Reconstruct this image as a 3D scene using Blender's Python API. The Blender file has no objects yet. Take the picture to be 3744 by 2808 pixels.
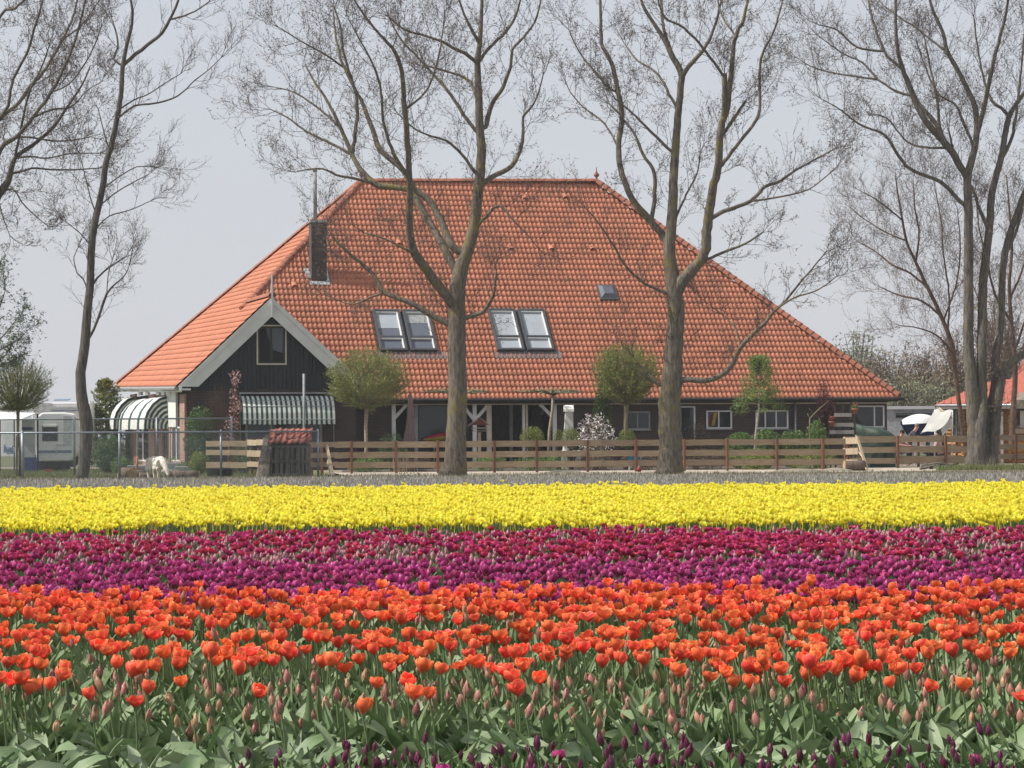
import bpy, math, random
import numpy as np
from mathutils import Vector, Matrix, noise as mnoise

S = bpy.context.scene
COL = S.collection
rnd = random.Random(11)
nrg = np.random.default_rng(5)
R_ = math.radians

# ------------------------------------------------------------------ camera, sky, sun, exposure
F = 10000.0            # focal length in pixels of the 3744 px wide photograph
CAMH = 1.35
cam_d = bpy.data.cameras.new('camera')
cam = bpy.data.objects.new('camera', cam_d)
COL.objects.link(cam)
cam_d.sensor_width = 36.0
cam_d.lens = F / 3744 * 36
cam_d.clip_start = 0.1
cam_d.clip_end = 6000
MC = Matrix.Rotation(math.pi / 2 + math.atan(188 / F), 3, 'X') @ Matrix.Rotation(-R_(0.35), 3, 'Z')
cam.matrix_world = Matrix.Translation((0, 0, CAMH)) @ MC.to_4x4()
S.camera = cam
S.render.resolution_x, S.render.resolution_y = 1024, 768

TH = R_(14)
U = Vector((math.cos(TH), math.sin(TH), 0))      # along the farmhouse front, to the right and away
V = Vector((-math.sin(TH), math.cos(TH), 0))     # into the farmhouse
Z = Vector((0, 0, 1))
SUN_EL = R_(51)
sh = (-U + 0.10 * V).normalized()
to_sun = Vector((sh.x * math.cos(SUN_EL), sh.y * math.cos(SUN_EL), math.sin(SUN_EL)))

world = bpy.data.worlds.new('World')
S.world = world
world.use_nodes = True
wn = world.node_tree
sky = wn.nodes.new('ShaderNodeTexSky')
sky.sky_type = 'NISHITA'
sky.sun_disc = False
sky.sun_elevation = SUN_EL
sky.sun_rotation = math.atan2(to_sun.x, to_sun.y)
sky.air_density = 1.3
sky.dust_density = 1.6
sky.ozone_density = 2.0
bg = wn.nodes['Background']
bg.inputs['Strength'].default_value = 0.1
# thin even spring haze: the whole sky is paled towards one grey-blue
pale = wn.nodes.new('ShaderNodeMix')
pale.data_type = 'RGBA'
pale.inputs['Factor'].default_value = 0.85
pale.inputs['B'].default_value = (5.4, 5.56, 6.05, 1)
wn.links.new(sky.outputs['Color'], pale.inputs['A'])
wn.links.new(pale.outputs['Result'], bg.inputs['Color'])

sun_d = bpy.data.lights.new('sun', 'SUN')
sun_d.energy = 5.0
sun_d.angle = R_(0.6)
sun_d.color = (1.0, 0.955, 0.88)
sun = bpy.data.objects.new('sun', sun_d)
COL.objects.link(sun)
sun.rotation_euler = to_sun.to_track_quat('Z', 'Y').to_euler()

S.render.engine = 'CYCLES'
S.cycles.use_denoising = True
S.cycles.max_bounces = 6
S.cycles.transparent_max_bounces = 8
S.cycles.volume_bounces = 0
S.view_settings.view_transform = 'Standard'
S.view_settings.look = 'None'
S.view_settings.exposure = 0.28
S.view_settings.gamma = 1.0
S.view_settings.use_curve_mapping = False


# ------------------------------------------------------------------ placing helpers: a pixel of the photograph and a distance give a point
def ray(px, py):
    return MC @ Vector(((px - 1872) / F, -(py - 1404) / F, -1))


def W(px, py, Y):
    d = ray(px, py)
    return Vector((0, 0, CAMH)) + d * (Y / d.y)


def hit(px, py, P, n):
    d = ray(px, py)
    c = Vector((0, 0, CAMH))
    return c + d * ((P - c).dot(n) / d.dot(n))


def K(Y):
    return F / Y


def G0(px, Y, z=0.0):
    """the point above the ground at this picture column and distance"""
    p = W(px, 1592, Y)
    return Vector((p.x, Y, z))


# ------------------------------------------------------------------ materials
def new_mat(name):
    m = bpy.data.materials.new(name)
    m.use_nodes = True
    nt = m.node_tree
    b = nt.nodes['Principled BSDF']
    return m, nt, b


def M(name, base, rough=0.8, col2=None, scale=6.0, stretch=(1, 1, 1), bump=0.0, bscale=None, spec=0.3, island=0.0,
      detail=4.0, contrast=(0.35, 0.65), metal=0.0, transl=0.0, obj_rand=0.0, coords='Object'):
    m, nt, b = new_mat(name)
    N, L = nt.nodes, nt.links
    tc = N.new('ShaderNodeTexCoord')
    mp = N.new('ShaderNodeMapping')
    mp.inputs['Scale'].default_value = stretch
    L.new(tc.outputs[coords], mp.inputs['Vector'])
    nz = N.new('ShaderNodeTexNoise')
    nz.inputs['Scale'].default_value = scale
    nz.inputs['Detail'].default_value = detail
    L.new(mp.outputs[0], nz.inputs['Vector'])
    rp = N.new('ShaderNodeMapRange')
    rp.inputs['From Min'].default_value, rp.inputs['From Max'].default_value = contrast
    L.new(nz.outputs['Fac'], rp.inputs['Value'])
    mx = N.new('ShaderNodeMix')
    mx.data_type = 'RGBA'
    c2 = col2 if col2 else tuple(c * 0.72 for c in base)
    mx.inputs['A'].default_value = (*base, 1)
    mx.inputs['B'].default_value = (*c2, 1)
    L.new(rp.outputs[0], mx.inputs['Factor'])
    out = mx.outputs['Result']
    if island or obj_rand:
        val = None
        if island:
            g = N.new('ShaderNodeNewGeometry')
            val = g.outputs['Random Per Island']
        if obj_rand:
            oi = N.new('ShaderNodeObjectInfo')
            if val is None:
                val = oi.outputs['Random']
            else:
                ad = N.new('ShaderNodeMath')
                ad.operation = 'ADD'
                L.new(val, ad.inputs[0])
                L.new(oi.outputs['Random'], ad.inputs[1])
                fr = N.new('ShaderNodeMath')
                fr.operation = 'FRACT'
                L.new(ad.outputs[0], fr.inputs[0])
                val = fr.outputs[0]
        amt = max(island, obj_rand)
        mr = N.new('ShaderNodeMapRange')
        mr.inputs['To Min'].default_value = 1 - amt
        mr.inputs['To Max'].default_value = 1 + amt
        L.new(val, mr.inputs['Value'])
        hs = N.new('ShaderNodeHueSaturation')
        L.new(mr.outputs[0], hs.inputs['Value'])
        L.new(out, hs.inputs['Color'])
        out = hs.outputs['Color']
    L.new(out, b.inputs['Base Color'])
    b.inputs['Roughness'].default_value = rough
    b.inputs['Specular IOR Level'].default_value = spec
    b.inputs['Metallic'].default_value = metal
    if bump:
        bp = N.new('ShaderNodeBump')
        bp.inputs['Strength'].default_value = 1.0
        bp.inputs['Distance'].default_value = bump
        n2 = N.new('ShaderNodeTexNoise')
        n2.inputs['Scale'].default_value = bscale or scale * 2
        n2.inputs['Detail'].default_value = 5
        L.new(mp.outputs[0], n2.inputs['Vector'])
        L.new(n2.outputs['Fac'], bp.inputs['Height'])
        L.new(bp.outputs[0], b.inputs['Normal'])
    if transl:
        tr = N.new('ShaderNodeBsdfTranslucent')
        L.new(out, tr.inputs['Color'])
        ms = N.new('ShaderNodeMixShader')
        ms.inputs[0].default_value = transl
        L.new(b.outputs[0], ms.inputs[1])
        L.new(tr.outputs[0], ms.inputs[2])
        L.new(ms.outputs[0], N['Material Output'].inputs['Surface'])
    return m


def petal_mat(name, body, edge, base, var=0.18, transl=0.25, rough=0.45, hue=0.015, edge_at=0.72):
    """attribute 'tint': x along the petal, y random per flower, z across the petal"""
    m, nt, b = new_mat(name)
    N, L = nt.nodes, nt.links
    at = N.new('ShaderNodeAttribute')
    at.attribute_name = 'tint'
    sp = N.new('ShaderNodeSeparateXYZ')
    L.new(at.outputs['Vector'], sp.inputs[0])

    def mr(sock, a, c):
        r = N.new('ShaderNodeMapRange')
        r.interpolation_type = 'SMOOTHSTEP'
        r.inputs['From Min'].default_value, r.inputs['From Max'].default_value = a, c
        L.new(sock, r.inputs['Value'])
        return r.outputs[0]
    m1 = N.new('ShaderNodeMix')
    m1.data_type = 'RGBA'
    m1.inputs['A'].default_value = (*base, 1)
    m1.inputs['B'].default_value = (*body, 1)
    L.new(mr(sp.outputs['X'], 0.0, 0.45), m1.inputs['Factor'])
    mxm = N.new('ShaderNodeMath')
    mxm.operation = 'MAXIMUM'
    L.new(mr(sp.outputs['X'], edge_at + 0.12, 1.05), mxm.inputs[0])
    L.new(mr(sp.outputs['Z'], edge_at, 1.1), mxm.inputs[1])
    m2 = N.new('ShaderNodeMix')
    m2.data_type = 'RGBA'
    L.new(mxm.outputs[0], m2.inputs['Factor'])
    L.new(m1.outputs['Result'], m2.inputs['A'])
    m2.inputs['B'].default_value = (*edge, 1)
    oi = N.new('ShaderNodeObjectInfo')
    ad = N.new('ShaderNodeMath')
    ad.operation = 'ADD'
    L.new(sp.outputs['Y'], ad.inputs[0])
    L.new(oi.outputs['Random'], ad.inputs[1])
    fr = N.new('ShaderNodeMath')
    fr.operation = 'FRACT'
    L.new(ad.outputs[0], fr.inputs[0])
    v = N.new('ShaderNodeMapRange')
    v.inputs['To Min'].default_value, v.inputs['To Max'].default_value = 1 - var, 1 + var
    L.new(fr.outputs[0], v.inputs['Value'])
    h = N.new('ShaderNodeMapRange')
    h.inputs['To Min'].default_value, h.inputs['To Max'].default_value = 0.5 - hue, 0.5 + hue
    mu = N.new('ShaderNodeMath')
    mu.operation = 'MULTIPLY'
    mu.inputs[1].default_value = 7.31
    L.new(fr.outputs[0], mu.inputs[0])
    f2 = N.new('ShaderNodeMath')
    f2.operation = 'FRACT'
    L.new(mu.outputs[0], f2.inputs[0])
    L.new(f2.outputs[0], h.inputs['Value'])
    hs = N.new('ShaderNodeHueSaturation')
    L.new(m2.outputs['Result'], hs.inputs['Color'])
    L.new(v.outputs[0], hs.inputs['Value'])
    L.new(h.outputs[0], hs.inputs['Hue'])
    L.new(hs.outputs['Color'], b.inputs['Base Color'])
    b.inputs['Roughness'].default_value = rough
    b.inputs['Specular IOR Level'].default_value = 0.35
    tr = N.new('ShaderNodeBsdfTranslucent')
    L.new(hs.outputs['Color'], tr.inputs['Color'])
    ms = N.new('ShaderNodeMixShader')
    ms.inputs[0].default_value = transl
    L.new(b.outputs[0], ms.inputs[1])
    L.new(tr.outputs[0], ms.inputs[2])
    L.new(ms.outputs[0], N['Material Output'].inputs['Surface'])
    return m


def brick_mat(name, c1, c2, mortar, bw=0.22, bh=0.065, dirs=None):
    """bricks laid along the wall: horizontal coordinate is taken along dirs"""
    m, nt, b = new_mat(name)
    N, L = nt.nodes, nt.links
    tc = N.new('ShaderNodeTexCoord')
    dx = N.new('ShaderNodeVectorMath')
    dx.operation = 'DOT_PRODUCT'
    dx.inputs[1].default_value = dirs or (1, 0, 0)
    L.new(tc.outputs['Object'], dx.inputs[0])
    sp = N.new('ShaderNodeSeparateXYZ')
    L.new(tc.outputs['Object'], sp.inputs[0])
    cb = N.new('ShaderNodeCombineXYZ')
    L.new(dx.outputs['Value'], cb.inputs[0])
    L.new(sp.outputs['Z'], cb.inputs[1])
    br = N.new('ShaderNodeTexBrick')
    br.inputs['Scale'].default_value = 1.0
    br.inputs['Brick Width'].default_value = bw
    br.inputs['Row Height'].default_value = bh
    br.inputs['Mortar Size'].default_value = 0.008
    br.inputs['Color1'].default_value = (*c1, 1)
    br.inputs['Color2'].default_value = (*c2, 1)
    br.inputs['Mortar'].default_value = (*mortar, 1)
    L.new(cb.outputs[0], br.inputs['Vector'])
    nz = N.new('ShaderNodeTexNoise')
    nz.inputs['Scale'].default_value = 1.7
    nz.inputs['Detail'].default_value = 5
    L.new(tc.outputs['Object'], nz.inputs['Vector'])
    hs = N.new('ShaderNodeHueSaturation')
    mr = N.new('ShaderNodeMapRange')
    mr.inputs['To Min'].default_value, mr.inputs['To Max'].default_value = 0.6, 1.4
    L.new(nz.outputs['Fac'], mr.inputs['Value'])
    L.new(mr.outputs[0], hs.inputs['Value'])
    L.new(br.outputs['Color'], hs.inputs['Color'])
    L.new(hs.outputs['Color'], b.inputs['Base Color'])
    bp = N.new('ShaderNodeBump')
    bp.inputs['Distance'].default_value = 0.01
    bp.invert = True
    L.new(br.outputs['Fac'], bp.inputs['Height'])
    L.new(bp.outputs[0], b.inputs['Normal'])
    b.inputs['Roughness'].default_value = 0.85
    return m


def stripe_mat(name, c1, c2, direction, period, duty, offset=0.0, radial=None):
    """printed cloth: stripes across a direction (a flat print on the awning cloth)"""
    m, nt, b = new_mat(name)
    N, L = nt.nodes, nt.links
    tc = N.new('ShaderNodeTexCoord')
    if radial is None:
        d = N.new('ShaderNodeVectorMath')
        d.operation = 'DOT_PRODUCT'
        d.inputs[1].default_value = tuple(direction)
        L.new(tc.outputs['Object'], d.inputs[0])
        v = d.outputs['Value']
    else:
        mp = N.new('ShaderNodeVectorMath')
        mp.operation = 'MULTIPLY'
        mp.inputs[1].default_value = radial
        L.new(tc.outputs['Object'], mp.inputs[0])
        d = N.new('ShaderNodeVectorMath')
        d.operation = 'LENGTH'
        L.new(mp.outputs[0], d.inputs[0])
        v = d.outputs['Value']
    a = N.new('ShaderNodeMath')
    a.operation = 'MULTIPLY_ADD'
    a.inputs[1].default_value = 1 / period
    a.inputs[2].default_value = offset + 100
    L.new(v, a.inputs[0])
    fr = N.new('ShaderNodeMath')
    fr.operation = 'FRACT'
    L.new(a.outputs[0], fr.inputs[0])
    gt = N.new('ShaderNodeMath')
    gt.operation = 'GREATER_THAN'
    gt.inputs[1].default_value = duty
    L.new(fr.outputs[0], gt.inputs[0])
    nz = N.new('ShaderNodeTexNoise')
    nz.inputs['Scale'].default_value = 3
    L.new(tc.outputs['Object'], nz.inputs['Vector'])
    mx = N.new('ShaderNodeMix')
    mx.data_type = 'RGBA'
    mx.inputs['A'].default_value = (*c1, 1)
    mx.inputs['B'].default_value = (*c2, 1)
    L.new(gt.outputs[0], mx.inputs['Factor'])
    hs = N.new('ShaderNodeHueSaturation')
    mr = N.new('ShaderNodeMapRange')
    mr.inputs['To Min'].default_value, mr.inputs['To Max'].default_value = 0.8, 1.15
    L.new(nz.outputs['Fac'], mr.inputs['Value'])
    L.new(mr.outputs[0], hs.inputs['Value'])
    L.new(mx.outputs['Result'], hs.inputs['Color'])
    L.new(hs.outputs['Color'], b.inputs['Base Color'])
    b.inputs['Roughness'].default_value = 0.8
    tr = N.new('ShaderNodeBsdfTranslucent')
    L.new(hs.outputs['Color'], tr.inputs['Color'])
    ms = N.new('ShaderNodeMixShader')
    ms.inputs[0].default_value = 0.2
    L.new(b.outputs[0], ms.inputs[1])
    L.new(tr.outputs[0], ms.inputs[2])
    L.new(ms.outputs[0], N['Material Output'].inputs['Surface'])
    return m


def glass_mat(name, base=(0.02, 0.023, 0.028), rough=0.05):
    m, nt, b = new_mat(name)
    N, L = nt.nodes, nt.links
    tc = N.new('ShaderNodeTexCoord')
    nz = N.new('ShaderNodeTexNoise')
    nz.inputs['Scale'].default_value = 0.6
    L.new(tc.outputs['Object'], nz.inputs['Vector'])
    bp = N.new('ShaderNodeBump')
    bp.inputs['Distance'].default_value = 0.02
    L.new(nz.outputs['Fac'], bp.inputs['Height'])
    L.new(bp.outputs[0], b.inputs['Normal'])
    b.inputs['Base Color'].default_value = (*base, 1)
    b.inputs['Roughness'].default_value = rough
    b.inputs['Specular IOR Level'].default_value = 0.5
    return m


MT = {}
MT['tile'] = M('roof_tile_clay', (0.515, 0.192, 0.108), 0.7, (0.39, 0.145, 0.085), 1.3, bump=0.003, bscale=30, island=0.11, obj_rand=0.11, contrast=(0.3, 0.75))
MT['tile_under'] = M('roof_underlay', (0.20, 0.06, 0.035), 0.9)
MT['ridge'] = M('ridge_clay', (0.33, 0.115, 0.07), 0.8, (0.25, 0.10, 0.065), 3, bump=0.004, island=0.15, obj_rand=0.15)
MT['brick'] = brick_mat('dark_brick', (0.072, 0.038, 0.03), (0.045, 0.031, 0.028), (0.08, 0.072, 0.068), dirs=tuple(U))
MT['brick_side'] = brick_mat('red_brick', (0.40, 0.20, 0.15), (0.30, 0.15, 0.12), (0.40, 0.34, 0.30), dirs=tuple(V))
MT['brick_chim'] = brick_mat('chimney_brick', (0.085, 0.05, 0.042), (0.055, 0.042, 0.04), (0.10, 0.095, 0.09), dirs=tuple(U))
MT['blackwood'] = M('tarred_boards', (0.012, 0.014, 0.018), 0.5, (0.02, 0.022, 0.026), 5, (6, 6, 1), bump=0.003, spec=0.35, obj_rand=0.25)
MT['white'] = M('white_paint', (0.76, 0.76, 0.74), 0.55, (0.66, 0.66, 0.63), 3)
MT['cream'] = M('cream_paint', (0.62, 0.56, 0.44), 0.6, (0.5, 0.45, 0.36), 3)
MT['barge'] = M('pale_grey_paint', (0.68, 0.68, 0.66), 0.55, (0.6, 0.6, 0.58), 2.5)
MT['greypaint'] = M('grey_paint', (0.30, 0.31, 0.31), 0.6)
MT['gutter'] = M('dark_gutter', (0.035, 0.035, 0.038), 0.5)
MT['zinc'] = M('zinc', (0.42, 0.44, 0.46), 0.45, (0.30, 0.31, 0.33), 4, metal=0.4)
MT['lead'] = M('bright_flashing', (0.62, 0.64, 0.66), 0.4, (0.36, 0.38, 0.40), 9, metal=0.5, bump=0.02, bscale=9)
MT['glass'] = glass_mat('dark_glass')
MT['glass_hi'] = glass_mat('grey_window_glass', (0.10, 0.11, 0.14), 0.1)
MT['blind'] = M('white_blind', (0.34, 0.37, 0.40), 0.35, (0.30, 0.33, 0.36), 2)
MT['skyframe'] = M('skylight_frame', (0.085, 0.088, 0.092), 0.45, metal=0.3)
MT['flash_tile'] = M('grey_flashing', (0.17, 0.175, 0.18), 0.7, (0.12, 0.12, 0.125), 4)
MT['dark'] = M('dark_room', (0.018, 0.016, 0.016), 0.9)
MT['plank'] = M('fence_plank_wood', (0.37, 0.28, 0.185), 0.85, (0.27, 0.205, 0.135), 3, (1, 1, 8), bump=0.003, island=0.12, obj_rand=0.15)
MT['post'] = M('fence_post_wood', (0.21, 0.095, 0.058), 0.85, (0.14, 0.07, 0.045), 5, (4, 4, 1), bump=0.003, obj_rand=0.2)
MT['oldwood'] = M('weathered_wood', (0.22, 0.19, 0.15), 0.9, (0.11, 0.095, 0.08), 4, (5, 5, 1), bump=0.006, obj_rand=0.25)
MT['palewood'] = M('pale_and_sunlit_wood', (0.48, 0.38, 0.26), 0.8, (0.37, 0.29, 0.2), 4, (4, 4, 1), obj_rand=0.12)  # pale boards; also painted sunlight on the fence end and side fence
MT['darkwood'] = M('dark_old_wood', (0.085, 0.074, 0.062), 0.9, (0.035, 0.032, 0.029), 5, (5, 5, 1), bump=0.006, obj_rand=0.25)
MT['pallet'] = M('pallet_wood', (0.19, 0.165, 0.135), 0.9, (0.10, 0.09, 0.075), 4, (5, 5, 1), bump=0.006, obj_rand=0.3)
MT['log_end'] = M('cut_log_end', (0.46, 0.32, 0.19), 0.8, (0.34, 0.23, 0.14), 9)
MT['cabinlog'] = M('cabin_log', (0.52, 0.27, 0.085), 0.6, (0.40, 0.18, 0.05), 3, (1, 1, 4), obj_rand=0.15)
MT['cabinroof'] = M('cabin_roof_red', (0.43, 0.125, 0.085), 0.7, (0.36, 0.105, 0.072), 2)
MT['galv'] = M('galvanised_steel', (0.25, 0.28, 0.31), 0.45, (0.19, 0.21, 0.24), 6, metal=0.5)
MT['wire'] = M('fence_wire', (0.22, 0.24, 0.26), 0.5, metal=0.3)


def bark(name, c1, c2, lich, amount=(0.52, 0.66)):
    m, nt, b = new_mat(name)
    N, L = nt.nodes, nt.links
    tc = N.new('ShaderNodeTexCoord')
    mp = N.new('ShaderNodeMapping')
    mp.inputs['Scale'].default_value = (1, 1, 0.16)
    L.new(tc.outputs['Object'], mp.inputs['Vector'])
    n1 = N.new('ShaderNodeTexNoise')
    n1.inputs['Scale'].default_value = 17
    n1.inputs['Detail'].default_value = 7
    n1.inputs['Roughness'].default_value = 0.65
    n1.inputs['Distortion'].default_value = 0.6
    L.new(mp.outputs[0], n1.inputs['Vector'])
    n2 = N.new('ShaderNodeTexNoise')
    n2.inputs['Scale'].default_value = 2.2
    n2.inputs['Detail'].default_value = 6
    L.new(tc.outputs['Object'], n2.inputs['Vector'])

    def mr(s, a, c):
        r = N.new('ShaderNodeMapRange')
        r.inputs['From Min'].default_value, r.inputs['From Max'].default_value = a, c
        L.new(s, r.inputs['Value'])
        return r.outputs[0]
    a = N.new('ShaderNodeMix')
    a.data_type = 'RGBA'
    a.inputs['A'].default_value = (*c1, 1)
    a.inputs['B'].default_value = (*c2, 1)
    L.new(mr(n1.outputs['Fac'], 0.38, 0.6), a.inputs['Factor'])
    c = N.new('ShaderNodeMix')
    c.data_type = 'RGBA'
    L.new(a.outputs['Result'], c.inputs['A'])
    c.inputs['B'].default_value = (*lich, 1)
    mu = N.new('ShaderNodeMath')
    mu.operation = 'MULTIPLY'
    mu.inputs[1].default_value = 0.75
    L.new(mr(n2.outputs['Fac'], *amount), mu.inputs[0])
    L.new(mu.outputs[0], c.inputs['Factor'])
    L.new(c.outputs['Result'], b.inputs['Base Color'])
    bp = N.new('ShaderNodeBump')
    bp.inputs['Distance'].default_value = 0.05
    bp.inputs['Strength'].default_value = 0.9
    L.new(n1.outputs['Fac'], bp.inputs['Height'])
    L.new(bp.outputs[0], b.inputs['Normal'])
    b.inputs['Roughness'].default_value = 0.9
    b.inputs['Specular IOR Level'].default_value = 0.15
    return m


MT['bark'] = bark('poplar_bark', (0.075, 0.064, 0.052), (0.205, 0.175, 0.135), (0.20, 0.165, 0.055))
MT['bark_dark'] = bark('dark_bark', (0.055, 0.049, 0.043), (0.145, 0.13, 0.108), (0.13, 0.115, 0.06), (0.58, 0.78))
MT['bark_grey'] = bark('grey_bark', (0.07, 0.062, 0.052), (0.175, 0.155, 0.128), (0.17, 0.145, 0.07), (0.56, 0.75))
MT['twig'] = M('twig_bark', (0.098, 0.080, 0.067), 0.9, (0.064, 0.053, 0.047), 3)
MT['twig_red'] = M('reddish_twig', (0.15, 0.09, 0.062), 0.9, (0.09, 0.06, 0.048), 3)
MT['twig_pale'] = M('greenish_twig', (0.20, 0.18, 0.10), 0.9, (0.15, 0.14, 0.085), 3)
MT['bud'] = M('opening_buds', (0.21, 0.15, 0.11), 0.8, (0.16, 0.13, 0.09), 4, island=0.3, transl=0.2)
MT['birchbark'] = M('pale_birch_bark', (0.55, 0.50, 0.42), 0.8, (0.22, 0.18, 0.14), 14, (1, 1, 3))


def leaf(name, c, c2=None, tr=0.25, isl=0.35):
    return M(name, c, 0.55, c2, 2.5, island=isl, transl=tr, spec=0.35)


MT['lf_willow'] = leaf('willow_leaf', (0.24, 0.28, 0.06), (0.165, 0.195, 0.05))
MT['lf_lime'] = leaf('fresh_green_leaf', (0.075, 0.125, 0.04), (0.05, 0.095, 0.035))
MT['lf_birch'] = leaf('birch_leaf', (0.19, 0.27, 0.06), (0.13, 0.20, 0.045))
MT['lf_con'] = leaf('conifer_green', (0.085, 0.125, 0.03), (0.05, 0.085, 0.025))
MT['lf_yel'] = leaf('golden_conifer', (0.20, 0.20, 0.035), (0.06, 0.085, 0.025))
MT['lf_ivy'] = leaf('ivy_leaf', (0.11, 0.19, 0.055), (0.06, 0.11, 0.035))
MT['lf_yshrub'] = leaf('lime_shrub', (0.22, 0.26, 0.05), (0.14, 0.18, 0.04))
MT['lf_green'] = leaf('garden_green', (0.15, 0.25, 0.06), (0.09, 0.155, 0.04))
MT['lf_red'] = leaf('dark_red_leaf', (0.13, 0.035, 0.04), (0.07, 0.025, 0.03))
MT['lf_dull'] = leaf('dull_brown_leaf', (0.12, 0.09, 0.06), (0.07, 0.06, 0.045))
MT['lf_brown'] = leaf('dry_brown_leaf', (0.25, 0.11, 0.055), (0.17, 0.09, 0.05))
MT['blossom'] = M('white_blossom', (0.78, 0.74, 0.74), 0.6, (0.66, 0.56, 0.58), 3, transl=0.2, island=0.12)
MT['pink'] = M('pink_blossom', (0.60, 0.38, 0.36), 0.6, (0.45, 0.25, 0.23), 3, transl=0.2, island=0.25)
MT['lf_far'] = leaf('far_green_hazed', (0.27, 0.27, 0.15), (0.20, 0.205, 0.13))  # distance haze is painted in: leaf colour lightened
MT['lf_far_red'] = leaf('far_brown_hazed', (0.30, 0.215, 0.15), (0.21, 0.175, 0.12))  # brown leaves, likewise paled to carry the haze


# ------------------------------------------------------------------ objects
def tag(o, label=None, cat=None, group=None, kind=None):
    if label:
        o['label'] = label
    if cat:
        o['category'] = cat
    if group:
        o['group'] = group
    if kind:
        o['kind'] = kind
    return o


def base_of(parent):
    b = Vector((0, 0, 0))
    while parent is not None:
        b += parent.location
        parent = parent.parent
    return b


def thing(name, loc, label, cat, group=None):
    o = bpy.data.objects.new(name, None)
    o.empty_display_size = 0.1
    o.location = loc
    COL.objects.link(o)
    return tag(o, label, cat, group)


def link(name, me, parent=None, loc=None):
    o = bpy.data.objects.new(name, me)
    COL.objects.link(o)
    if parent:
        o.parent = parent
    if loc is not None:
        o.location = loc
    return o


class MB:
    """collects shapes in world coordinates; build() links them as one mesh object"""

    def __init__(self):
        self.v, self.f = [], []

    def add(self, vs, fs):
        o = len(self.v)
        self.v.extend([tuple(p) for p in vs])
        self.f.extend([tuple(i + o for i in f) for f in fs])
        return self

    def prism(self, poly, vec):
        n = len(poly)
        vs = [Vector(p) for p in poly] + [Vector(p) + Vector(vec) for p in poly]
        fs = [tuple(range(n))[::-1], tuple(range(n, 2 * n))] + [(i, (i + 1) % n, n + (i + 1) % n, n + i) for i in range(n)]
        return self.add(vs, fs)

    def box(self, o, a, b, c):
        """corner o and three edge vectors"""
        o, a, b, c = Vector(o), Vector(a), Vector(b), Vector(c)
        return self.prism([o, o + a, o + a + b, o + b], c)

    def cbox(self, c, sx, sy, sz, rz=0.0, rx=0.0, ry=0.0):
        m = Matrix.Rotation(rz, 3, 'Z') @ Matrix.Rotation(ry, 3, 'Y') @ Matrix.Rotation(rx, 3, 'X')
        a, b, d = m @ Vector((sx, 0, 0)), m @ Vector((0, sy, 0)), m @ Vector((0, 0, sz))
        return self.box(Vector(c) - (a + b + d) / 2, a, b, d)

    def beam(self, p, q, w, t, up=Z):
        p, q = Vector(p), Vector(q)
        d = (q - p).normalized()
        s = d.cross(Vector(up))
        if s.length < 1e-4:
            s = d.cross(Vector((1, 0, 0)))
        s.normalize()
        h = s.cross(d).normalized()
        a = p - s * w / 2 - h * t / 2
        return self.box(a, s * w, h * t, q - p)

    def tube(self, pts, rad, sides=8, cap=True):
        pts = [Vector(p) for p in pts]
        n = len(pts)
        if not hasattr(rad, '__len__'):
            rad = [rad] * n
        vs, fs = [], []
        ref = Vector((0.31, 0.27, 0.91)) if abs((pts[-1] - pts[0]).normalized().z) < 0.9 else Vector((1, 0.1, 0))
        for i in range(n):
            d = (pts[min(i + 1, n - 1)] - pts[max(i - 1, 0)])
            d = d.normalized() if d.length > 1e-9 else Z
            a = d.cross(ref)
            a.normalize()
            b = d.cross(a)
            for k in range(sides):
                t = 2 * math.pi * k / sides
                vs.append(pts[i] + (a * math.cos(t) + b * math.sin(t)) * rad[i])
        for i in range(n - 1):
            for k in range(sides):
                k2 = (k + 1) % sides
                fs.append((i * sides + k, i * sides + k2, (i + 1) * sides + k2, (i + 1) * sides + k))
        if cap:
            fs.append(tuple(range(sides))[::-1])
            fs.append(tuple(range((n - 1) * sides, n * sides)))
        return self.add(vs, fs)

    def lathe(self, c, prof, sides=12):
        c = Vector(c)
        vs, fs = [], []
        for r, z in prof:
            for k in range(sides):
                t = 2 * math.pi * k / sides
                vs.append(c + Vector((r * math.cos(t), r * math.sin(t), z)))
        for i in range(len(prof) - 1):
            for k in range(sides):
                k2 = (k + 1) % sides
                fs.append((i * sides + k, i * sides + k2, (i + 1) * sides + k2, (i + 1) * sides + k))
        fs.append(tuple(range(sides))[::-1])
        fs.append(tuple(range((len(prof) - 1) * sides, len(prof) * sides)))
        return self.add(vs, fs)

    def ball(self, c, rx, ry, rz, seg=10, ring=6):
        prof = [(math.sin(math.pi * i / ring), -math.cos(math.pi * i / ring)) for i in range(ring + 1)]
        c = Vector(c)
        vs, fs = [], []
        for r, z in prof:
            r = max(r, 0.02)
            for k in range(seg):
                t = 2 * math.pi * k / seg
                vs.append(c + Vector((rx * r * math.cos(t), ry * r * math.sin(t), rz * z)))
        for i in range(ring):
            for k in range(seg):
                k2 = (k + 1) % seg
                fs.append((i * seg + k, i * seg + k2, (i + 1) * seg + k2, (i + 1) * seg + k))
        return self.add(vs, fs)

    def build(self, name, m, parent=None, smooth=False, bevel=0.0):
        me = bpy.data.meshes.new(name)
        b = base_of(parent)
        if b.length:
            vs = [(p[0] - b.x, p[1] - b.y, p[2] - b.z) for p in self.v]
        else:
            vs = self.v
        me.from_pydata(vs, [], self.f)
        me.materials.append(m)
        if smooth:
            me.polygons.foreach_set('use_smooth', [True] * len(me.polygons))
        o = link(name, me, parent)
        if bevel:
            bv = o.modifiers.new('bevel', 'BEVEL')
            bv.width = bevel
            bv.segments = 2
        return o


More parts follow.
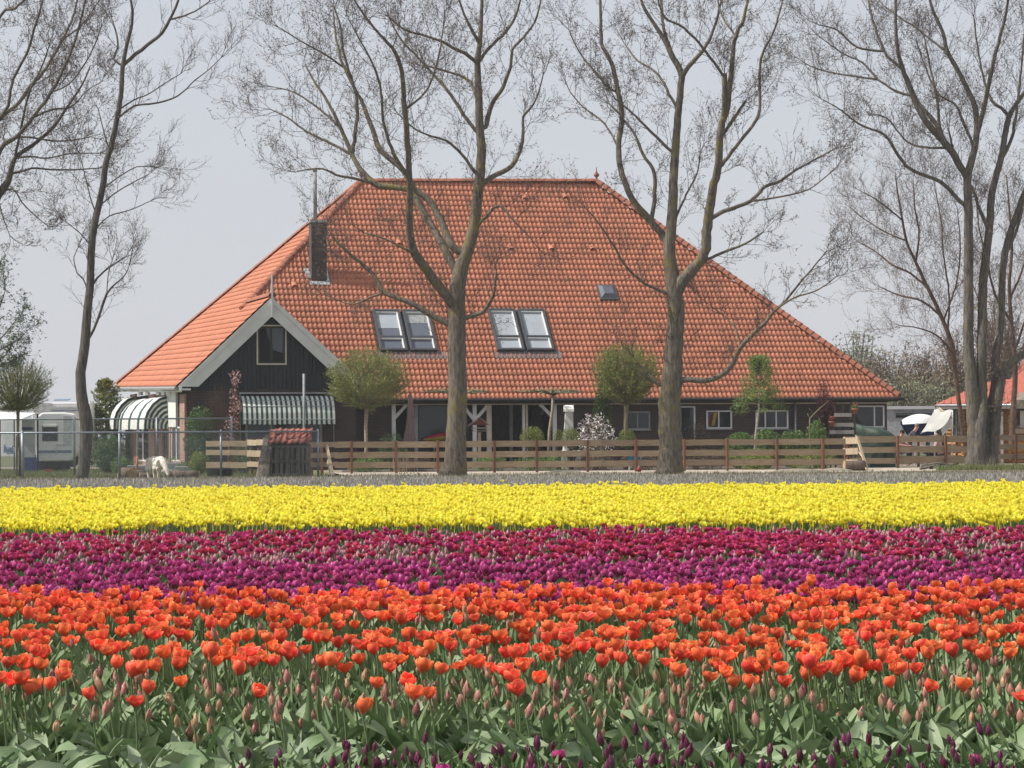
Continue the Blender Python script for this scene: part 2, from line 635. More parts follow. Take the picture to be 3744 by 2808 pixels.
def np_mesh(name, verts, quads, m, tint=None, smooth=True, tris=False):
    me = bpy.data.meshes.new(name)
    k = quads.shape[1]
    me.vertices.add(len(verts))
    me.vertices.foreach_set('co', verts.astype(np.float32).ravel())
    me.loops.add(quads.size)
    me.loops.foreach_set('vertex_index', quads.astype(np.int32).ravel())
    me.polygons.add(len(quads))
    me.polygons.foreach_set('loop_start', np.arange(0, quads.size, k, dtype=np.int32))
    if smooth:
        me.polygons.foreach_set('use_smooth', np.ones(len(quads), dtype=bool))
    if tint is not None:
        at = me.attributes.new('tint', 'FLOAT_VECTOR', 'POINT')
        at.data.foreach_set('vector', tint.astype(np.float32).ravel())
    me.update(calc_edges=True)
    me.validate()
    me.materials.append(m)
    return me


def rotz_np(a):
    c, s = np.cos(a), np.sin(a)
    o, z = np.ones_like(a), np.zeros_like(a)
    return np.stack([np.stack([c, -s, z], -1), np.stack([s, c, z], -1), np.stack([z, z, o], -1)], -2)


def tilt_np(ax, ay):
    cx, sx, cy, sy = np.cos(ax), np.sin(ax), np.cos(ay), np.sin(ay)
    o, z = np.ones_like(ax), np.zeros_like(ax)
    rx = np.stack([np.stack([o, z, z], -1), np.stack([z, cx, -sx], -1), np.stack([z, sx, cx], -1)], -2)
    ry = np.stack([np.stack([cy, z, sy], -1), np.stack([z, o, z], -1), np.stack([-sy, z, cy], -1)], -2)
    return rx @ ry


def scatter(name, temp, pos, rot, scale, m, label=None, cat=None, smooth=True, kind='stuff', parent=None):
    """many copies of one template joined into one mesh; temp = (verts, quads, tint or None)"""
    tv, tq, tt = temp
    n = len(pos)
    if n == 0:
        return None
    sc = np.asarray(scale)
    if sc.ndim == 1:
        sc = np.repeat(sc[:, None], 3, 1)
    v = np.einsum('nij,nkj->nki', rot, tv[None] * sc[:, None, :]) + pos[:, None, :]
    q = (tq[None] + (np.arange(n) * len(tv))[:, None, None]).reshape(-1, tq.shape[1])
    tint = None
    if tt is not None:
        tint = np.repeat(tt[None], n, 0).copy()
        tint[:, :, 1] = nrg.random(n)[:, None]
        tint = tint.reshape(-1, 3)
    b = base_of(parent)
    v = v.reshape(-1, 3) - np.array(b)
    me = np_mesh(name, v, q, m, tint, smooth)
    o = link(name, me, parent)
    return tag(o, label, cat, None, kind)


def rand_rot(n):
    a = nrg.random((n, 3)) * 2 * np.pi
    return rotz_np(a[:, 0]) @ tilt_np(a[:, 1], a[:, 2])


QUAD = (np.array([[-.5, -.36, 0], [.5, -.30, .05], [.5, .30, 0], [-.5, .36, .05]], float), np.array([[0, 1, 2, 3]]), None)
LEAFQ = (np.array([[0, -.32, 0], [.62, -.05, .12], [1.0, 0, 0], [.55, .30, .06]], float) - np.array([.5, 0, 0]), np.array([[0, 1, 2, 3]]), None)


def leaf_cloud(name, c, r, n, size, m, parent, clump=0.5, freq=1.6, shell=0.35, cut=None):
    """leaf-sized faces through an ellipsoid, gathered into clumps with gaps between"""
    c, r = np.array(c), np.array(r)
    pts = []
    tries = 0
    while len(pts) < n and tries < 40:
        tries += 1
        p = nrg.normal(size=(n * 2, 3))
        p /= np.linalg.norm(p, axis=1)[:, None]
        rad = nrg.random(n * 2) ** shell
        p *= rad[:, None]
        w = c + p * r
        for q, w_, pr in zip(p, w, rad):
            if cut and not cut(q):
                continue
            k = mnoise.noise(Vector(w_ * freq)) * 0.5 + 0.5
            lim = 0.5 + 0.35 * mnoise.noise(Vector(q * 2.3 + c))
            if pr > 0.72 + lim * 0.45:
                continue
            if k > clump * nrg.random() * 1.25:
                pts.append(w_)
            if len(pts) >= n:
                break
    pts = np.array(pts)
    k = len(pts)
    return scatter(name, LEAFQ, pts, rand_rot(k), size * (0.6 + 0.8 * nrg.random(k)), m, smooth=False, kind='stuff', parent=parent)


def catmull(P, step):
    """P: list of Vectors with radius; returns resampled points and radii"""
    pts, rad = [], []
    n = len(P)
    for i in range(n - 1):
        p0, p1, p2, p3 = P[max(i - 1, 0)], P[i], P[i + 1], P[min(i + 2, n - 1)]
        seg = max(1, int((p2[0] - p1[0]).length / step))
        for k in range(seg):
            t = k / seg
            a = 0.5 * ((2 * p1[0]) + (p2[0] - p0[0]) * t + (2 * p0[0] - 5 * p1[0] + 4 * p2[0] - p3[0]) * t * t + (3 * p1[0] - p0[0] - 3 * p2[0] + p3[0]) * t ** 3)
            pts.append(a)
            rad.append(p1[1] + (p2[1] - p1[1]) * t)
    pts.append(P[-1][0])
    rad.append(P[-1][1])
    return pts, rad


# ------------------------------------------------------------------ ground and beds
def sheet(name, pts, z, m, label, cat):
    me = bpy.data.meshes.new(name)
    me.from_pydata([(p[0], p[1], z) for p in pts], [], [tuple(range(len(pts)))])
    me.materials.append(m)
    return tag(link(name, me), label, cat, None, 'structure')


MT['soil'] = M('field_soil', (0.11, 0.088, 0.066), 0.95, (0.075, 0.062, 0.05), 3, bump=0.02, bscale=14)
MT['meadow'] = M('meadow_ground', (0.085, 0.115, 0.045), 0.95, (0.12, 0.115, 0.065), 0.35, bump=0.02, bscale=8)
MT['lawn'] = M('lawn_ground', (0.115, 0.16, 0.05), 0.95, (0.15, 0.145, 0.075), 0.9, bump=0.02, bscale=12)
MT['dirt'] = M('dry_dirt', (0.26, 0.225, 0.175), 0.95, (0.17, 0.155, 0.115), 0.8, bump=0.03, bscale=6)
MT['sand'] = M('pale_sand', (0.46, 0.40, 0.32), 0.95, (0.34, 0.295, 0.235), 1.2, bump=0.04, bscale=5)
MT['greybed'] = M('grey_bed_soil', (0.22, 0.205, 0.19), 0.95, (0.16, 0.15, 0.138), 2.5, bump=0.02)

sheet('ground', [(-900, -40), (900, -40), (900, 1500), (-900, 1500)], 0.0, MT['meadow'], 'flat green ground stretching away behind the farm', 'ground')
sheet('field', [(-40, -20), (40, -20), (46, 50.0), (-46, 50.0)], 0.004, MT['soil'], 'dark soil of the tulip field', 'field')
sheet('grey_bed', [(-46, 50.0), (46, 50.0), (60, 88.5), (-60, 84.0)], 0.004, MT['greybed'], 'grey soil strip behind the yellow tulips', 'field')
sheet('verge', [(-60, 84.0), (60, 88.5), (80, 131), (-80, 131)], 0.004, MT['dirt'], 'dry dirt verge along the plank fence', 'ground')
sheet('lawn', [G0(-900, 84.6), G0(1240, 86), G0(1240, 98), G0(1120, 113), G0(-900, 130)], 0.008, MT['lawn'], 'green lawn of the goat paddock and camp site', 'lawn')
sheet('sand_strip', [G0(1200, 92.5), G0(3340, 95.0), G0(3600, 106), G0(3000, 104), G0(1200, 101.6)], 0.008, MT['sand'], 'pale sand strip under the plank fence', 'sand')
sheet('garden_bed', [G0(1250, 101.8), G0(3080, 104.2), G0(3260, 116), G0(1250, 111.5)], 0.010, MT['soil'], 'planted garden bed behind the plank fence', 'garden bed')

# ------------------------------------------------------------------ the farmhouse
C0 = W(1939, 1456, 113.6)
EZ = C0.z
eR = hit(3285, 1452, C0, V)
eR.z = EZ
D_R = 9.5
rA = hit(1322, 668, C0 + D_R * V, V)          # ridge, left end
rB = hit(2181, 669, C0 + D_R * V, V)          # ridge, right end
gP = C0 - 1.25 * V                             # plane of the gable front
gG = hit(650, 1411, gP, V)                     # foot of the left gable slope
gPk = hit(993, 1087, gP, V)                    # gable peak
gRt = hit(1336, 1403, gP, V)                   # foot of the right gable slope
bK = W(426, 1413, (gG + 24.0 * V).y)           # back corner of the left slope
nF = (eR - C0).cross((rA + rB) / 2 - C0).normalized()
if nF.y > 0:
    nF = -nF
nL = (rA - gG).cross(bK - gG).normalized()
if nL.z < 0:
    nL = -nL
upF = nF.cross(U).normalized()
upF = upF if upF.z > 0 else -upF


def on_plane(P, n, d, Q):
    return P + d * ((Q - P).dot(n) / d.dot(n))


# where the gable's ridge runs back into the hip between the front and the left slope
hipL = (rA - gG)                               # placeholder direction, replaced below
d_hip = nF.cross(nL).normalized()
if d_hip.z > 0:
    d_hip = -d_hip                             # downwards along the hip
tz = (gPk.z - rA.z) / d_hip.z
v0 = rA + d_hip * tz
eE = hit(1325, 1456, C0, V)
eE.z = EZ

farm = thing('farmhouse', G0(1900, C0.y), 'large farmhouse with a hipped orange tiled roof and black boarded gable', 'farmhouse')

# roof bodies under the tiles
roof = None
mb = MB()
lift = 0.05
bkR = bK + (rB - rA) + Vector((9.0, 4.0, -0.6))


def slab(poly, n, th=0.12):
    mb.prism([Vector(p) - n * (lift + th) for p in poly], n * th)


slab([eE, eR, rB, rA, v0], nF)
slab([gG, gPk, v0, rA, bK], nL)
wr = [gPk, gRt, eE + Vector((0, 0, 0.2)), v0]
nW = (gRt - gPk).cross(v0 - gPk).normalized()
nW = nW if nW.z > 0 else -nW
slab(wr, nW)
# far sides of the roof
eRb = eR + 20.5 * V
slab([eR, eRb, rB], (eRb - eR).cross(rB - eR).normalized())
bK2 = Vector((bK.x, bK.y, EZ))
mb.prism([bK, eRb, rB, rA], (0, 0, -0.12))
roof = mb.build('roof', MT['tile_under'], farm)

# one pantile, laid in (along the eave, up the slope, outward)
TW, TL = 0.198, 0.345
prof = [(0.0, 0.030), (0.028, 0.010), (0.07, 0.0), (0.115, 0.004), (0.148, 0.030), (0.176, 0.050), (0.205, 0.048), (0.226, 0.030)]


def tile_template():
    v, q = [], []
    n = len(prof)
    for w, dz in ((0.0, 0.038), (TL + 0.06, 0.0)):
        for x, z in prof:
            v.append((x, w, z + dz))
    for x, z in prof:
        v.append((x, 0.0, z + 0.038 - 0.032))
    for i in range(n - 1):
        q.append((i, i + 1, n + i + 1, n + i))
        q.append((2 * n + i, 2 * n + i + 1, i + 1, i))
    return np.array(v, float), np.array(q), None


TILE = tile_template()


def frame_of(x, y, n):
    return Matrix((x, y, n)).transposed()


def inside(poly, p):
    c = False
    j = len(poly) - 1
    for i in range(len(poly)):
        a, b = poly[i], poly[j]
        if (a[1] > p[1]) != (b[1] > p[1]) and p[0] < (b[0] - a[0]) * (p[1] - a[1]) / (b[1] - a[1]) + a[0]:
            c = not c
        j = i
    return c


def lay_tiles(P0, x, n, poly3, holes3, label):
    """courses of tiles on a slope from its eave up; returns the tile origins, lowest course first"""
    y = n.cross(x).normalized()
    if y.z < 0:
        y = -y
    to2 = lambda p: ((p - P0).dot(x), (p - P0).dot(y))
    poly = [to2(p) for p in poly3]
    holes = [[to2(p) for p in h] for h in holes3]
    xs = [p[0] for p in poly]
    ys = [p[1] for p in poly]
    out = []
    r = 0
    w = -0.06
    while w < max(ys):
        k = math.floor(min(xs) / TW)
        while k * TW < max(xs):
            cx = k * TW
            c2 = (cx + TW / 2, max(w + TL * 0.4, 0.03))
            if inside(poly, c2) and not any(inside(h, (cx + TW / 2, w + TL / 2)) for h in holes):
                out.append((r, P0 + x * (cx + rnd.uniform(-.004, .004)) + y * (w + rnd.uniform(-.006, .006)) + n * rnd.uniform(-.003, .004)))
            k += 1
        w += TL
        r += 1
    return out, frame_of(x, y, n)


def roofpt(px, py):
    return hit(px, py, C0, nF)


def roof_rect(p0, p1):
    """rectangle on the front slope: p0 = lower left point, p1 = upper right point"""
    a = (p1 - p0).dot(U)
    b = (p1 - p0).dot(upF)
    return [p0, p0 + U * a, p0 + U * a + upF * b, p0 + upF * b]


sk = [(roofpt(1389, 1290), roofpt(1567, 1142)), (roofpt(1817, 1289), roofpt(1987, 1139))]
skr = [roof_rect(*s) for s in sk]
dome_r = roof_rect(roofpt(2197, 1096), roofpt(2243, 1052))
ch_r = roof_rect(roofpt(1140, 1042), roofpt(1205, 1000))
front, frF = lay_tiles(eE.copy(), U, nF, [eE, eR, rB, rA, v0], skr + [dome_r], 'front')
xL = -(bK - gG).normalized()
left, frL = lay_tiles(bK.copy(), xL, nL, [gG, gPk, v0, rA, bK], [], 'left')

tile_me = np_mesh('roof_tile', TILE[0], TILE[1], MT['tile'])
q4 = frF.to_quaternion()
front.sort(key=lambda t: (t[0], rnd.random()))
n_single = 300
fb = base_of(roof)
for r, p in front[:n_single]:
    o = link('roof_tile', tile_me, roof, p - fb)
    o.rotation_mode = 'QUATERNION'
    o.rotation_quaternion = q4


def tiles_mesh(name, lst, fr):
    pos = np.array([tuple(p) for r, p in lst])
    rot = np.repeat(np.array(fr)[None], len(pos), 0)
    return scatter(name, TILE, pos, rot, np.ones(len(pos)), MT['tile'], parent=roof)


tiles_mesh('roof_tiles', front[n_single:] , frF)
tiles_mesh('roof_tiles', left, frL)

# ridge and hip tiles, each a half-round cap
cap_v, cap_q = [], []
for i, (w, rr) in enumerate(((0, 0.185), (0.06, 0.185), (0.40, 0.155))):
    for k in range(7):
        a = math.pi * (k / 6)
        cap_v.append((math.cos(a) * rr, w, math.sin(a) * rr * 0.95))
for i in range(2):
    for k in range(6):
        cap_q.append((i * 7 + k, i * 7 + k + 1, (i + 1) * 7 + k + 1, (i + 1) * 7 + k))
for k in range(6):
    cap_v.append((math.cos(math.pi * (k + .5) / 6) * 0.14, 0.0, math.sin(math.pi * (k + .5) / 6) * 0.13))
for k in range(5):
    cap_q.append((k, 21 + k, 21 + k + 1, k + 1))
cap_me = np_mesh('ridge_tile', np.array(cap_v), np.array(cap_q), MT['ridge'])


def caps(p, q, up):
    d = (q - p).normalized()
    x = d.cross(up).normalized()
    n = x.cross(d)
    m = frame_of(x, d, n).to_quaternion()
    L = (q - p).length
    k = int(L / 0.34)
    for i in range(k):
        o = link('ridge_tile', cap_me, roof, p + d * (i * L / k) + n * (0.04 + rnd.uniform(-.006, .006)) - fb)
        o.rotation_mode = 'QUATERNION'
        o.rotation_quaternion = m @ Matrix.Rotation(rnd.uniform(-.02, .02), 3, 'Z').to_quaternion()


caps(rA, rB, nF + Vector((0, 1, 1)))
caps(eR, rB, nF + Vector((1, 0, 0.6)))
caps(v0 + d_hip * 0.5, rA, nF + nL)
caps(bK, rA, nL + Vector((0, 1, 0.6)))
caps(v0 + U * 0.0, gPk - 0.1 * V, nL + nW)
# rounded end piece where the hip meets the gable ridge
mb = MB()
e0 = v0 + d_hip * 0.45 + (nF + nL).normalized() * 0.05
mb.tube([e0 - U * 0.12, e0 + U * 0.75 + V * .2], 0.085, 8)
mb.build('ridge_end', MT['ridge'], roof, True)
# finials
for p in (rA, rB):
    mb = MB()
    mb.lathe(p + Vector((0, 0, 0.05)), [(0.13, 0), (0.12, .08), (0.05, .14), (0.045, .2), (0.12, .27), (0.13, .33), (0.06, .42), (0.025, .5), (0.02, .62), (0.01, .68)], 10)
    mb.build('finial', MT['ridge'], roof, True)

# ventilation tiles
for px, py in ((1919, 731), (2068, 727), (1868, 916), (2017, 916), (2166, 916), (1077, 1052), (1460, 897)):
    p = roofpt(px, py)
    mb = MB()
    vs, fs = [], []
    for w, rr in ((0, 0.12), (0.30, 0.03)):
        for k in range(6):
            a = math.pi * k / 5
            vs.append(p + U * (math.cos(a) * 0.125) + upF * w + nF * (0.05 + math.sin(a) * rr))
    for k in range(5):
        fs.append((k, k + 1, 7 + k, 6 + k))
    mb.add(vs, fs)
    v2 = mb.build('vent_tile', MT['tile'], roof, True)

# skylights
for gi, (p0, p1) in enumerate(sk):
    r = roof_rect(p0, p1)
    wid = (r[1] - r[0]).length
    hgt = (r[3] - r[0]).length
    s = thing('skylight_pair', r[0], None, None)
    s.parent = farm
    s.location = r[0] - base_of(farm)
    mb = MB()
    for k in range(13):
        a = r[0] - upF * 0.40 - U * 0.12 + U * (k * (wid + 0.45) / 13)
        mb.box(a, U * ((wid + 0.45) / 13 - 0.02), upF * 0.44, nF * 0.055)
    mb.build('flashing_apron', MT['flash_tile'], s)
    mb = MB()
    mb.box(r[0] - U * .04 - upF * .04 - nF * .04, U * (wid + .08), upF * (hgt + .08), nF * 0.09)
    mb.build('flashing_frame', MT['gutter'], s)
    for j in range(2):
        w1 = wid / 2 - 0.06
        o0 = r[0] + U * (j * (wid / 2 + 0.06)) + nF * 0.05
        mb = MB()
        fw = 0.11
        for a, b, c in (((0, 0), w1, fw), ((0, hgt - fw), w1, fw), ((0, hgt * 0.33 - .05), w1, 0.10)):
            mb.box(o0 + U * a[0] + upF * a[1], U * b, upF * c, nF * 0.14)
        for a in (0, w1 - fw):
            mb.box(o0 + U * a + upF * fw, U * fw, upF * (hgt * .33 - .05 - fw), nF * 0.139)
            mb.box(o0 + U * a + upF * (hgt * .33 + .05), U * fw, upF * (hgt * .67 - .05 - fw), nF * 0.139)
        fr = mb.build('window_frame', MT['skyframe'], s, bevel=0.012)
        # white inner reveal catching the sun on the right, and the glass
        for k, (b0, b1) in enumerate(((fw, hgt * .33 - .05), (hgt * .33 + .05, hgt - fw))):
            mb = MB()
            mb.box(o0 + U * (w1 - fw - .045) + upF * b0, U * 0.043, upF * (b1 - b0), nF * 0.10)
            mb.box(o0 + U * fw + upF * (b1 - .05), U * (w1 - 2 * fw - .05), upF * 0.048, nF * 0.10)
            mb.build('reveal', MT['white'], s)
            mb = MB()
            mb.box(o0 + U * fw + upF * b0 - nF * .01, U * (w1 - 2 * fw - .046), upF * (b1 - b0 - .052), nF * 0.02)
            mb.build('pane', MT['glass_hi'], s)
            if gi == 1 or k == 1:
                part = 1.0 if gi == 1 else (0.62 if j == 0 else 0.40)
                mb = MB()
                hh = (b1 - b0 - .06) * part
                mb.box(o0 + U * (fw + .004) + upF * (b1 - .055 - hh) + nF * .012, U * (w1 - 2 * fw - .055), upF * hh, nF * 0.01)
                mb.build('blind', MT['blind'] if not (gi == 0 and j == 1) else MT['glass_hi'] if False else MT['greypaint'], s)
# little roof dome
s = thing('roof_dome', dome_r[0], None, None)
s.parent = farm
s.location = dome_r[0] - base_of(farm)
wd, hd = (dome_r[1] - dome_r[0]).length, (dome_r[3] - dome_r[0]).length
mb = MB()
mb.box(dome_r[0] - U * .06 - upF * .1, U * (wd + .12), upF * (hd + .16), nF * 0.13)
mb.build('curb', MT['skyframe'], s, bevel=0.02)
mb = MB()
cc = (dome_r[0] + dome_r[2]) / 2 + nF * .13
mb.add([cc + U * (a * wd / 2) + upF * (b * hd / 2) for a, b in ((-1, -1), (1, -1), (1, 1), (-1, 1))] +
       [cc + U * (a * wd / 2 * .6) + upF * (b * hd / 2 * .6) + nF * .12 for a, b in ((-1, -1), (1, -1), (1, 1), (-1, 1))],
       [(0, 1, 5, 4), (1, 2, 6, 5), (2, 3, 7, 6), (3, 0, 4, 7), (4, 5, 6, 7)])
mb.build('dome_pane', MT['glass_hi'], s)

# chimney
chb = roofpt(1169, 1036)
ch = thing('chimney', chb, None, None)
ch.parent = farm
ch.location = chb - base_of(farm)
cw = 0.66
cx0 = chb - U * (cw / 2 + .02)
ctop = hit(1165, 805, chb, V).z
mb = MB()
mb.box(Vector((cx0.x, cx0.y, chb.z - .5)), U * cw, V * 0.62, Z * (ctop - chb.z + .4))
mb.build('shaft', MT['brick_chim'], ch)
mb = MB()
mb.box(Vector((cx0.x, cx0.y, ctop - .1)) - U * .04 - V * .04, U * (cw + .08), V * .70, Z * .09)
mb.build('cap', MT['zinc'], ch, bevel=.01)
mb = MB()
mb.box(cx0 - U * .1 - upF * .16 + nF * .06, U * (cw + .2), upF * 0.20, nF * .025)
for k in range(3):
    mb.box(cx0 - U * (.16 + .05 * k) + upF * (.25 + .2 * k) + nF * .05, U * (.2), upF * 0.2, nF * .05)
mb.box(cx0 + U * (cw - .02) + upF * 0.05 + nF * .05, U * .13, upF * .75, nF * .04)
mb.build('flashing', MT['lead'], ch)
pp = Vector((cx0.x, cx0.y, ctop)) + U * .22 + V * .3
ptop = hit(1154, 617, chb, V).z
mb = MB()
mb.tube([pp - Z * .1, pp + Z * (ptop - ctop)], 0.085, 10)
mb.tube([pp + Z * (ptop - ctop) - Z * .1, pp + Z * (ptop - ctop + .03)], 0.10, 10)
mb.build('flue_pipe', MT['greypaint'], ch, True)

# --- gable front
WZ = 0.0
gl = hit(684, 1420, gP, V)
gr_ = hit(1305, 1420, gP, V)
gin = gP + 0.30 * V                    # face of the wall, a little behind the barge boards
wl, wr_ = on_plane(gl, V, U * 0 + V, gin), on_plane(gr_, V, V, gin)
gz = hit(990, 1421, gP, V).z           # boards above, bricks below
wall = MB()
bl = Vector((wl.x, wl.y, 0))
wlen = (wr_ - wl).dot(U)
wall.box(bl, U * wlen, V * .3, Z * gz)
wall.build('brick_wall', MT['brick'], farm)
mb = MB()
pkw = on_plane(gPk, V, V, gin + V * .04)
mb.prism([Vector((wl.x, wl.y, gz)) + V * .04, Vector((wr_.x, wr_.y, gz)) + V * .04, Vector((pkw.x, pkw.y, gPk.z - .25))], V * .2)
gback = mb.build('gable_wall', MT['blackwood'], farm)
# upright black boards, each cut to the slope
nb = int(wlen / 0.175)
xpk = (pkw - wl).dot(U)
zpk = gPk.z - .22
win0, win1 = hit(938, 1334, gin, V), hit(1047, 1188, gin, V)
wx0, wx1, wz0, wz1 = (win0 - wl).dot(U), (win1 - wl).dot(U), win0.z, win1.z


def ztop(x):
    return gz + (zpk - gz) * (x / xpk if x < xpk else (wlen - x) / (wlen - xpk))


for i in range(nb):
    x0, x1 = i * wlen / nb + .006, (i + 1) * wlen / nb - .006
    pr = rnd.uniform(.012, .024)
    spans = []
    if x1 > wx0 - .02 and x0 < wx1 + .02:
        spans = [(gz, gz, wz0 - .02, wz0 - .02), (wz1 + .02, wz1 + .02, ztop(x0), ztop(x1))]
    else:
        spans = [(gz - .06, gz - .06, ztop(x0), ztop(x1))]
    mb = MB()
    for a0, a1, b0, b1 in spans:
        if max(b0, b1) - min(a0, a1) < .03:
            continue
        if x0 < xpk < x1:
            poly = [(x0, a0), (x1, a1), (x1, b1), (xpk, zpk), (x0, b0)]
        else:
            poly = [(x0, a0), (x1, a1), (x1, max(b1, a1 + .01)), (x0, max(b0, a0 + .01))]
        mb.prism([bl + U * x + Z * z + V * .04 for x, z in poly], -V * (.04 + pr))
    if mb.v:
        mb.build('board', MT['blackwood'], gback)
# gable window
s = thing('gable_window', bl + U * wx0 + Z * wz0, None, None)
s.parent = farm
s.location -= base_of(farm)
mb = MB()
fw = .06
o0 = bl + U * wx0 + Z * wz0 - V * .05
ww, wh = wx1 - wx0, wz1 - wz0
mb.box(o0, U * ww, V * .1, Z * fw).box(o0 + Z * (wh - fw), U * ww, V * .1, Z * fw)
mb.box(o0 + Z * fw, U * fw, V * .1, Z * (wh - 2 * fw)).box(o0 + U * (ww - fw) + Z * fw, U * fw, V * .1, Z * (wh - 2 * fw))
mb.build('window_frame', MT['cream'], s)
mb = MB()
o1 = o0 + U * fw + Z * fw + V * .02
w1, h1 = ww - 2 * fw, wh - 2 * fw
mb.box(o1, U * w1, V * .06, Z * .07).box(o1 + Z * (h1 - .07), U * w1, V * .06, Z * .07)
mb.box(o1 + Z * .07, U * .07, V * .06, Z * (h1 - .14)).box(o1 + U * (w1 - .07) + Z * .07, U * .07, V * .06, Z * (h1 - .14))
mb.build('sash', MT['blackwood'], s)
mb = MB()
mb.box(o1 + U * .07 + Z * .07 + V * .04, U * (w1 - .14), V * .02, Z * (h1 - .14))
mb.build('pane', MT['glass_hi'], s)
mb = MB()
mb.prism([o1 + U * .08 + Z * .08 + V * .03, o1 + U * (w1 - .08) + Z * .08 + V * .03, o1 + U * (w1 - .08) + Z * h1 * .28 + V * .03, o1 + U * w1 * .5 + Z * h1 * .38 + V * .03, o1 + U * w1 * .3 + Z * (h1 - .08) + V * .03, o1 + U * .08 + Z * (h1 - .08) + V * .03], V * .009)
mb.build('curtain', MT['dark'], s)

# barge boards: a wide lower board and a narrow moulding above it
for foot, sgn in ((gG, 1), (gRt, -1)):
    d = (gPk - foot).normalized()
    dn = Vector((d.z * sgn * U.x, d.z * sgn * U.y, -d.dot(U) * sgn)).normalized()
    if dn.z > 0:
        dn = -dn
    off = -V * .02
    up_ = gPk - Z * .0
    # mitred at the peak on the centre line
    xm = gPk
    def mitre(p0, w):
        # start at peak centre line, go down by w measured along dn
        k = w / abs(dn.z)
        return p0 - Z * k
    for w0, w1_, pr in ((0.0, .17, .03), (.17, .56, 0.0)):
        a, b = mitre(gPk, w0), mitre(gPk, w1_)
        fa, fb_ = foot + dn * w0, foot + dn * w1_
        tip = foot - U * sgn * 0.0
        fa2 = foot - Z * 0 + (dn * w0)
        poly = [a, b, foot + U * sgn * (w1_ / max(abs(d.z), .2)) - Z * .03, foot + U * sgn * (w0 / max(abs(d.z), .2)) - Z * .03]
        poly = [p + off - V * (pr + .02) for p in poly]
        mb = MB()
        mb.prism(poly, V * (.05 + pr))
        mb.build('barge_board', MT['barge'], farm)
sp0 = hit(993, 1160, gP, V)
mb = MB()
mb.box(sp0 - U * .04 - V * .16, U * .085, V * .085, Z * (hit(993, 1050, gP, V).z - sp0.z))
q0 = hit(993, 1050, gP, V)
mb.prism([q0 - U * .04 - V * .16, q0 + U * .045 - V * .16, q0 + U * .045 - V * .075, q0 - U * .04 - V * .075], Z * .02)
mb.prism([q0 - U * .03 - V * .15, q0 + U * .03 - V * .15, q0 + U * .03 - V * .085, q0 - U * .03 - V * .085], Z * (hit(993, 1005, gP, V).z - q0.z))
mb.build('gable_spike', MT['barge'], farm)

# --- side wall of the gable wing, in the sun
sw0 = bl.copy()                                    # front corner
nS = -U


def sidept(px, py):
    return hit(px, py, sw0, U)


slen = 23.0
mb = MB()
mb.box(sw0 + V * .3, V * slen, U * .25, Z * (gG.z - .15))
mb.build('side_wall', MT['dark'], farm)


def side_box(px0, px1, py0, py1, m, name, out=.05, parent=None):
    a, b = sidept(px0, py1), sidept(px1, py0)
    t0, t1 = (a - sw0).dot(V), (b - sw0).dot(V)
    t0, t1 = max(min(t0, t1), .0), max(t0, t1)
    z0 = a.z if py1 < 1720 else 0
    z1 = b.z
    q = MB()
    q.box(sw0 + V * t0 + Z * z0 - U * out, V * (t1 - t0), U * (out + .02), Z * (z1 - z0))
    return q.build(name, m, parent or farm)


for a, b in ((482, 500), (549, 570), (586, 598), (619, 628), (664, 684)):
    side_box(a, b, 1440, 1760, MT['brick_side'], 'brick_pier', .07)
for a, b in ((500, 549), (570, 586), (598, 619), (628, 664)):
    side_box(a, b, 1688, 1760, MT['brick_side'], 'window_wall', .04)
    w = side_box(a, b, 1560, 1686, MT['white'], 'side_window', .02)
    k = (b - a) * .1
    side_box(a + k, a + (b - a) * .46, 1566, 1680, MT['glass'], 'pane', .03, w)
    side_box(a + (b - a) * .56, b - k, 1566, 1680, MT['glass'], 'pane', .03, w)
side_box(616, 650, 1430, 1562, MT['white'], 'wall_panel', .09)
# white cornice and gutter under the left slope
mb = MB()
ga, gb = gG - Z * .14 + U * .10, bK - Z * .14 + U * .10
mb.beam(ga - V * 0.1, gb, .10, .22)
mb.beam(ga + U * .2 - V * .15, gb + U * .2, .4, .08)
mb.build('cornice', MT['white'], farm)
mb = MB()
mb.tube([gG - Z * .10 - U * .09 - V * .1, bK - Z * .10 - U * .09], .075, 6)
mb.build('gutter', MT['greypaint'], farm)
mb = MB()
for k in range(5):
    c = sidept((520, 545, 585, 605, 628)[k], 1445)
    mb.box(c - V * .5 - U * .12, V * 1.0, U * .1, Z * .28)
mb.build('window_head', MT['white'], farm)

# --- long front wall
fw0 = on_plane(eE, V, V, C0 + .55 * V)
fwl = Vector((fw0.x, fw0.y, 0)) - U * 0.3
wp = C0 + .55 * V


def fpt(px, py, back=0.0):
    return hit(px, py, wp + back * V, V)


def fbox(px0, px1, py0, py1, m, name, out=.05, depth=.08, back=0.0, parent=None, mbx=None, ground=False):
    a, b = fpt(px0, py1, back), fpt(px1, py0, back)
    z0 = 0.0 if ground else a.z
    q = mbx or MB()
    q.box(Vector((a.x, a.y, z0)) - V * out, U * (b - a).dot(U), V * depth, Z * (b.z - z0))
    if mbx is None:
        return q.build(name, m, parent or farm)


wall_top = EZ - .1
for a, b in ((1262, 1432), (2040, 3243)):
    p, q = fpt(a, 1500), fpt(b, 1500)
    mb = MB()
    mb.box(Vector((p.x, p.y, 0)), U * (q - p).dot(U), V * .3, Z * wall_top)
    mb.build('brick_wall', MT['brick'], farm)
p, q = fpt(3243, 1500), fpt(3243, 1500) + 19 * V
mb = MB()
mb.box(Vector((p.x, p.y, 0)) - U * .3 + V * .3, U * .3, V * 18, Z * wall_top)
mb.build('end_wall', MT['brick'], farm)
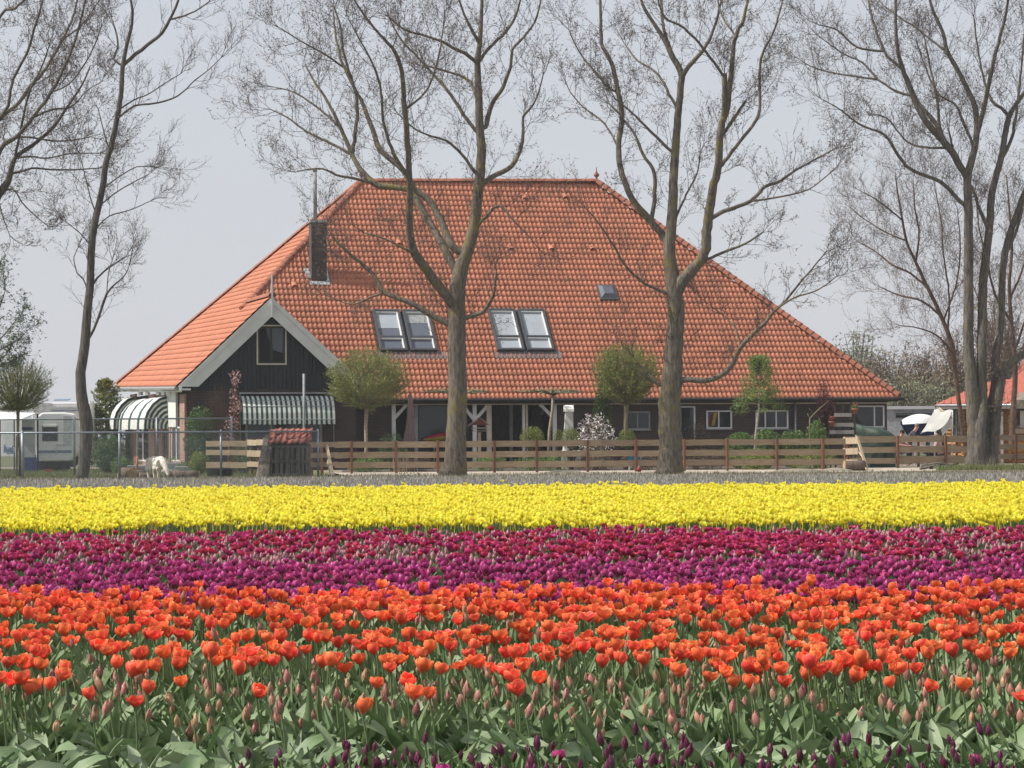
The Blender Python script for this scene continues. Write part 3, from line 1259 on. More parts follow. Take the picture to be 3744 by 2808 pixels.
# open porch: back wall, sides, ceiling
p, q = fpt(1425, 1500), fpt(2046, 1500)
pl_ = (q - p).dot(U)
p.z = 0
mb = MB()
mb.box(p + V * 2.4, U * pl_, V * .2, Z * wall_top)
for k in range(26):
    mb.box(p + V * 2.37 + Z * (k * .115), U * pl_, V * .03, Z * .105)
mb.build('porch_back_wall', MT['darkwood'], farm)
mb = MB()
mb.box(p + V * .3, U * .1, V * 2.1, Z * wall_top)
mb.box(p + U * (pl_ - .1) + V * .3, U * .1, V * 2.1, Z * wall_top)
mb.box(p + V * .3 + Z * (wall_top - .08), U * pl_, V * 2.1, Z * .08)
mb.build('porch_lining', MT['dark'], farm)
# eaves: gutter, fascia board
mb = MB()
mb.box(eE - Z * .16 - V * .03, U * (eR - eE).length, V * .10, Z * .13)
mb.tube([eE - V * .06 - Z * .07, eR - V * .06 - Z * .07 + U * .25], .075, 8)
mb.build('gutter', MT['gutter'], farm)
fbox(1310, 3255, 1471, 1482, MT['cream'], 'fascia_board', .05, .05)
mb = MB()
mb.box(Vector((fwl.x, fwl.y, EZ - .18)) - V * .55, U * ((eR - fwl).dot(U)), V * .6, Z * .06)
mb.build('soffit', MT['blackwood'], farm)
# porch posts and braces
for px, w, m, bk in ((1439, 13, 'white', 0), (1521, 12, 'greypaint', .05), (1735, 13, 'white', 0), (1788, 16, 'cream', 0.02), (1868, 11, 'greypaint', 1.6), (1914, 7, 'white', .2), (1925, 7, 'cream', .3), (2028, 13, 'white', 0)):
    fbox(px - w / 2, px + w / 2, 1478, 1700, MT[m], 'porch_post', .06, .13, bk, ground=True)


def brace(x0, y0, x1, y1, w=.13):
    q = MB()
    q.beam(fpt(x0, y0, .02), fpt(x1, y1, .02), w, .1, V)
    q.build('brace', MT['white'], farm)


brace(1443, 1528, 1488, 1478)
brace(1737, 1535, 1785, 1480)
brace(1733, 1535, 1690, 1480)
brace(2021, 1526, 1974, 1478)
# big porch window with a pale reflection
w = fbox(1527, 1722, 1480, 1700, MT['darkwood'], 'porch_window', .03, .05, .4, ground=True)
fbox(1531, 1722, 1484, 1660, MT['glass'], 'pane', .05, .02, .40, parent=w)


def window(px0, px1, py0, py1, mull=(), name='window', m='white', fwpx=5):
    w = thing(name, fpt(px0, py1), None, None)
    w.parent = farm
    w.location -= base_of(farm)
    q = MB()
    fbox(px0, px1, py0, py0 + fwpx, None, '', .05, .07, mbx=q)
    fbox(px0, px1, py1 - fwpx, py1, None, '', .05, .07, mbx=q)
    fbox(px0, px0 + fwpx, py0 + fwpx, py1 - fwpx, None, '', .048, .07, mbx=q)
    fbox(px1 - fwpx, px1, py0 + fwpx, py1 - fwpx, None, '', .048, .07, mbx=q)
    for mx in mull:
        fbox(mx - 2, mx + 2, py0 + fwpx, py1 - fwpx, None, '', .045, .06, mbx=q)
    q.build('window_frame', MT[m], w)
    xs = [px0 + fwpx] + [v for mx in mull for v in (mx - 2, mx + 2)] + [px1 - fwpx]
    for i in range(0, len(xs), 2):
        fbox(xs[i], xs[i + 1], py0 + fwpx, py1 - fwpx, MT['glass'], 'pane', .012, .012, parent=w)
    fbox(px0 - 2, px1 + 2, py1, py1 + 4, MT['zinc'], 'sill', .10, .12, parent=w)
    return w


window(2288, 2376, 1504, 1570, (2330,), m='greypaint')
window(2472, 2541, 1485, 1620, (), 'door', m='white')
wd_ = window(2582, 2675, 1501, 1567, (2627,))
window(2762, 2881, 1500, 1567, (2797, 2837))
window(3108, 3232, 1483, 1563, (3196,), 'large_window')
# red and yellow cloth behind the second window
mb = MB()
a = fpt(2590, 1560, -.025)
mb.prism([fpt(2602, 1556, -.03), fpt(2612, 1556, -.03), fpt(2623, 1508, -.03), fpt(2610, 1508, -.03)], V * .008)
mb.build('yellow_curtain', M('yellow_cloth', (0.42, 0.30, 0.03)), wd_)
mb = MB()
mb.prism([fpt(2593, 1545, -.03), fpt(2601, 1556, -.03), fpt(2609, 1508, -.03), fpt(2598, 1520, -.03)], V * .007)
mb.build('red_curtain', M('dark_red_cloth', (0.14, 0.03, 0.02)), wd_)
# rain pipe
mb = MB()
a, b = fpt(2908, 1470, -.1), fpt(2908, 1700, -.1)
mb.tube([a, Vector((b.x, b.y, 0))], .045, 8)
mb.build('rain_pipe', MT['zinc'], farm, True)
# curved-boards wall lamp on the porch back wall
p = fpt(1980, 1508, 2.3)
mb = MB()
mb.ball(p - V * .1, .11, .11, .14)
mb.build('porch_lamp', MT['greypaint'], farm, True)

# --- awnings
AW = MT['awn_front'] = stripe_mat('green_white_awning_cloth', (0.80, 0.80, 0.74), (0.035, 0.10, 0.085), U, 0.2, 0.52, .1)
AW2 = MT['awn_side'] = stripe_mat('wide_striped_awning_cloth', (0.80, 0.80, 0.76), (0.03, 0.075, 0.07), V, 3.6, 0.74, .2)
aw = thing('window_awning', hit(1045, 1500, gin, V), 'green and white striped awning over the window in the black gable front', 'awning')
a0, a1 = hit(880, 1448, gin, V), hit(1213, 1448, gin, V)
zb = hit(1045, 1551, gin - V * .8, V).z
al = (a1 - a0).dot(U)
prof_a = [(0.05, 0.0), (0.20, -.06), (0.42, -.20), (0.60, -.42), (0.70, -.68), (0.745, -.95), (0.76, zb - a0.z)]
mb = MB()
nseg = 60
vs, fs = [], []
for i in range(nseg + 1):
    t = al * i / nseg
    for k, (o, z) in enumerate(prof_a):
        sc = .012 * math.sin(i * 2 * math.pi / 3.6) if k == len(prof_a) - 1 else 0
        vs.append(a0 + U * t - V * o + Z * (z + sc * 1.5))
n = len(prof_a)
for i in range(nseg):
    for k in range(n - 1):
        fs.append((i * n + k, (i + 1) * n + k, (i + 1) * n + k + 1, i * n + k + 1))
mb.add(vs, fs)
mb.build('canopy', AW, aw, False)
for t, nm in ((0, 'end_panel'), (al, 'end_panel')):
    mb = MB()
    mb.prism([a0 + U * t - V * o + Z * z for o, z in prof_a] + [a0 + U * t - V * .05 + Z * (zb - a0.z)], U * .006)
    mb.build(nm, AW, aw)
mb = MB()
for z_ in (2, 3, 5):
    o, z = prof_a[z_]
    mb.tube([a0 - V * (o + .004) + Z * z, a0 + U * al - V * (o + .004) + Z * z], .014, 5)
mb.build('canopy_rib', MT['zinc'], aw)
mb = MB()
mb.box(a0 + Z * .09 - U * .08 - V * .14, U * (al + .16), V * .15, Z * .05)
mb.build('head_box', MT['zinc'], aw)
for t in (-.05, al + .05):
    mb = MB()
    mb.box(a0 + U * t - V * .1 + Z * .09, U * .03, V * .05, -Z * 2.05)
    mb.build('guide_rail', MT['greypaint'], aw)
# dark window under that awning with a sill
w = thing('gable_front_window', hit(1045, 1600, gin, V), None, None)
w.parent = farm
w.location -= base_of(farm)
g0, g1 = hit(900, 1660, gin, V), hit(1172, 1450, gin, V)
mb = MB()
mb.box(g0 - V * .02, U * (g1 - g0).dot(U), V * .03, Z * (g1.z - g0.z))
mb.build('pane', MT['glass'], w)
mb = MB()
for f in (0, .33, .66, 1.0):
    mb.box(g0 - V * .05 + U * ((g1 - g0).dot(U) * f - .04), U * .09, V * .06, Z * (g1.z - g0.z))
mb.build('window_frame', MT['greypaint'], w)


def side_awning(px_front, px_back, pyt, pyb, out, label):
    a, b = sidept(px_front, pyt), sidept(px_back, pyt)
    t0, t1 = (a - sw0).dot(V), (b - sw0).dot(V)
    z0 = a.z
    z1 = sidept(px_front, pyb).z
    H_ = z0 - z1
    root = thing('side_awning', Vector((a.x, a.y, z1)), label, 'awning', 'striped hood awnings on the sunny side wall')
    arc = [(0.06, 0.0), (.36, -.07), (.66, -.24), (.88, -.47), (.98, -.68), (1.0, -.88), (1.0, -1.0)]
    arc = [(o * out, z * H_) for o, z in arc]
    q = MB()
    vs, fs = [], []
    ns = 14
    for i in range(ns + 1):
        for o, z in arc:
            vs.append(sw0 + V * (t0 + (t1 - t0) * i / ns) - U * (o + .08) + Z * (z0 + z + .012 * math.sin(i * 1.7 + o * 9)))
    n = len(arc)
    for i in range(ns):
        for k in range(n - 1):
            fs.append((i * n + k, i * n + k + 1, (i + 1) * n + k + 1, (i + 1) * n + k))
    q.add(vs, fs)
    q.build('canopy', AW2, root)
    # end panel: bands of cloth following the curve, striped in turn
    nb_ = 6
    for j in range(nb_):
        s0, s1 = 1 - j / nb_, 1 - (j + 1) / nb_
        for c, (f0, f1) in enumerate(((0, .55), (.55, 1))):
            r0 = s0 + (s1 - s0) * f0
            r1 = s0 + (s1 - s0) * f1
            vs, fs = [], []
            for o, z in arc:
                for r in (r0, r1):
                    vs.append(sw0 + V * (t0 - .01 * j) - U * (o * r + .08) + Z * (z1 + (z0 + z - z1) * (0.12 + .88 * r) ))
            for k in range(n - 1):
                fs.append((2 * k, 2 * k + 1, 2 * k + 3, 2 * k + 2))
            q = MB()
            q.add(vs, fs)
            q.build('end_band', MT['awn_green'] if c == 0 else MT['awn_white'], root)
    q = MB()
    for t in (t0, t1):
        q.tube([sw0 + V * t - U * (o + .085) + Z * (z0 + z) for o, z in arc], .018, 5)
    q.build('hoop', MT['zinc'], root)


MT['awn_green'] = M('awning_green_cloth', (0.035, 0.075, 0.07), 0.85)
MT['awn_white'] = M('awning_white_cloth', (0.66, 0.64, 0.56), 0.85)
side_awning(622, 522, 1447, 1568, 1.0, 'nearer of the two striped hood awnings on the side wall')
side_awning(503, 425, 1450, 1568, 1.02, 'farther of the two striped hood awnings, just right of the leaning tree')

# ------------------------------------------------------------------ big bare trees
class Twigs:
    def __init__(self):
        self.mb = MB()
        self.buds = []

    def grow(self, p, d, length, r, level, up=0.25, wander=0.26, gap=1.0):
        n = 4 if level > 0 else 3
        pts, rad = [p.copy()], [r]
        q = p.copy()
        dd = d.normalized()
        step = length / n
        for i in range(n):
            dd = (dd + Vector((rnd.gauss(0, wander), rnd.gauss(0, wander), rnd.gauss(0, wander) + up)) * 0.55).normalized()
            q = q + dd * step
            pts.append(q.copy())
            rad.append(r * (1 - 0.72 * (i + 1) / n))
            if level > 0 and rnd.random() < 0.95:
                for _ in range(rnd.choice((1, 1, 2)) if level > 1 else rnd.choice((1, 2, 2))):
                    side = dd.cross(Vector((rnd.gauss(0, 1), rnd.gauss(0, 1), rnd.gauss(0, 1)))).normalized()
                    nd = (dd * 0.75 + side * rnd.uniform(.5, 1.0)).normalized()
                    self.grow(q, nd, length * rnd.uniform(.38, .62), max(r * 0.55, self.rmin), level - 1, up, wander)
        self.mb.tube(pts, rad, 3, False)
        if level == 0:
            self.buds.append(pts[-1])
            if rnd.random() < .6:
                self.buds.append(pts[-2])


def bare_tree(name, label, cat, Y0, limbs, base_px, wood, twigm, twig_gap=0.42, twig_len=(0.9, 1.9), twig_r=.012, level=2, group=None, seed=1,
              bud=0.062, min_r=0.0, flare=None, rmin=.0058, up=.26, tw_filter=None, twig_start=0.25, budm='bud'):
    """limbs: lists of (px, py, width px); the first is the trunk, each later one grows from the nearest earlier limb"""
    rnd.seed(seed)
    k0 = K(Y0)
    root = thing(name, G0(base_px, Y0), label, cat, group)
    done = []          # (px, py, Y, pos, r)
    tw = Twigs()
    tw.rmin = rmin
    for li, limb in enumerate(limbs):
        pts = []
        free = limb[0] == 'free'          # a stem with its own foot on the ground
        if free:
            limb = limb[1:]
        if li == 0 or free:
            Yc = Y0 + (0.0 if li == 0 else rnd.uniform(-.25, .25))
            drift = 0 if li == 0 else .05
            start = None
        else:
            x, y = limb[0][0], limb[0][1]
            start = min(done, key=lambda s: (s[0] - x) ** 2 + (s[1] - y) ** 2)
            Yc = start[2]
            drift = rnd.uniform(-.55, .55)
        L = 0
        for i, (x, y, w) in enumerate(limb):
            if i:
                L += math.hypot(x - limb[i - 1][0], y - limb[i - 1][1]) / k0
            Y = Yc + drift * L + (0.0 if li == 0 else 0.12 * math.sin(L * 1.7 + li))
            p = W(x, y, Y)
            r = w / 2 / K(Y)
            if start is not None and i == 0:
                p = start[3].copy()
                r = min(r, start[4] * .95)
            pts.append((p, r, x, y, Y))
        cp, cr = catmull([(a[0], a[1]) for a in pts], .22 if li == 0 else .18)
        jp = []
        for i, p in enumerate(cp):
            j = cr[i] * (.2 if cr[i] < .07 else .07) if li and not free else cr[i] * .04
            jp.append(p + Vector((rnd.gauss(0, j), rnd.gauss(0, j), rnd.gauss(0, j * .5))))
        jp[0] = cp[0]
        m = MB()
        if li == 0 and flare:
            for i, p in enumerate(cp):
                hgt = p.z
                if hgt < .7:
                    cr[i] *= 1 + flare * (1 - max(hgt, 0) / .7) ** 2
        m.tube(jp, cr, 12 if li == 0 else (8 if cr[0] > .05 else 6), True)
        o = m.build('trunk' if li == 0 else 'limb', wood, root, True)
        # samples for later limbs (pixel positions by projection are interpolated)
        n = len(jp)
        for i in range(n):
            f = i / max(n - 1, 1)
            q = MC.transposed() @ (jp[i] - Vector((0, 0, CAMH)))
            done.append((1872 + F * q.x / -q.z, 1404 - F * q.y / -q.z, jp[i].y, jp[i], cr[i]))
        # side branches
        acc = rnd.uniform(0, twig_gap)
        tot = sum((jp[i + 1] - jp[i]).length for i in range(n - 1))
        run = 0
        for i in range(1, n):
            s = (jp[i] - jp[i - 1]).length
            run += s
            acc += s
            r = cr[i]
            if li == 0 and run < tot * twig_start:
                continue
            if tw_filter and not tw_filter(jp[i], r, li):
                continue
            g = twig_gap * (1.0 if r < .06 else 1.7 if r < .12 else 3.5)
            while acc > g:
                acc -= g * rnd.uniform(.7, 1.3)
                d = (jp[i] - jp[i - 1]).normalized()
                side = d.cross(Vector((rnd.gauss(0, 1), rnd.gauss(0, 1), rnd.gauss(0, .6)))).normalized()
                nd = (d * .55 + side * .8 + Z * .15).normalized()
                ln = rnd.uniform(*twig_len) * (1.0 if r < .06 else .8)
                tw.grow(jp[i] + side * r * .5, nd, ln, max(min(r * .5, twig_r), rmin), level if rnd.random() < .8 else level - 1, up)
        if cr[-1] < .09 and li:
            d = (jp[-1] - jp[-2]).normalized()
            for _ in range(3):
                tw.grow(jp[-1], (d + Vector((rnd.gauss(0, .3), rnd.gauss(0, .3), rnd.gauss(0, .3)))).normalized(), rnd.uniform(*twig_len), max(min(cr[-1], twig_r), rmin), level, up)
    cr_ = tw.mb.build('crown', twigm, root)
    cr_['kind'] = 'stuff'
    if bud:
        pos = np.array([tuple(p) for p in tw.buds])
        # catkins: two or three little hanging flakes per tip
        pos = np.repeat(pos, 2, 0) + nrg.normal(size=(len(pos) * 2, 3)) * .025
        o = scatter('bud', LEAFQ, pos, rand_rot(len(pos)), bud * (.5 + nrg.random(len(pos))), MT[budm], smooth=False, parent=root)
        o.name = 'catkins'
    return root


T1 = [
    [(1656, 1742, 92), (1662, 1690, 82), (1668, 1600, 74), (1672, 1500, 70), (1673, 1400, 68), (1672, 1250, 66), (1669, 1130, 64), (1674, 1050, 60), (1685, 985, 54), (1703, 933, 48), (1732, 839, 42), (1743, 745, 40), (1754, 651, 38), (1761, 550, 34), (1754, 470, 31), (1750, 347, 27), (1746, 231, 23), (1754, 159, 18), (1761, 36, 13), (1764, -80, 9)],
    [(1660, 1135, 36), (1594, 1034, 36), (1545, 965, 34), (1515, 926, 33), (1497, 839, 28), (1500, 709, 26), (1497, 651, 24), (1489, 506, 22), (1475, 347, 19), (1471, 275, 17), (1453, 203, 15), (1435, 174, 13), (1392, 130, 10), (1334, 58, 8), (1290, -10, 6)],
    [(1645, 1200, 26), (1573, 1150, 24), (1500, 1107, 20), (1406, 1070, 17), (1385, 1034, 16), (1334, 973, 14), (1269, 919, 11), (1211, 861, 7)],
    [(1674, 1000, 30), (1638, 933, 30), (1594, 853, 27), (1544, 767, 25), (1508, 697, 24), (1479, 690, 22), (1410, 681, 25), (1370, 673, 24), (1320, 622, 20), (1287, 564, 17), (1247, 470, 14), (1204, 383, 11), (1153, 304, 8), (1117, 239, 6)],
    [(1700, 940, 30), (1652, 897, 30), (1609, 803, 26), (1573, 738, 25), (1515, 690, 24), (1471, 618, 22), (1392, 550, 20), (1363, 477, 18), (1327, 383, 15), (1291, 311, 13), (1254, 240, 11), (1230, 150, 8), (1218, 40, 6)],
    [(1287, 564, 15), (1305, 434, 13), (1301, 347, 12), (1276, 260, 10), (1254, 181, 9), (1247, 108, 8), (1220, 20, 6)],
    [(1754, 694, 20), (1804, 644, 19), (1869, 608, 18), (1905, 542, 14), (1913, 470, 11), (1913, 427, 10), (1949, 383, 8), (1970, 333, 6), (1985, 275, 5)],
    [(1765, 480, 19), (1775, 463, 19), (1797, 383, 17), (1840, 318, 15), (1866, 246, 12), (1873, 181, 11), (1913, 137, 9), (1956, 80, 8), (1978, 0, 6)],
    [(1750, 225, 14), (1790, 174, 12), (1862, 101, 10), (1898, 22, 8), (1910, -50, 6)],
    [(1750, 490, 15), (1696, 420, 14), (1638, 333, 12), (1587, 275, 11), (1529, 210, 9), (1470, 150, 7), (1420, 60, 5)],
    [(1740, 240, 15), (1700, 195, 14), (1667, 181, 13), (1616, 152, 11), (1551, 130, 9), (1479, 108, 8), (1420, 60, 6)],
    [(1750, 165, 14), (1717, 94, 11), (1688, 29, 8), (1660, -60, 6)],
    [(1745, 640, 13), (1732, 622, 13), (1688, 564, 11), (1631, 514, 10), (1580, 499, 8), (1515, 470, 6), (1450, 410, 4)],
    [(1752, 380, 14), (1720, 300, 12), (1681, 275, 10), (1610, 255, 8), (1560, 240, 6)],
    [(1690, 1180, 20), (1740, 1150, 17), (1761, 1143, 16), (1797, 1099, 13), (1811, 1042, 9), (1815, 990, 6)],
    [(1735, 830, 14), (1790, 780, 12), (1826, 752, 10), (1880, 810, 7), (1930, 860, 5), (1965, 905, 3)],
    [(1497, 651, 16), (1440, 560, 13), (1400, 440, 11), (1395, 340, 9), (1370, 250, 8), (1330, 170, 6), (1290, 100, 5)],
    [(1370, 673, 12), (1310, 655, 11), (1230, 640, 9), (1180, 617, 7), (1120, 620, 5), (1080, 630, 3)],
    [(1287, 564, 12), (1200, 520, 10), (1120, 480, 8), (1050, 430, 6), (990, 400, 4)],
    [(1247, 470, 9), (1170, 400, 8), (1080, 340, 6), (1010, 320, 4)],
    [(1276, 260, 8), (1190, 200, 7), (1100, 150, 5), (1020, 100, 4)],
    [(1480, 400, 10), (1560, 330, 8), (1600, 220, 7), (1620, 100, 5)],
    [(1406, 1070, 9), (1360, 1085, 8), (1300, 1110, 6), (1250, 1105, 4)],
    [(1515, 926, 10), (1460, 900, 8), (1400, 870, 7), (1330, 850, 5)],
]
bare_tree('poplar_tree', 'huge bare poplar with a mossy forked trunk between the two skylight pairs', 'tree', 92.5, T1, 1656, MT['bark'], MT['twig'], seed=3, flare=.22, twig_gap=.34, twig_len=(.8, 1.7))

T2 = [
    [(2447, 1738, 92), (2450, 1690, 88), (2452, 1600, 86), (2448, 1500, 84), (2452, 1420, 80), (2462, 1300, 70), (2470, 1200, 63), (2470, 1110, 64), (2466, 1060, 60), (2456, 1000, 54), (2446, 930, 46), (2450, 880, 42), (2458, 783, 38), (2462, 666, 33), (2470, 541, 30), (2478, 431, 27), (2490, 313, 25), (2490, 262, 24), (2462, 212, 22), (2427, 141, 18), (2400, 100, 15), (2353, 24, 11), (2330, -50, 8)],
    [(2440, 900, 28), (2415, 850, 28), (2392, 823, 27), (2313, 729, 24), (2270, 619, 22), (2262, 525, 20), (2274, 423, 19), (2255, 313, 18), (2235, 227, 16), (2200, 157, 14), (2196, 63, 11), (2194, -60, 8)],
    [(2480, 1085, 50), (2500, 1020, 48), (2541, 979, 42), (2576, 924, 38), (2588, 807, 36), (2607, 689, 32), (2627, 595, 29), (2635, 470, 27), (2660, 390, 22), (2674, 259, 19), (2689, 133, 15), (2721, 63, 12), (2738, -30, 9)],
    [(2490, 275, 20), (2517, 243, 18), (2572, 180, 14), (2611, 102, 10), (2640, -10, 8)],
    [(2470, 220, 14), (2440, 150, 12), (2423, 78, 11), (2418, -30, 9)],
    [(2255, 345, 11), (2235, 329, 10), (2172, 259, 8), (2117, 188, 6), (2080, 110, 4)],
    [(2262, 540, 9), (2212, 454, 8), (2133, 392, 6), (2080, 330, 4)],
    [(2385, 815, 17), (2396, 705, 15), (2392, 635, 14), (2353, 564, 12), (2321, 494, 10), (2290, 447, 8), (2230, 380, 6)],
    [(2458, 570, 13), (2400, 501, 11), (2313, 415, 8), (2250, 360, 5)],
    [(2470, 400, 12), (2407, 274, 9), (2330, 220, 7), (2290, 170, 5)],
    [(2446, 840, 11), (2501, 729, 8), (2548, 635, 6), (2560, 560, 4)],
    [(2640, 420, 21), (2650, 330, 20), (2650, 268, 18)],
    [(2648, 285, 11), (2580, 188, 10), (2501, 102, 9), (2431, 63, 8), (2400, -20, 6)],
    [(2634, 520, 12), (2680, 440, 13), (2705, 400, 12), (2729, 368, 9)],
    [(2622, 612, 16), (2639, 603, 15), (2705, 517, 13), (2772, 423, 12), (2776, 313, 11), (2783, 212, 10), (2830, 110, 8), (2860, 10, 6)],
    [(2588, 805, 16), (2640, 775, 16), (2682, 760, 15), (2744, 736, 14), (2799, 682, 12), (2846, 666, 11), (2901, 627, 9), (2971, 588, 7), (3058, 541, 5)],
    [(2572, 960, 12), (2588, 948, 12), (2658, 917, 10), (2721, 893, 8), (2790, 850, 5)],
    [(2475, 1388, 26), (2520, 1387, 24), (2570, 1393, 22), (2630, 1375, 21), (2674, 1337, 20), (2708, 1270, 17), (2760, 1215, 15), (2793, 1185, 14), (2830, 1140, 12), (2862, 1112, 10), (2920, 1040, 8), (2979, 971, 6), (3020, 920, 4)],
    [(2440, 1080, 13), (2353, 1034, 11), (2282, 964, 9), (2251, 909, 8), (2188, 815, 6), (2140, 760, 4)],
    [(2420, 1420, 18), (2400, 1400, 15), (2359, 1353, 10), (2320, 1310, 6)],
    [(2690, 140, 9), (2640, 60, 7), (2620, -30, 6)],
    [(2740, 735, 8), (2850, 720, 7), (2960, 690, 5), (3060, 610, 4)],
    [(2830, 1140, 9), (2900, 1090, 7), (2990, 1060, 5), (3060, 1010, 4)],
    [(2708, 1270, 8), (2690, 1200, 7), (2640, 1150, 5), (2600, 1120, 4)],
]
bare_tree('poplar_tree', 'huge bare poplar with three leaders in front of the right half of the roof', 'tree', 92.5, T2, 2447, MT['bark'], MT['twig'], seed=8, flare=.2, twig_gap=.38, twig_len=(.7, 1.5))

T3 = [
    [(299, 1757, 44), (307, 1700, 44), (313, 1640, 46), (316, 1540, 48), (303, 1480, 44), (295, 1430, 40), (296, 1361, 37), (306, 1290, 36), (315, 1198, 34), (320, 1133, 31), (328, 1052, 29), (335, 904, 27), (347, 814, 26), (374, 693, 23), (386, 603, 22), (407, 530, 21), (428, 434, 19), (443, 338, 18), (449, 241, 17), (464, 163, 13), (482, 90, 11), (485, 42, 10), (470, -40, 7)],
    [(451, 235, 14), (494, 199, 14), (542, 163, 13), (591, 121, 12), (621, 72, 11), (651, 0, 9), (665, -60, 7)],
    [(621, 80, 8), (660, 62, 7), (711, 42, 6), (765, 6, 5)],
    [(440, 250, 9), (416, 217, 9), (431, 175, 8), (428, 130, 7), (410, 72, 5)],
    [(430, 425, 10), (443, 422, 9), (494, 386, 8), (573, 377, 7), (651, 350, 6), (711, 295, 5), (759, 259, 4), (808, 211, 3)],
    [(440, 400, 6), (490, 365, 6), (542, 344, 5), (610, 300, 4), (660, 270, 3)],
    [(322, 1260, 10), (353, 1182, 10), (391, 1074, 9), (420, 1040, 7), (450, 1014, 5), (470, 980, 3)],
    [(325, 1060, 8), (342, 1036, 8), (380, 992, 7), (461, 938, 4)],
    [(326, 1070, 6), (305, 1020, 6), (282, 998, 5), (270, 940, 4), (285, 905, 3)],
    [(352, 790, 6), (330, 720, 5), (310, 640, 4), (290, 560, 3)],
    [(395, 560, 6), (380, 480, 5), (360, 400, 4)],
    [(375, 690, 6), (430, 650, 5), (500, 610, 4), (560, 610, 3)],
    [(338, 890, 5), (290, 850, 4), (225, 800, 3)],
    [(360, 750, 6), (430, 700, 5), (500, 660, 4), (540, 640, 3)],
    [(345, 830, 5), (400, 790, 5), (470, 770, 4), (550, 735, 3)],
    [(391, 1080, 5), (395, 1010, 4), (410, 950, 3)],
]
bare_tree('leaning_tree', 'slender bare tree with a crooked leaning trunk beside the caravans', 'tree', 86.9, T3, 299, MT['bark_dark'], MT['twig'], seed=5, flare=.1, twig_gap=.60, twig_len=(.6, 1.2), level=2, bud=.035, twig_start=.34)

T4 = [
    [(-150, 1752, 95), (-140, 1500, 84), (-120, 1200, 72), (-80, 950, 60), (-45, 800, 46), (-10, 715, 34), (30, 663, 24), (54, 579, 17), (120, 530, 14), (195, 465, 12), (240, 400, 10), (300, 310, 7), (330, 240, 5)],
    [(-90, 980, 44), (-60, 720, 36), (0, 549, 19), (60, 500, 16), (121, 428, 14), (187, 338, 13), (229, 259, 11), (277, 139, 9), (313, 0, 7)],
    [(-60, 720, 30), (-50, 520, 22), (0, 434, 16), (72, 374, 14), (108, 319, 13), (157, 265, 12), (229, 145, 10), (271, 48, 8), (290, -40, 6)],
    [(-50, 520, 18), (0, 430, 12), (30, 386, 12), (48, 289, 11), (96, 199, 10), (127, 102, 9), (157, 0, 7)],
    [(-60, 700, 26), (-70, 300, 18), (0, 60, 12), (55, 30, 10), (110, -20, 8)],
    [(48, 640, 9), (80, 627, 8), (115, 615, 8), (180, 619, 7), (253, 621, 6), (362, 615, 4)],
    [(58, 580, 8), (110, 572, 7), (169, 579, 6), (230, 566, 5), (271, 561, 5), (362, 560, 3)],
    [(60, 505, 8), (120, 503, 8), (190, 515, 7), (271, 512, 5), (330, 500, 3)],
    [(54, 579, 10), (78, 470, 10), (90, 410, 9), (110, 330, 8), (150, 250, 6), (180, 170, 5)],
    [(120, 430, 9), (190, 400, 8), (260, 390, 6), (320, 330, 4), (370, 300, 3)],
    [(0, 720, 8), (45, 690, 6), (80, 740, 5), (130, 790, 4), (180, 830, 3)],
    [(187, 338, 7), (260, 300, 6), (330, 200, 5), (370, 100, 4)],
    [(-10, 715, 8), (10, 790, 5), (35, 860, 3)],
    [(229, 145, 7), (300, 90, 6), (350, 20, 4)],
]
bare_tree('poplar_tree', 'bare tree reaching in from the left edge above the leafy young tree', 'tree', 92.0, T4, -150, MT['bark_grey'], MT['twig'], seed=14, twig_gap=.31, twig_len=(.7, 1.5), flare=.2)

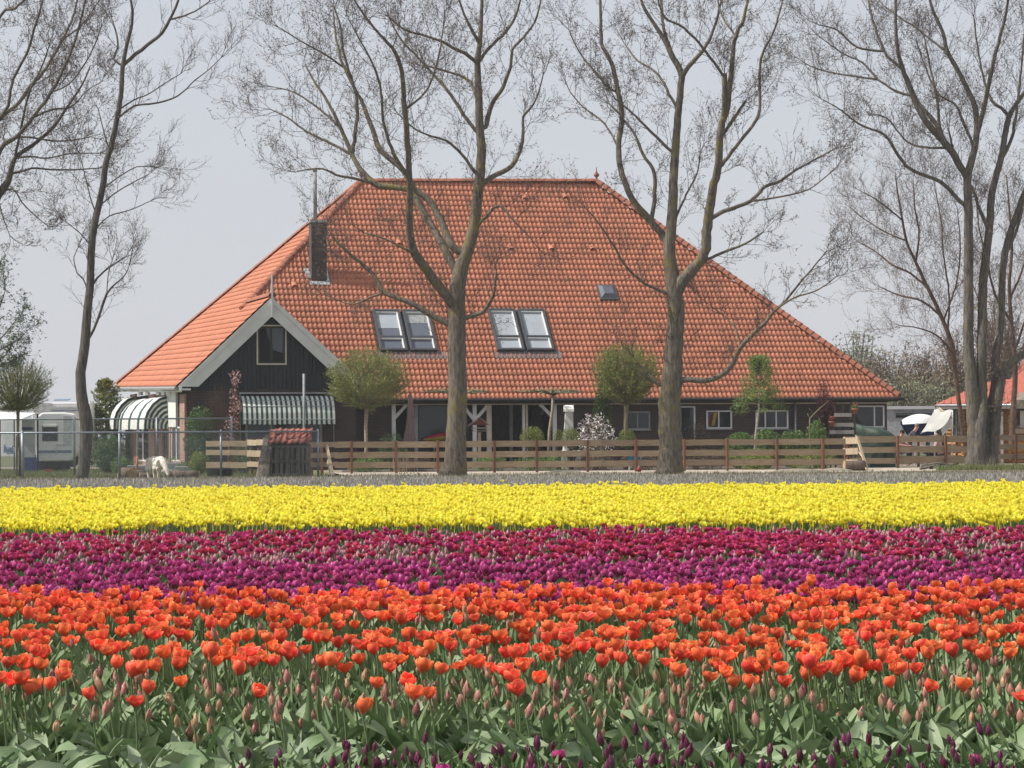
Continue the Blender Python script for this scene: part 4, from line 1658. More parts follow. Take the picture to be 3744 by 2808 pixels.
T5 = [
    [(3560, 1718, 66), (3564, 1660, 60), (3564, 1581, 56), (3556, 1460, 52), (3545, 1330, 43), (3541, 1250, 40), (3541, 1100, 38), (3541, 940, 36), (3541, 780, 33), (3537, 650, 30), (3549, 600, 28), (3568, 520, 24), (3571, 440, 22), (3565, 392, 21), (3541, 335, 19), (3502, 256, 17), (3463, 188, 16), (3447, 118, 14), (3408, 31, 11), (3390, -50, 8)],
    [(3537, 640, 27), (3518, 619, 27), (3471, 541, 26), (3392, 454, 24), (3345, 368, 21), (3314, 290, 18), (3283, 188, 15), (3275, 78, 12), (3275, -40, 9)],
    [(3460, 530, 18), (3420, 450, 17), (3353, 368, 15), (3306, 266, 13), (3244, 204, 11), (3204, 118, 10), (3181, 31, 8), (3170, -40, 6)],
    [(3335, 360, 11), (3283, 337, 10), (3212, 290, 9), (3150, 227, 8), (3090, 200, 6), (3048, 172, 5), (2990, 130, 3)],
    [(3212, 290, 8), (3118, 278, 7), (3024, 262, 6), (2960, 240, 4), (2920, 215, 3)],
    [(3228, 192, 9), (3134, 172, 8), (3060, 110, 6), (2990, 90, 4)],
    [(3535, 760, 16), (3510, 736, 16), (3440, 666, 15), (3330, 619, 13), (3283, 564, 12), (3236, 494, 10), (3142, 454, 8), (3071, 400, 5), (3000, 360, 3)],
    [(3571, 500, 20), (3573, 486, 20), (3592, 420, 18), (3616, 306, 16), (3643, 180, 14), (3674, 71, 11), (3690, -40, 8)],
    [(3455, 200, 10), (3408, 149, 9), (3350, 100, 8), (3298, 70, 7), (3230, 20, 5)],
    ['free', (3580, 1712, 50), (3582, 1640, 44), (3586, 1560, 42), (3592, 1480, 40), (3590, 1380, 38), (3590, 1280, 37), (3592, 1150, 36), (3596, 1018, 34), (3616, 846, 30), (3627, 705, 27), (3659, 580, 24), (3682, 454, 22), (3690, 423, 20), (3729, 360, 15), (3790, 290, 10)],
    [(3686, 430, 14), (3660, 395, 13), (3627, 368, 12), (3600, 300, 9), (3575, 180, 7), (3560, 60, 5)],
    ['free', (3600, 1712, 38), (3604, 1640, 34), (3612, 1560, 33), (3625, 1480, 32), (3638, 1400, 32), (3642, 1290, 31), (3659, 1175, 29), (3672, 940, 27), (3729, 752, 23), (3790, 600, 18)],
    ['free', (3622, 1716, 50), (3630, 1640, 43), (3638, 1551, 42), (3647, 1461, 40), (3662, 1380, 38), (3692, 1330, 30), (3745, 1290, 22), (3830, 1230, 14)],
    [(3470, 560, 14), (3440, 480, 12), (3425, 360, 10), (3400, 240, 8), (3380, 140, 6)],
    [(3560, 540, 12), (3520, 440, 11), (3490, 380, 9), (3420, 330, 7), (3350, 150, 5)],
    [(3616, 846, 16), (3580, 760, 13), (3560, 700, 11), (3500, 600, 9), (3470, 480, 7)],
    [(3650, 600, 15), (3700, 500, 12), (3720, 380, 10), (3735, 240, 8), (3745, 120, 6)],
    [(3672, 940, 14), (3710, 860, 12), (3740, 760, 9)],
    [(3471, 541, 10), (3400, 540, 9), (3320, 520, 7), (3240, 430, 6), (3180, 420, 4)],
]
bare_tree('multi_stem_tree', 'big bare tree with four grey stems rising from one base at the right', 'tree', 103.0, T5, 3590, MT['bark_grey'], MT['twig'], seed=21, twig_gap=.28, twig_len=(.8, 1.7), flare=.25, twig_start=.4)

T6 = [
    [(3536, 1670, 17), (3520, 1581, 17), (3505, 1461, 17), (3490, 1340, 17), (3479, 1253, 17), (3432, 1136, 15), (3377, 1020, 13), (3340, 940, 11), (3314, 880, 10), (3295, 780, 8), (3280, 690, 6), (3275, 640, 4)],
    [(3395, 1060, 9), (3330, 1000, 8), (3267, 971, 7), (3197, 917, 5), (3130, 880, 3)],
    [(3350, 960, 8), (3360, 860, 7), (3345, 760, 6), (3340, 680, 4)],
    [(3440, 1150, 9), (3370, 1100, 8), (3290, 1080, 6), (3220, 1050, 4)],
    [(3300, 800, 6), (3220, 740, 5), (3150, 700, 3)],
    [(3318, 890, 6), (3240, 850, 5), (3160, 800, 4), (3110, 760, 3)],
    [(3460, 1210, 8), (3470, 1080, 7), (3450, 930, 6), (3440, 800, 5), (3420, 700, 3)],
    [(3488, 1300, 7), (3430, 1230, 6), (3360, 1200, 5), (3290, 1190, 3)],
    [(3450, 1180, 7), (3500, 1020, 6), (3510, 880, 5), (3500, 760, 3)],
]
bare_tree('young_tree', 'thin leaning reddish tree left of the four grey stems', 'tree', 106.5, T6, 3536, MT['twig_red'], MT['twig_red'], seed=33, twig_gap=.19, twig_len=(.9, 1.7), twig_r=.009, bud=.04, twig_start=.3, rmin=.005)
T6b = [
    [(3700, 1640, 22), (3705, 1500, 21), (3712, 1350, 19), (3700, 1200, 16), (3690, 1050, 13), (3700, 900, 10), (3690, 760, 7), (3680, 640, 4)],
    [(3700, 1180, 10), (3640, 1080, 9), (3610, 960, 7), (3580, 830, 5), (3570, 720, 3)],
    [(3695, 1100, 9), (3740, 980, 8), (3760, 850, 6)],
    [(3710, 1330, 9), (3650, 1250, 8), (3600, 1150, 6), (3560, 1050, 4)],
    [(3705, 1280, 9), (3745, 1180, 8), (3770, 1080, 6)],
]
bare_tree('young_tree', 'thin bare tree in front of the log cabin at the right edge', 'tree', 114.0, T6b, 3700, MT['twig_red'], MT['twig_red'], seed=37, twig_gap=.18, twig_len=(.9, 1.6), twig_r=.009, bud=.04, rmin=.005)


# ------------------------------------------------------------------ rounded pollard trees with fresh leaf
def pollard(name, label, px, Y, base_y, stem_y, cx, cy, rx, ry, stem_w, n_br, n_lf, lf, twm, group=None, seed=1, lsize=.07, bw=.006):
    rnd.seed(seed)
    root = thing(name, G0(px, Y), label, 'tree', group)
    k = K(Y)
    b = G0(px, Y)
    s = W(cx, stem_y, Y)
    m = MB()
    m.tube([b, b.lerp(s, .35) + Vector((.03, 0, 0)), b.lerp(s, .7) - Vector((.02, 0, 0)), s], [stem_w / 2 / k * 1.15, stem_w / 2 / k, stem_w / 2 / k, stem_w / 2 / k * 1.3], 9)
    m.ball(s, stem_w / k * .75, stem_w / k * .75, stem_w / k * .6)
    m.build('trunk', twm, root, True)
    c = W(cx, cy, Y)
    R = (rx / k, rx / k, ry / k)
    t = MB()
    pts = []
    for i in range(n_br):
        while True:
            d = Vector((rnd.gauss(0, 1), rnd.gauss(0, 1), rnd.gauss(0.25, 1))).normalized()
            e = c + Vector((d.x * R[0], d.y * R[1], d.z * R[2])) * rnd.uniform(.8, 1.08)
            if e.z > s.z - R[2] * .15:
                break
        mid = s.lerp(e, .5) + Vector((0, 0, -R[2] * .1)) + Vector((rnd.gauss(0, .08), rnd.gauss(0, .08), 0))
        P = [s.copy(), s.lerp(mid, .5) + Vector((0, 0, .03)), mid, mid.lerp(e, .55) + Vector((rnd.gauss(0, .05), rnd.gauss(0, .05), .05)), e]
        t.tube(P, [bw * 2.2, bw * 1.8, bw * 1.3, bw, bw * .5], 3, False)
        for _ in range(2):
            a = P[2].lerp(P[4], rnd.random() * .8)
            e2 = a + (e - s).normalized() * rnd.uniform(.2, .45) + Vector((rnd.gauss(0, .14), rnd.gauss(0, .14), rnd.gauss(.08, .1)))
            t.tube([a, a.lerp(e2, .5) + Vector((0, 0, .02)), e2], [bw, bw * .8, bw * .5], 3, False)
            for _ in range(max(1, n_lf // (n_br * 4))):
                pts.append(a.lerp(e2, rnd.random()))
        for _ in range(max(1, n_lf // (n_br * 2))):
            f = rnd.random() ** .6
            q = P[2].lerp(P[4], f)
            pts.append(q + Vector((rnd.gauss(0, .06), rnd.gauss(0, .06), rnd.gauss(0, .06))))
    o = t.build('branches', twm, root)
    o['kind'] = 'stuff'
    pos = np.array([tuple(p) for p in pts])
    scatter('crown', LEAFQ, pos, rand_rot(len(pos)), lsize * (.6 + .8 * nrg.random(len(pos))), lf, smooth=False, parent=root)
    return root


MT['stem_pale'] = M('pale_stem_bark', (0.36, 0.30, 0.21), 0.85, (0.25, 0.21, 0.15), 8, (1, 1, 3))
pollard('pollard_willow', 'round green topped pollard willow at the right end of the black gable', 1333, 104, 1680, 1480, 1342, 1378, 152, 112, 13, 380, 24000, MT['lf_willow'], MT['stem_pale'], 'round topped pollard trees', 41)
pollard('pollard_willow', 'round green topped pollard willow left of the poplar with three leaders', 2286, 105.5, 1680, 1482, 2290, 1352, 130, 104, 14, 380, 19000, MT['lf_willow'], MT['twig_pale'], 'round topped pollard trees', 42)
pollard('pollard_willow', 'thin round topped tree in front of the caravans at the left edge', 72, 92.5, 1740, 1500, 66, 1402, 128, 98, 10, 300, 6500, MT['lf_willow'], MT['twig_pale'], 'round topped pollard trees', 43, lsize=.06)
# stakes of the left one
mb = MB()
for dx in (-11, 12):
    p = G0(72 + dx, 92.3)
    mb = MB()
    mb.tube([p, p + Z * 1.45 + Vector((.01, 0, 0))], .038, 7)
    o = mb.build('tree_stake', MT['palewood'] if dx > 0 else MT['oldwood'])
    tag(o, 'wooden stake %s the thin round topped tree at the left edge' % ('just left of' if dx < 0 else 'just right of'), 'stake')

# leafy young tree at the left edge
rnd.seed(50)
yt = thing('leafy_tree', G0(-70, 90.0), 'young tree with fresh dark green leaves at the left edge', 'tree')
mb = MB()
b = G0(-70, 90)
mb.tube([b, W(-66, 1500, 90), W(-60, 1250, 90), W(-40, 1050, 90), W(-20, 940, 90)], [.14, .12, .09, .05, .02], 8)
mb.build('trunk', MT['bark_grey'], yt, True)
br = [[(-62, 1330), (0, 1280), (70, 1240), (110, 1200), (140, 1185)], [(-62, 1300), (10, 1230), (60, 1170), (84, 1140), (92, 1085)], [(-60, 1250), (-10, 1150), (20, 1060), (10, 985)],
      [(-62, 1360), (0, 1340), (60, 1310), (100, 1290)], [(-50, 1150), (-30, 1050), (0, 970), (5, 955)], [(-62, 1340), (20, 1300), (50, 1250), (90, 1235)], [(-64, 1350), (10, 1330), (40, 1330), (75, 1300)]]
pts = []
mb = MB()
for q in br:
    P = [W(x, y, 90 + rnd.uniform(-.5, .5)) for x, y in q]
    mb.tube(P, [.03, .022, .015, .008, .005][:len(P)], 5, False)
    for i in range(len(P) - 1):
        for _ in range(26 if i else 14):
            t = rnd.random()
            p = P[i].lerp(P[i + 1], t)
            e = p + Vector((rnd.gauss(0, .16), rnd.gauss(0, .2), rnd.gauss(.04, .16)))
            mb.tube([p, e], [.005, .003], 3, False)
            for _ in range(5):
                pts.append(e + Vector((rnd.gauss(0, .06), rnd.gauss(0, .06), rnd.gauss(0, .06))))
mb.build('branch', MT['twig'], yt)
pos = np.array([tuple(p) for p in pts])
scatter('crown', LEAFQ, pos, rand_rot(len(pos)), .11 * (.5 + .7 * nrg.random(len(pos))), MT['lf_lime'], smooth=False, parent=yt)

# ------------------------------------------------------------------ far trees at the right
def far_tree(px, Y, top, hw, lf, n, label, seed, size=.3, base_w=.25):
    rnd.seed(seed)
    t = thing('distant_tree', G0(px, Y), label, 'tree', 'hazy trees beyond the farmyard')
    zt = W(px, top, Y).z
    h = hw / K(Y)
    b = G0(px, Y)
    mb = MB()
    mb.tube([b, b + Z * zt * .35, b + Z * zt * .7], [base_w, base_w * .7, base_w * .25], 6)
    mb.build('trunk', MT['bark_grey'], t, True)
    q = MB()
    tips = []
    for i in range(170):
        a = rnd.uniform(0, 6.28)
        rr = rnd.random() ** .5
        z0 = rnd.uniform(.12, .5) * zt
        e = b + Vector((math.cos(a) * h * rr, math.sin(a) * h * rr, zt * (rnd.uniform(.3, 1.0) if rr > .8 else rnd.uniform(.5, 1.0)) * math.sqrt(max(0.15, 1.06 - rr * rr * .75))))
        s = b + Z * z0
        mid = s.lerp(e, .5) + Z * -.1 * h + Vector((rnd.gauss(0, .2), rnd.gauss(0, .2), 0))
        q.tube([s, mid, e], [.05, .03, .014], 3, False)
        for _ in range(7):
            f = mid.lerp(e, rnd.random())
            g = f + Vector((rnd.gauss(0, .4), rnd.gauss(0, .4), rnd.gauss(.35, .35)))
            q.tube([f, g], [.016, .008], 3, False)
            tips.append(g)
    o = q.build('branches', MT['twig_red'] if lf == 'lf_far_red' else MT['twig'], t)
    o['kind'] = 'stuff'
    pts = []
    for i in range(n):
        g = rnd.choice(tips)
        pts.append(tuple(g + Vector((rnd.gauss(0, .3), rnd.gauss(0, .3), rnd.gauss(0, .3)))))
    pos = np.array(pts)
    scatter('crown', LEAFQ, pos, rand_rot(n), size * (.5 + nrg.random(n)), MT[lf], smooth=False, parent=t)


far_tree(3130, 205, 1180, 135, 'lf_far', 5200, 'rounded hazy green tree just right of the farmhouse roof', 1, .26)
far_tree(3020, 215, 1300, 90, 'lf_far', 2500, 'low hazy green tree directly behind the right roof corner', 2, .26)
far_tree(3265, 185, 1235, 120, 'lf_far_red', 4200, 'hazy brownish tree right of the rounded green one', 3, .2)
far_tree(3390, 175, 1255, 125, 'lf_far_red', 4200, 'brown twiggy tree behind the white canvas', 4, .2)
far_tree(3330, 165, 1360, 150, 'lf_far', 4600, 'low dull green tree above the white vehicle roofs', 5, .2)
far_tree(3510, 170, 1200, 130, 'lf_far_red', 4200, 'brown twiggy tree behind the big grey stems', 6, .2)
far_tree(3650, 175, 1050, 140, 'lf_far_red', 4600, 'tall brown twiggy tree behind the cabin roof', 7, .2)
far_tree(3190, 180, 1370, 110, 'lf_far', 3600, 'low green tree above the farmhouse eaves corner', 8, .2)
far_tree(3440, 160, 1400, 110, 'lf_far', 3400, 'bushy dull tree left of the cabin roof', 9, .2)

# ------------------------------------------------------------------ plank fence along the garden
def plank_fence(name, label, path, rails, post_px, Yp, cat='fence', post_m='post', front=True, group=None):
    """path: [(px, Y)] corners; rails: [(z0, z1)]"""
    P = [G0(px, Y) for px, Y in path]
    root = thing(name, P[0], label, cat, group)
    for i in range(len(P) - 1):
        d = (P[i + 1] - P[i])
        L = d.length
        d = d / L
        nrm = Vector((-d.y, d.x, 0))
        posts = [q for q in post_px if path[i][0] <= q <= path[i + 1][0]]
        ts = []
        for px in posts:
            r = ray(px, 1592)
            # where the sight line of this column meets the fence line in plan
            den = r.x * d.y - r.y * d.x
            t = (P[i].y * r.x - P[i].x * r.y) / (-den) if abs(den) > 1e-9 else 0
            ts.append(t)
        cuts = sorted(set([0] + [t for t in ts if .05 < t < L - .05] + [L]))
        for z0, z1 in rails:
            for a, b in zip(cuts[:-1], cuts[1:]):
                m = MB()
                dz = rnd.uniform(-.012, .012)
                dz2 = rnd.uniform(-.012, .012)
                q0, q1 = P[i] + d * (a + .004), P[i] + d * (b - .004)
                m.prism([q0 + Z * (z0 + dz), q1 + Z * (z0 + dz2), q1 + Z * (z1 + dz2), q0 + Z * (z1 + dz)], nrm * .022)
                m.build('plank', MT['plank'], root)
        for t in ts:
            m = MB()
            top = rails[-1][1] + rnd.uniform(.0, .035)
            b = P[i] + d * t - nrm * (.075 if front else -.10)
            m.box(b - d * .045 - nrm * .03, d * .09, nrm * .09, Z * top)
            m.build('post', MT[post_m], root, bevel=.006)
    return root


RAILS = [(.18, .40), (.60, .82), (1.00, 1.24)]
plank_fence('plank_fence', 'long three board plank fence with red brown posts in front of the garden', [(1222, 98.6), (2200, 99.4), (3092, 101.0)], [(.20, .42), (.56, .78), (.94, 1.16)],
            [1285, 1448, 1600, 1807, 1962, 2148, 2324, 2500, 2657, 2839, 3007], 99)
plank_fence('plank_fence', 'plank fence with red brown posts left of the four grey stems', [(3086, 104.5), (3330, 105.2), (3560, 106.0)], RAILS, [3088, 3280, 3455], 105)
plank_fence('plank_fence', 'plank fence behind the small bare tree at the right edge', [(3560, 108.2), (3900, 109.0)], [(.30, .50), (.68, .88), (1.04, 1.26)], [3600, 3712, 3850], 108, front=True)
plank_fence('plank_fence', 'second plank fence running behind the one by the four stems', [(3100, 108.0), (3560, 108.6)], [(.24, .44), (.64, .84), (1.02, 1.22)], [3182, 3360, 3500], 108, front=False)
# end of the fence with its board props; its sunlight is painted by paler wood
MT_keep = MT['plank']
MT['plank'] = MT['palewood']
plank_fence('fence_end', 'short pale fence end panel with a leaning brace beside the brown log', [(3081, 101.9), (3136, 100.7)], [(.17, .38), (.57, .80), (.96, 1.20)], [3090], 100, front=False)
plank_fence('side_fence', 'sunlit pale boards of the low fence left of the wooden shelter', [(902, 96.2), (965, 94.9)], [(.30, .48), (.66, .88), (1.06, 1.26)], [908, 936], 95, front=False)  # sun on these boards is put into the paler wood colour
MT['plank'] = MT_keep
plank_fence('side_fence', 'shaded boards of the low fence under the pink blossom tree', [(752, 95.5), (902, 95.0)], [(.28, .48), (.72, .90), (1.02, 1.22)], [840], 95, front=False)
plank_fence('side_fence', 'short fence boards right of the wooden shelter', [(1120, 93.0), (1235, 96.0)], [(.30, .46), (.62, .80), (.98, 1.16)], [1150, 1188], 93, front=False)
for i, (a, b, w, lab) in enumerate((((3133, 101, 1.25), (3170, 98.0, .0), .13, 'pale board leaning from the fence end down to the sand'),
                                    ((3136, 101.1, .70), (3160, 99.0, .35), .10, 'short pale board leaning beside the fence end'),
                                    ((1192, 95.0, 1.12), (1216, 92.5, .02), .11, 'split pale board leaning right of the wooden shelter'),
                                    ((1198, 94.6, .55), (1206, 92.6, .02), .08, 'narrow pale board leaning under the split one'))):
    mb = MB()
    mb.beam(G0(a[0], a[1], a[2]), G0(b[0], b[1], b[2] + .02), w, .03, V)
    tag(mb.build('leaning_board', MT['palewood']), lab, 'board')
MT['logbark'] = bark('log_bark', (0.10, 0.075, 0.06), (0.17, 0.13, 0.10), (0.12, 0.10, 0.06))
MT['soilheap'] = MT['dirt']


def log(px, Y, length, r, ang, label, m='logbark', endm='log_end', dz=0.0):
    c = G0(px, Y, r * .92 + dz)
    d = Vector((math.cos(ang), math.sin(ang), 0))
    t = thing('log', Vector((c.x, c.y, 0)), label, 'log', 'logs lying in the goat paddock' if px < 1000 else None)
    q = MB()
    P = [c + d * length * (f - .5) + Vector((0, 0, rnd.gauss(0, .008))) for f in (0, .3, .65, 1)]
    q.tube(P, [r * 1.02, r * .96, r * 1.03, r * .97], 12)
    q.build('bark', MT[m], t, True)
    for e, s in ((P[0], -1), (P[-1], 1)):
        q = MB()
        q.tube([e + d * s * .004, e + d * s * .02], [r * .92, r * .90], 12)
        q.build('cut_end', MT[endm], t)
    return t


log(3124, 98.3, .75, .20, .15, 'short thick brown log lying at the foot of the fence end')
log(466, 87.6, .52, .21, -.9, 'thick short log with its pale cut end turned left, by the fence post')
log(503, 88.3, .40, .16, .5, 'small pale log second from the left in the paddock')
log(535, 88.0, .42, .12, .2, 'small pale log just left of the goat')
log(632, 88.4, .62, .17, .1, 'dark log right behind the goat')
log(682, 88.2, .78, .15, .06, 'long log ending right of the goat')
log(455, 89.5, .5, .13, 1.1, 'log standing behind the leftmost pale cut end')
# heap of grey branches by the four stems
hp = thing('branch_pile', G0(3440, 99.5), 'flat pile of grey branches at the foot of the right plank fence', 'branch pile')
rnd.seed(61)
for i in range(15):
    a = G0(rnd.uniform(3345, 3480), rnd.uniform(99, 101), rnd.uniform(.03, .18))
    b = G0(rnd.uniform(3420, 3540), rnd.uniform(99, 101.5), rnd.uniform(.05, .3))
    q = MB()
    q.tube([a, a.lerp(b, .5) + Z * rnd.uniform(-.02, .06), b], [.05, .04, .02], 6)
    q.build('branch', MT['bark_grey'], hp, True)


# ------------------------------------------------------------------ chain-link fences
def chain_fence(label, path, h, post_ts, seed):
    root = thing('chain_link_fence', G0(*path[0]), label, 'fence', 'wire fences of the goat paddock')
    P = [G0(*p) for p in path]
    rail = MB()
    rail.tube([p + Z * h for p in P], .028, 8)
    rail.build('top_rail', MT['galv'], root, True)
    for px, Y in post_ts:
        q = MB()
        b = G0(px, Y)
        q.tube([b, b + Z * (h + .04)], .038, 8)
        q.tube([b + Z * (h + .02), b + Z * (h + .07)], [.042, .02], 8)
        q.build('post', MT['galv'], root, True)
    w = MB()
    for i in range(len(P) - 1):
        d = P[i + 1] - P[i]
        L = d.length
        d /= L
        s = .062
        n = int((L + h) / s)
        for k in range(n):
            for sg in (1, -1):
                x0 = k * s if sg == -1 else k * s - h
                x1 = x0 + h * sg
                z0, z1 = .03, h - .02
                a, b = (x0, z0), (x1, z1)
                # clip to the panel
                def cl(p, q, lim):
                    t = (lim - p[0]) / (q[0] - p[0])
                    return (lim, p[1] + (q[1] - p[1]) * t)
                if max(a[0], b[0]) < 0 or min(a[0], b[0]) > L:
                    continue
                if a[0] < 0:
                    a = cl(a, b, 0)
                if b[0] < 0:
                    b = cl(b, a, 0)
                if a[0] > L:
                    a = cl(a, b, L)
                if b[0] > L:
                    b = cl(b, a, L)
                w.tube([P[i] + d * a[0] + Z * a[1], P[i] + d * b[0] + Z * b[1]], .0021, 3, False)
    o = w.build('wire_mesh', MT['wire'], root)
    o['kind'] = 'stuff'
    return root


chain_fence('front wire fence of the paddock with grey steel posts and top rail', [(-120, 84.6), (460, 86.0), (1166, 88.2)], 1.52, [(82, 84.9), (437, 86.0), (808, 87.1), (1163, 88.2)], 1)
chain_fence('taller wire fence at the back of the paddock', [(-120, 97.0), (272, 98.0), (848, 99.0)], 2.03, [(272, 98.0), (573, 98.5), (846, 99.0)], 2)

# ------------------------------------------------------------------ goat shelter made of pallets with a tiled roof
sh_ = thing('goat_shelter', G0(1050, 88.4), 'small dark wooden pallet shelter with a red pantile roof in the paddock', 'shelter')
k = K(88.4)
x0 = G0(983, 88.4)
x1 = G0(1120, 88.4)
wS = x1.x - x0.x
hS = 1.12
mb = MB()
mb.box(x0 + Vector((0, .9, 0)), Vector((wS, 0, 0)), Vector((0, .05, 0)), Z * hS)
mb.box(x0 + Vector((0, .05, 0)), Vector((.05, 0, 0)), Vector((0, .85, 0)), Z * hS)
mb.box(x0 + Vector((wS - .05, .05, 0)), Vector((.05, 0, 0)), Vector((0, .85, 0)), Z * hS)
mb.build('shelter_walls', MT['darkwood'], sh_)
for i in range(7):
    q = MB()
    q.box(x0 + Vector((i * wS / 7 + .012, 0, rnd.uniform(.02, .06))), Vector((wS / 7 - (.035 if i % 2 else .08), 0, 0)), Vector((0, .03, 0)), Z * (hS - .08 - rnd.uniform(0, .05)))
    q.build('plank', MT['pallet'], sh_)
for z_ in (.08, .52, 1.0):
    q = MB()
    q.box(x0 + Vector((0, -.03, z_)), Vector((wS, 0, 0)), Vector((0, .028, 0)), Z * .09)
    q.build('cross_plank', MT['pallet'], sh_)
for dx in (-.13, wS - .02):
    q = MB()
    q.box(x0 + Vector((dx, -.05, 0)), Vector((.15, 0, 0)), Vector((0, .13, 0)), Z * (1.42 if dx < 0 else 1.12))
    q.build('corner_post', MT['pallet'], sh_)
MT['oldtile'] = M('old_red_tile', (0.30, 0.085, 0.055), 0.8, (0.17, 0.07, 0.055), 6, obj_rand=0.35, bump=.004)
ot_me = np_mesh('roof_tile', TILE[0] * np.array([1.0, .95, 1.1]), TILE[1], MT['oldtile'])
ry_ = Vector((0, .88, .48)).normalized()
rn = Vector((1, 0, 0)).cross(ry_).normalized()
sb = base_of(sh_)
rnd.seed(5)
for r in range(3):
    for c in range(7):
        p = x0 + Vector((-.02 + c * .195 + r * .0, -.2, 1.10)) + ry_ * (r * .30) + rn * rnd.uniform(0, .035)
        o = link('roof_tile', ot_me, sh_, p - sb)
        o.rotation_mode = 'QUATERNION'
        o.rotation_quaternion = frame_of(Vector((1, 0, 0)), ry_, rn).to_quaternion() @ Matrix.Rotation(rnd.uniform(-.12, .12), 3, 'Z').to_quaternion()
mb = MB()
mb.prism([x0 + Vector((-.05, -.12, 1.06)), x0 + Vector((wS + .05, -.12, 1.06)), x0 + Vector((wS + .05, .95, 1.58)), x0 + Vector((-.05, .95, 1.58))], Z * .03)
mb.build('roof_deck', MT['darkwood'], sh_)
# slabs of old timber leaning on its left side
for i, (a, b, w, lab) in enumerate((((972, 88.0, 1.30), (944, 87.0, 0.0), .17, 'weathered slab leaning on the left of the shelter, outermost'),
                                    ((980, 87.9, 1.05), (966, 87.0, 0.0), .22, 'wide weathered slab leaning close to the shelter'))):
    q = MB()
    q.beam(G0(*a), G0(b[0], b[1], .02), w, .05, V)
    tag(q.build('timber_slab', MT['oldwood'], bevel=.01), lab, 'timber')

# black feeding tub and concrete trough
for px, Y, r, lab in ((785, 90.2, .30, 'grey black tub lying under the low fence boards'), (826, 90.5, .24, 'second dark tub beside the blossom tree trunk')):
    q = MB()
    q.lathe(G0(px, Y), [(r * .75, 0), (r, .30), (r * 1.05, .32), (r * .95, .32), (r * .7, .04)], 14)
    tag(q.build('tub', MT['gutter'], None, True), lab, 'tub')

# tall pole in front of the gable
mb = MB()
p = G0(1112, 100.5)
mb.tube([p, p + Z * (W(1110, 1366, 100.5).z)], [.052, .045], 8)
tag(mb.build('wooden_pole', MT['greypaint'], None, True), 'tall bare grey pole standing in front of the striped awning', 'pole')


# ------------------------------------------------------------------ goat
def skin_body(name, verts, edges, radii, m, parent=None, sub=2, root=0, loc=None):
    me = bpy.data.meshes.new(name)
    b = base_of(parent)
    me.from_pydata([tuple(Vector(v) - b) for v in verts], edges, [])
    me.materials.append(m)
    o = link(name, me, parent)
    o.modifiers.new('skin', 'SKIN')
    if not me.skin_vertices:
        me.skin_vertices.new()
    for i, r in enumerate(radii):
        sv = me.skin_vertices[0].data[i]
        sv.radius = (r, r) if not hasattr(r, '__len__') else r
        sv.use_root = (i == root)
    s = o.modifiers.new('sub', 'SUBSURF')
    s.levels = s.render_levels = sub
    o.modifiers['skin'].use_smooth_shade = True
    return o


MT['goat'] = M('white_goat_hair', (0.80, 0.75, 0.66), 0.9, (0.66, 0.60, 0.50), 9, (1, 1, .5), bump=.02, bscale=25)
MT['horn'] = M('horn', (0.25, 0.21, 0.16), 0.6)
gt = G0(576, 87.2)
goat = thing('goat', gt, 'white shaggy goat grazing with lowered head among the logs', 'goat')
h_ = Vector((.62, -.78, 0)).normalized()       # heading: to the right and towards the camera
sd = Vector((-h_.y, h_.x, 0))


def gp(f, s, z):
    return gt + h_ * f + sd * s + Z * z


q = MB()


def gball(f, s_, z, rf, rs, rz):
    o_ = len(q.v)
    q.ball(Vector((0, 0, 0)), rf, rs, rz, 14, 9)
    for n_ in range(o_, len(q.v)):
        a_ = q.v[n_]
        q.v[n_] = tuple(gp(f + a_[0], s_ + a_[1], z + a_[2]))


gball(-.20, 0, .55, .25, .19, .21)       # rump
gball(0, 0, .53, .30, .205, .22)         # belly
gball(.19, 0, .55, .20, .17, .21)        # shoulders
gball(-.02, 0, .66, .30, .10, .10)       # back
q.tube([gp(.22, 0, .60), gp(.36, 0, .54), gp(.47, 0, .42), gp(.54, 0, .32)], [.14, .115, .09, .075], 10)
q.tube([gp(.49, 0, .38), gp(.55, 0, .29), gp(.61, 0, .19), gp(.64, 0, .14)], [.085, .082, .058, .042], 10)
q.tube([gp(.60, 0, .17), gp(.60, 0, .11), gp(.59, 0, .06)], [.03, .025, .008], 6)      # beard
q.tube([gp(-.40, 0, .64), gp(-.47, 0, .60), gp(-.49, 0, .50)], [.06, .05, .025], 7)    # tail
for f_, hind in ((.20, 0), (-.28, 1)):
    for s_ in (-.10, .10):
        dx = rnd.uniform(-.05, .05)
        if hind:
            q.tube([gp(f_ + .02, s_, .55), gp(f_ + .05, s_ * 1.1, .38), gp(f_ - .09 + dx, s_ * 1.1, .25), gp(f_ - .06 + dx, s_ * 1.1, .10), gp(f_ - .04 + dx, s_ * 1.1, .0)], [.13, .10, .05, .04, .045], 9)
        else:
            q.tube([gp(f_, s_, .55), gp(f_ + .01, s_ * 1.05, .36), gp(f_ + .03 + dx, s_ * 1.05, .22), gp(f_ + .03 + dx, s_ * 1.05, .08), gp(f_ + .05 + dx, s_ * 1.05, .0)], [.11, .075, .045, .036, .042], 9)
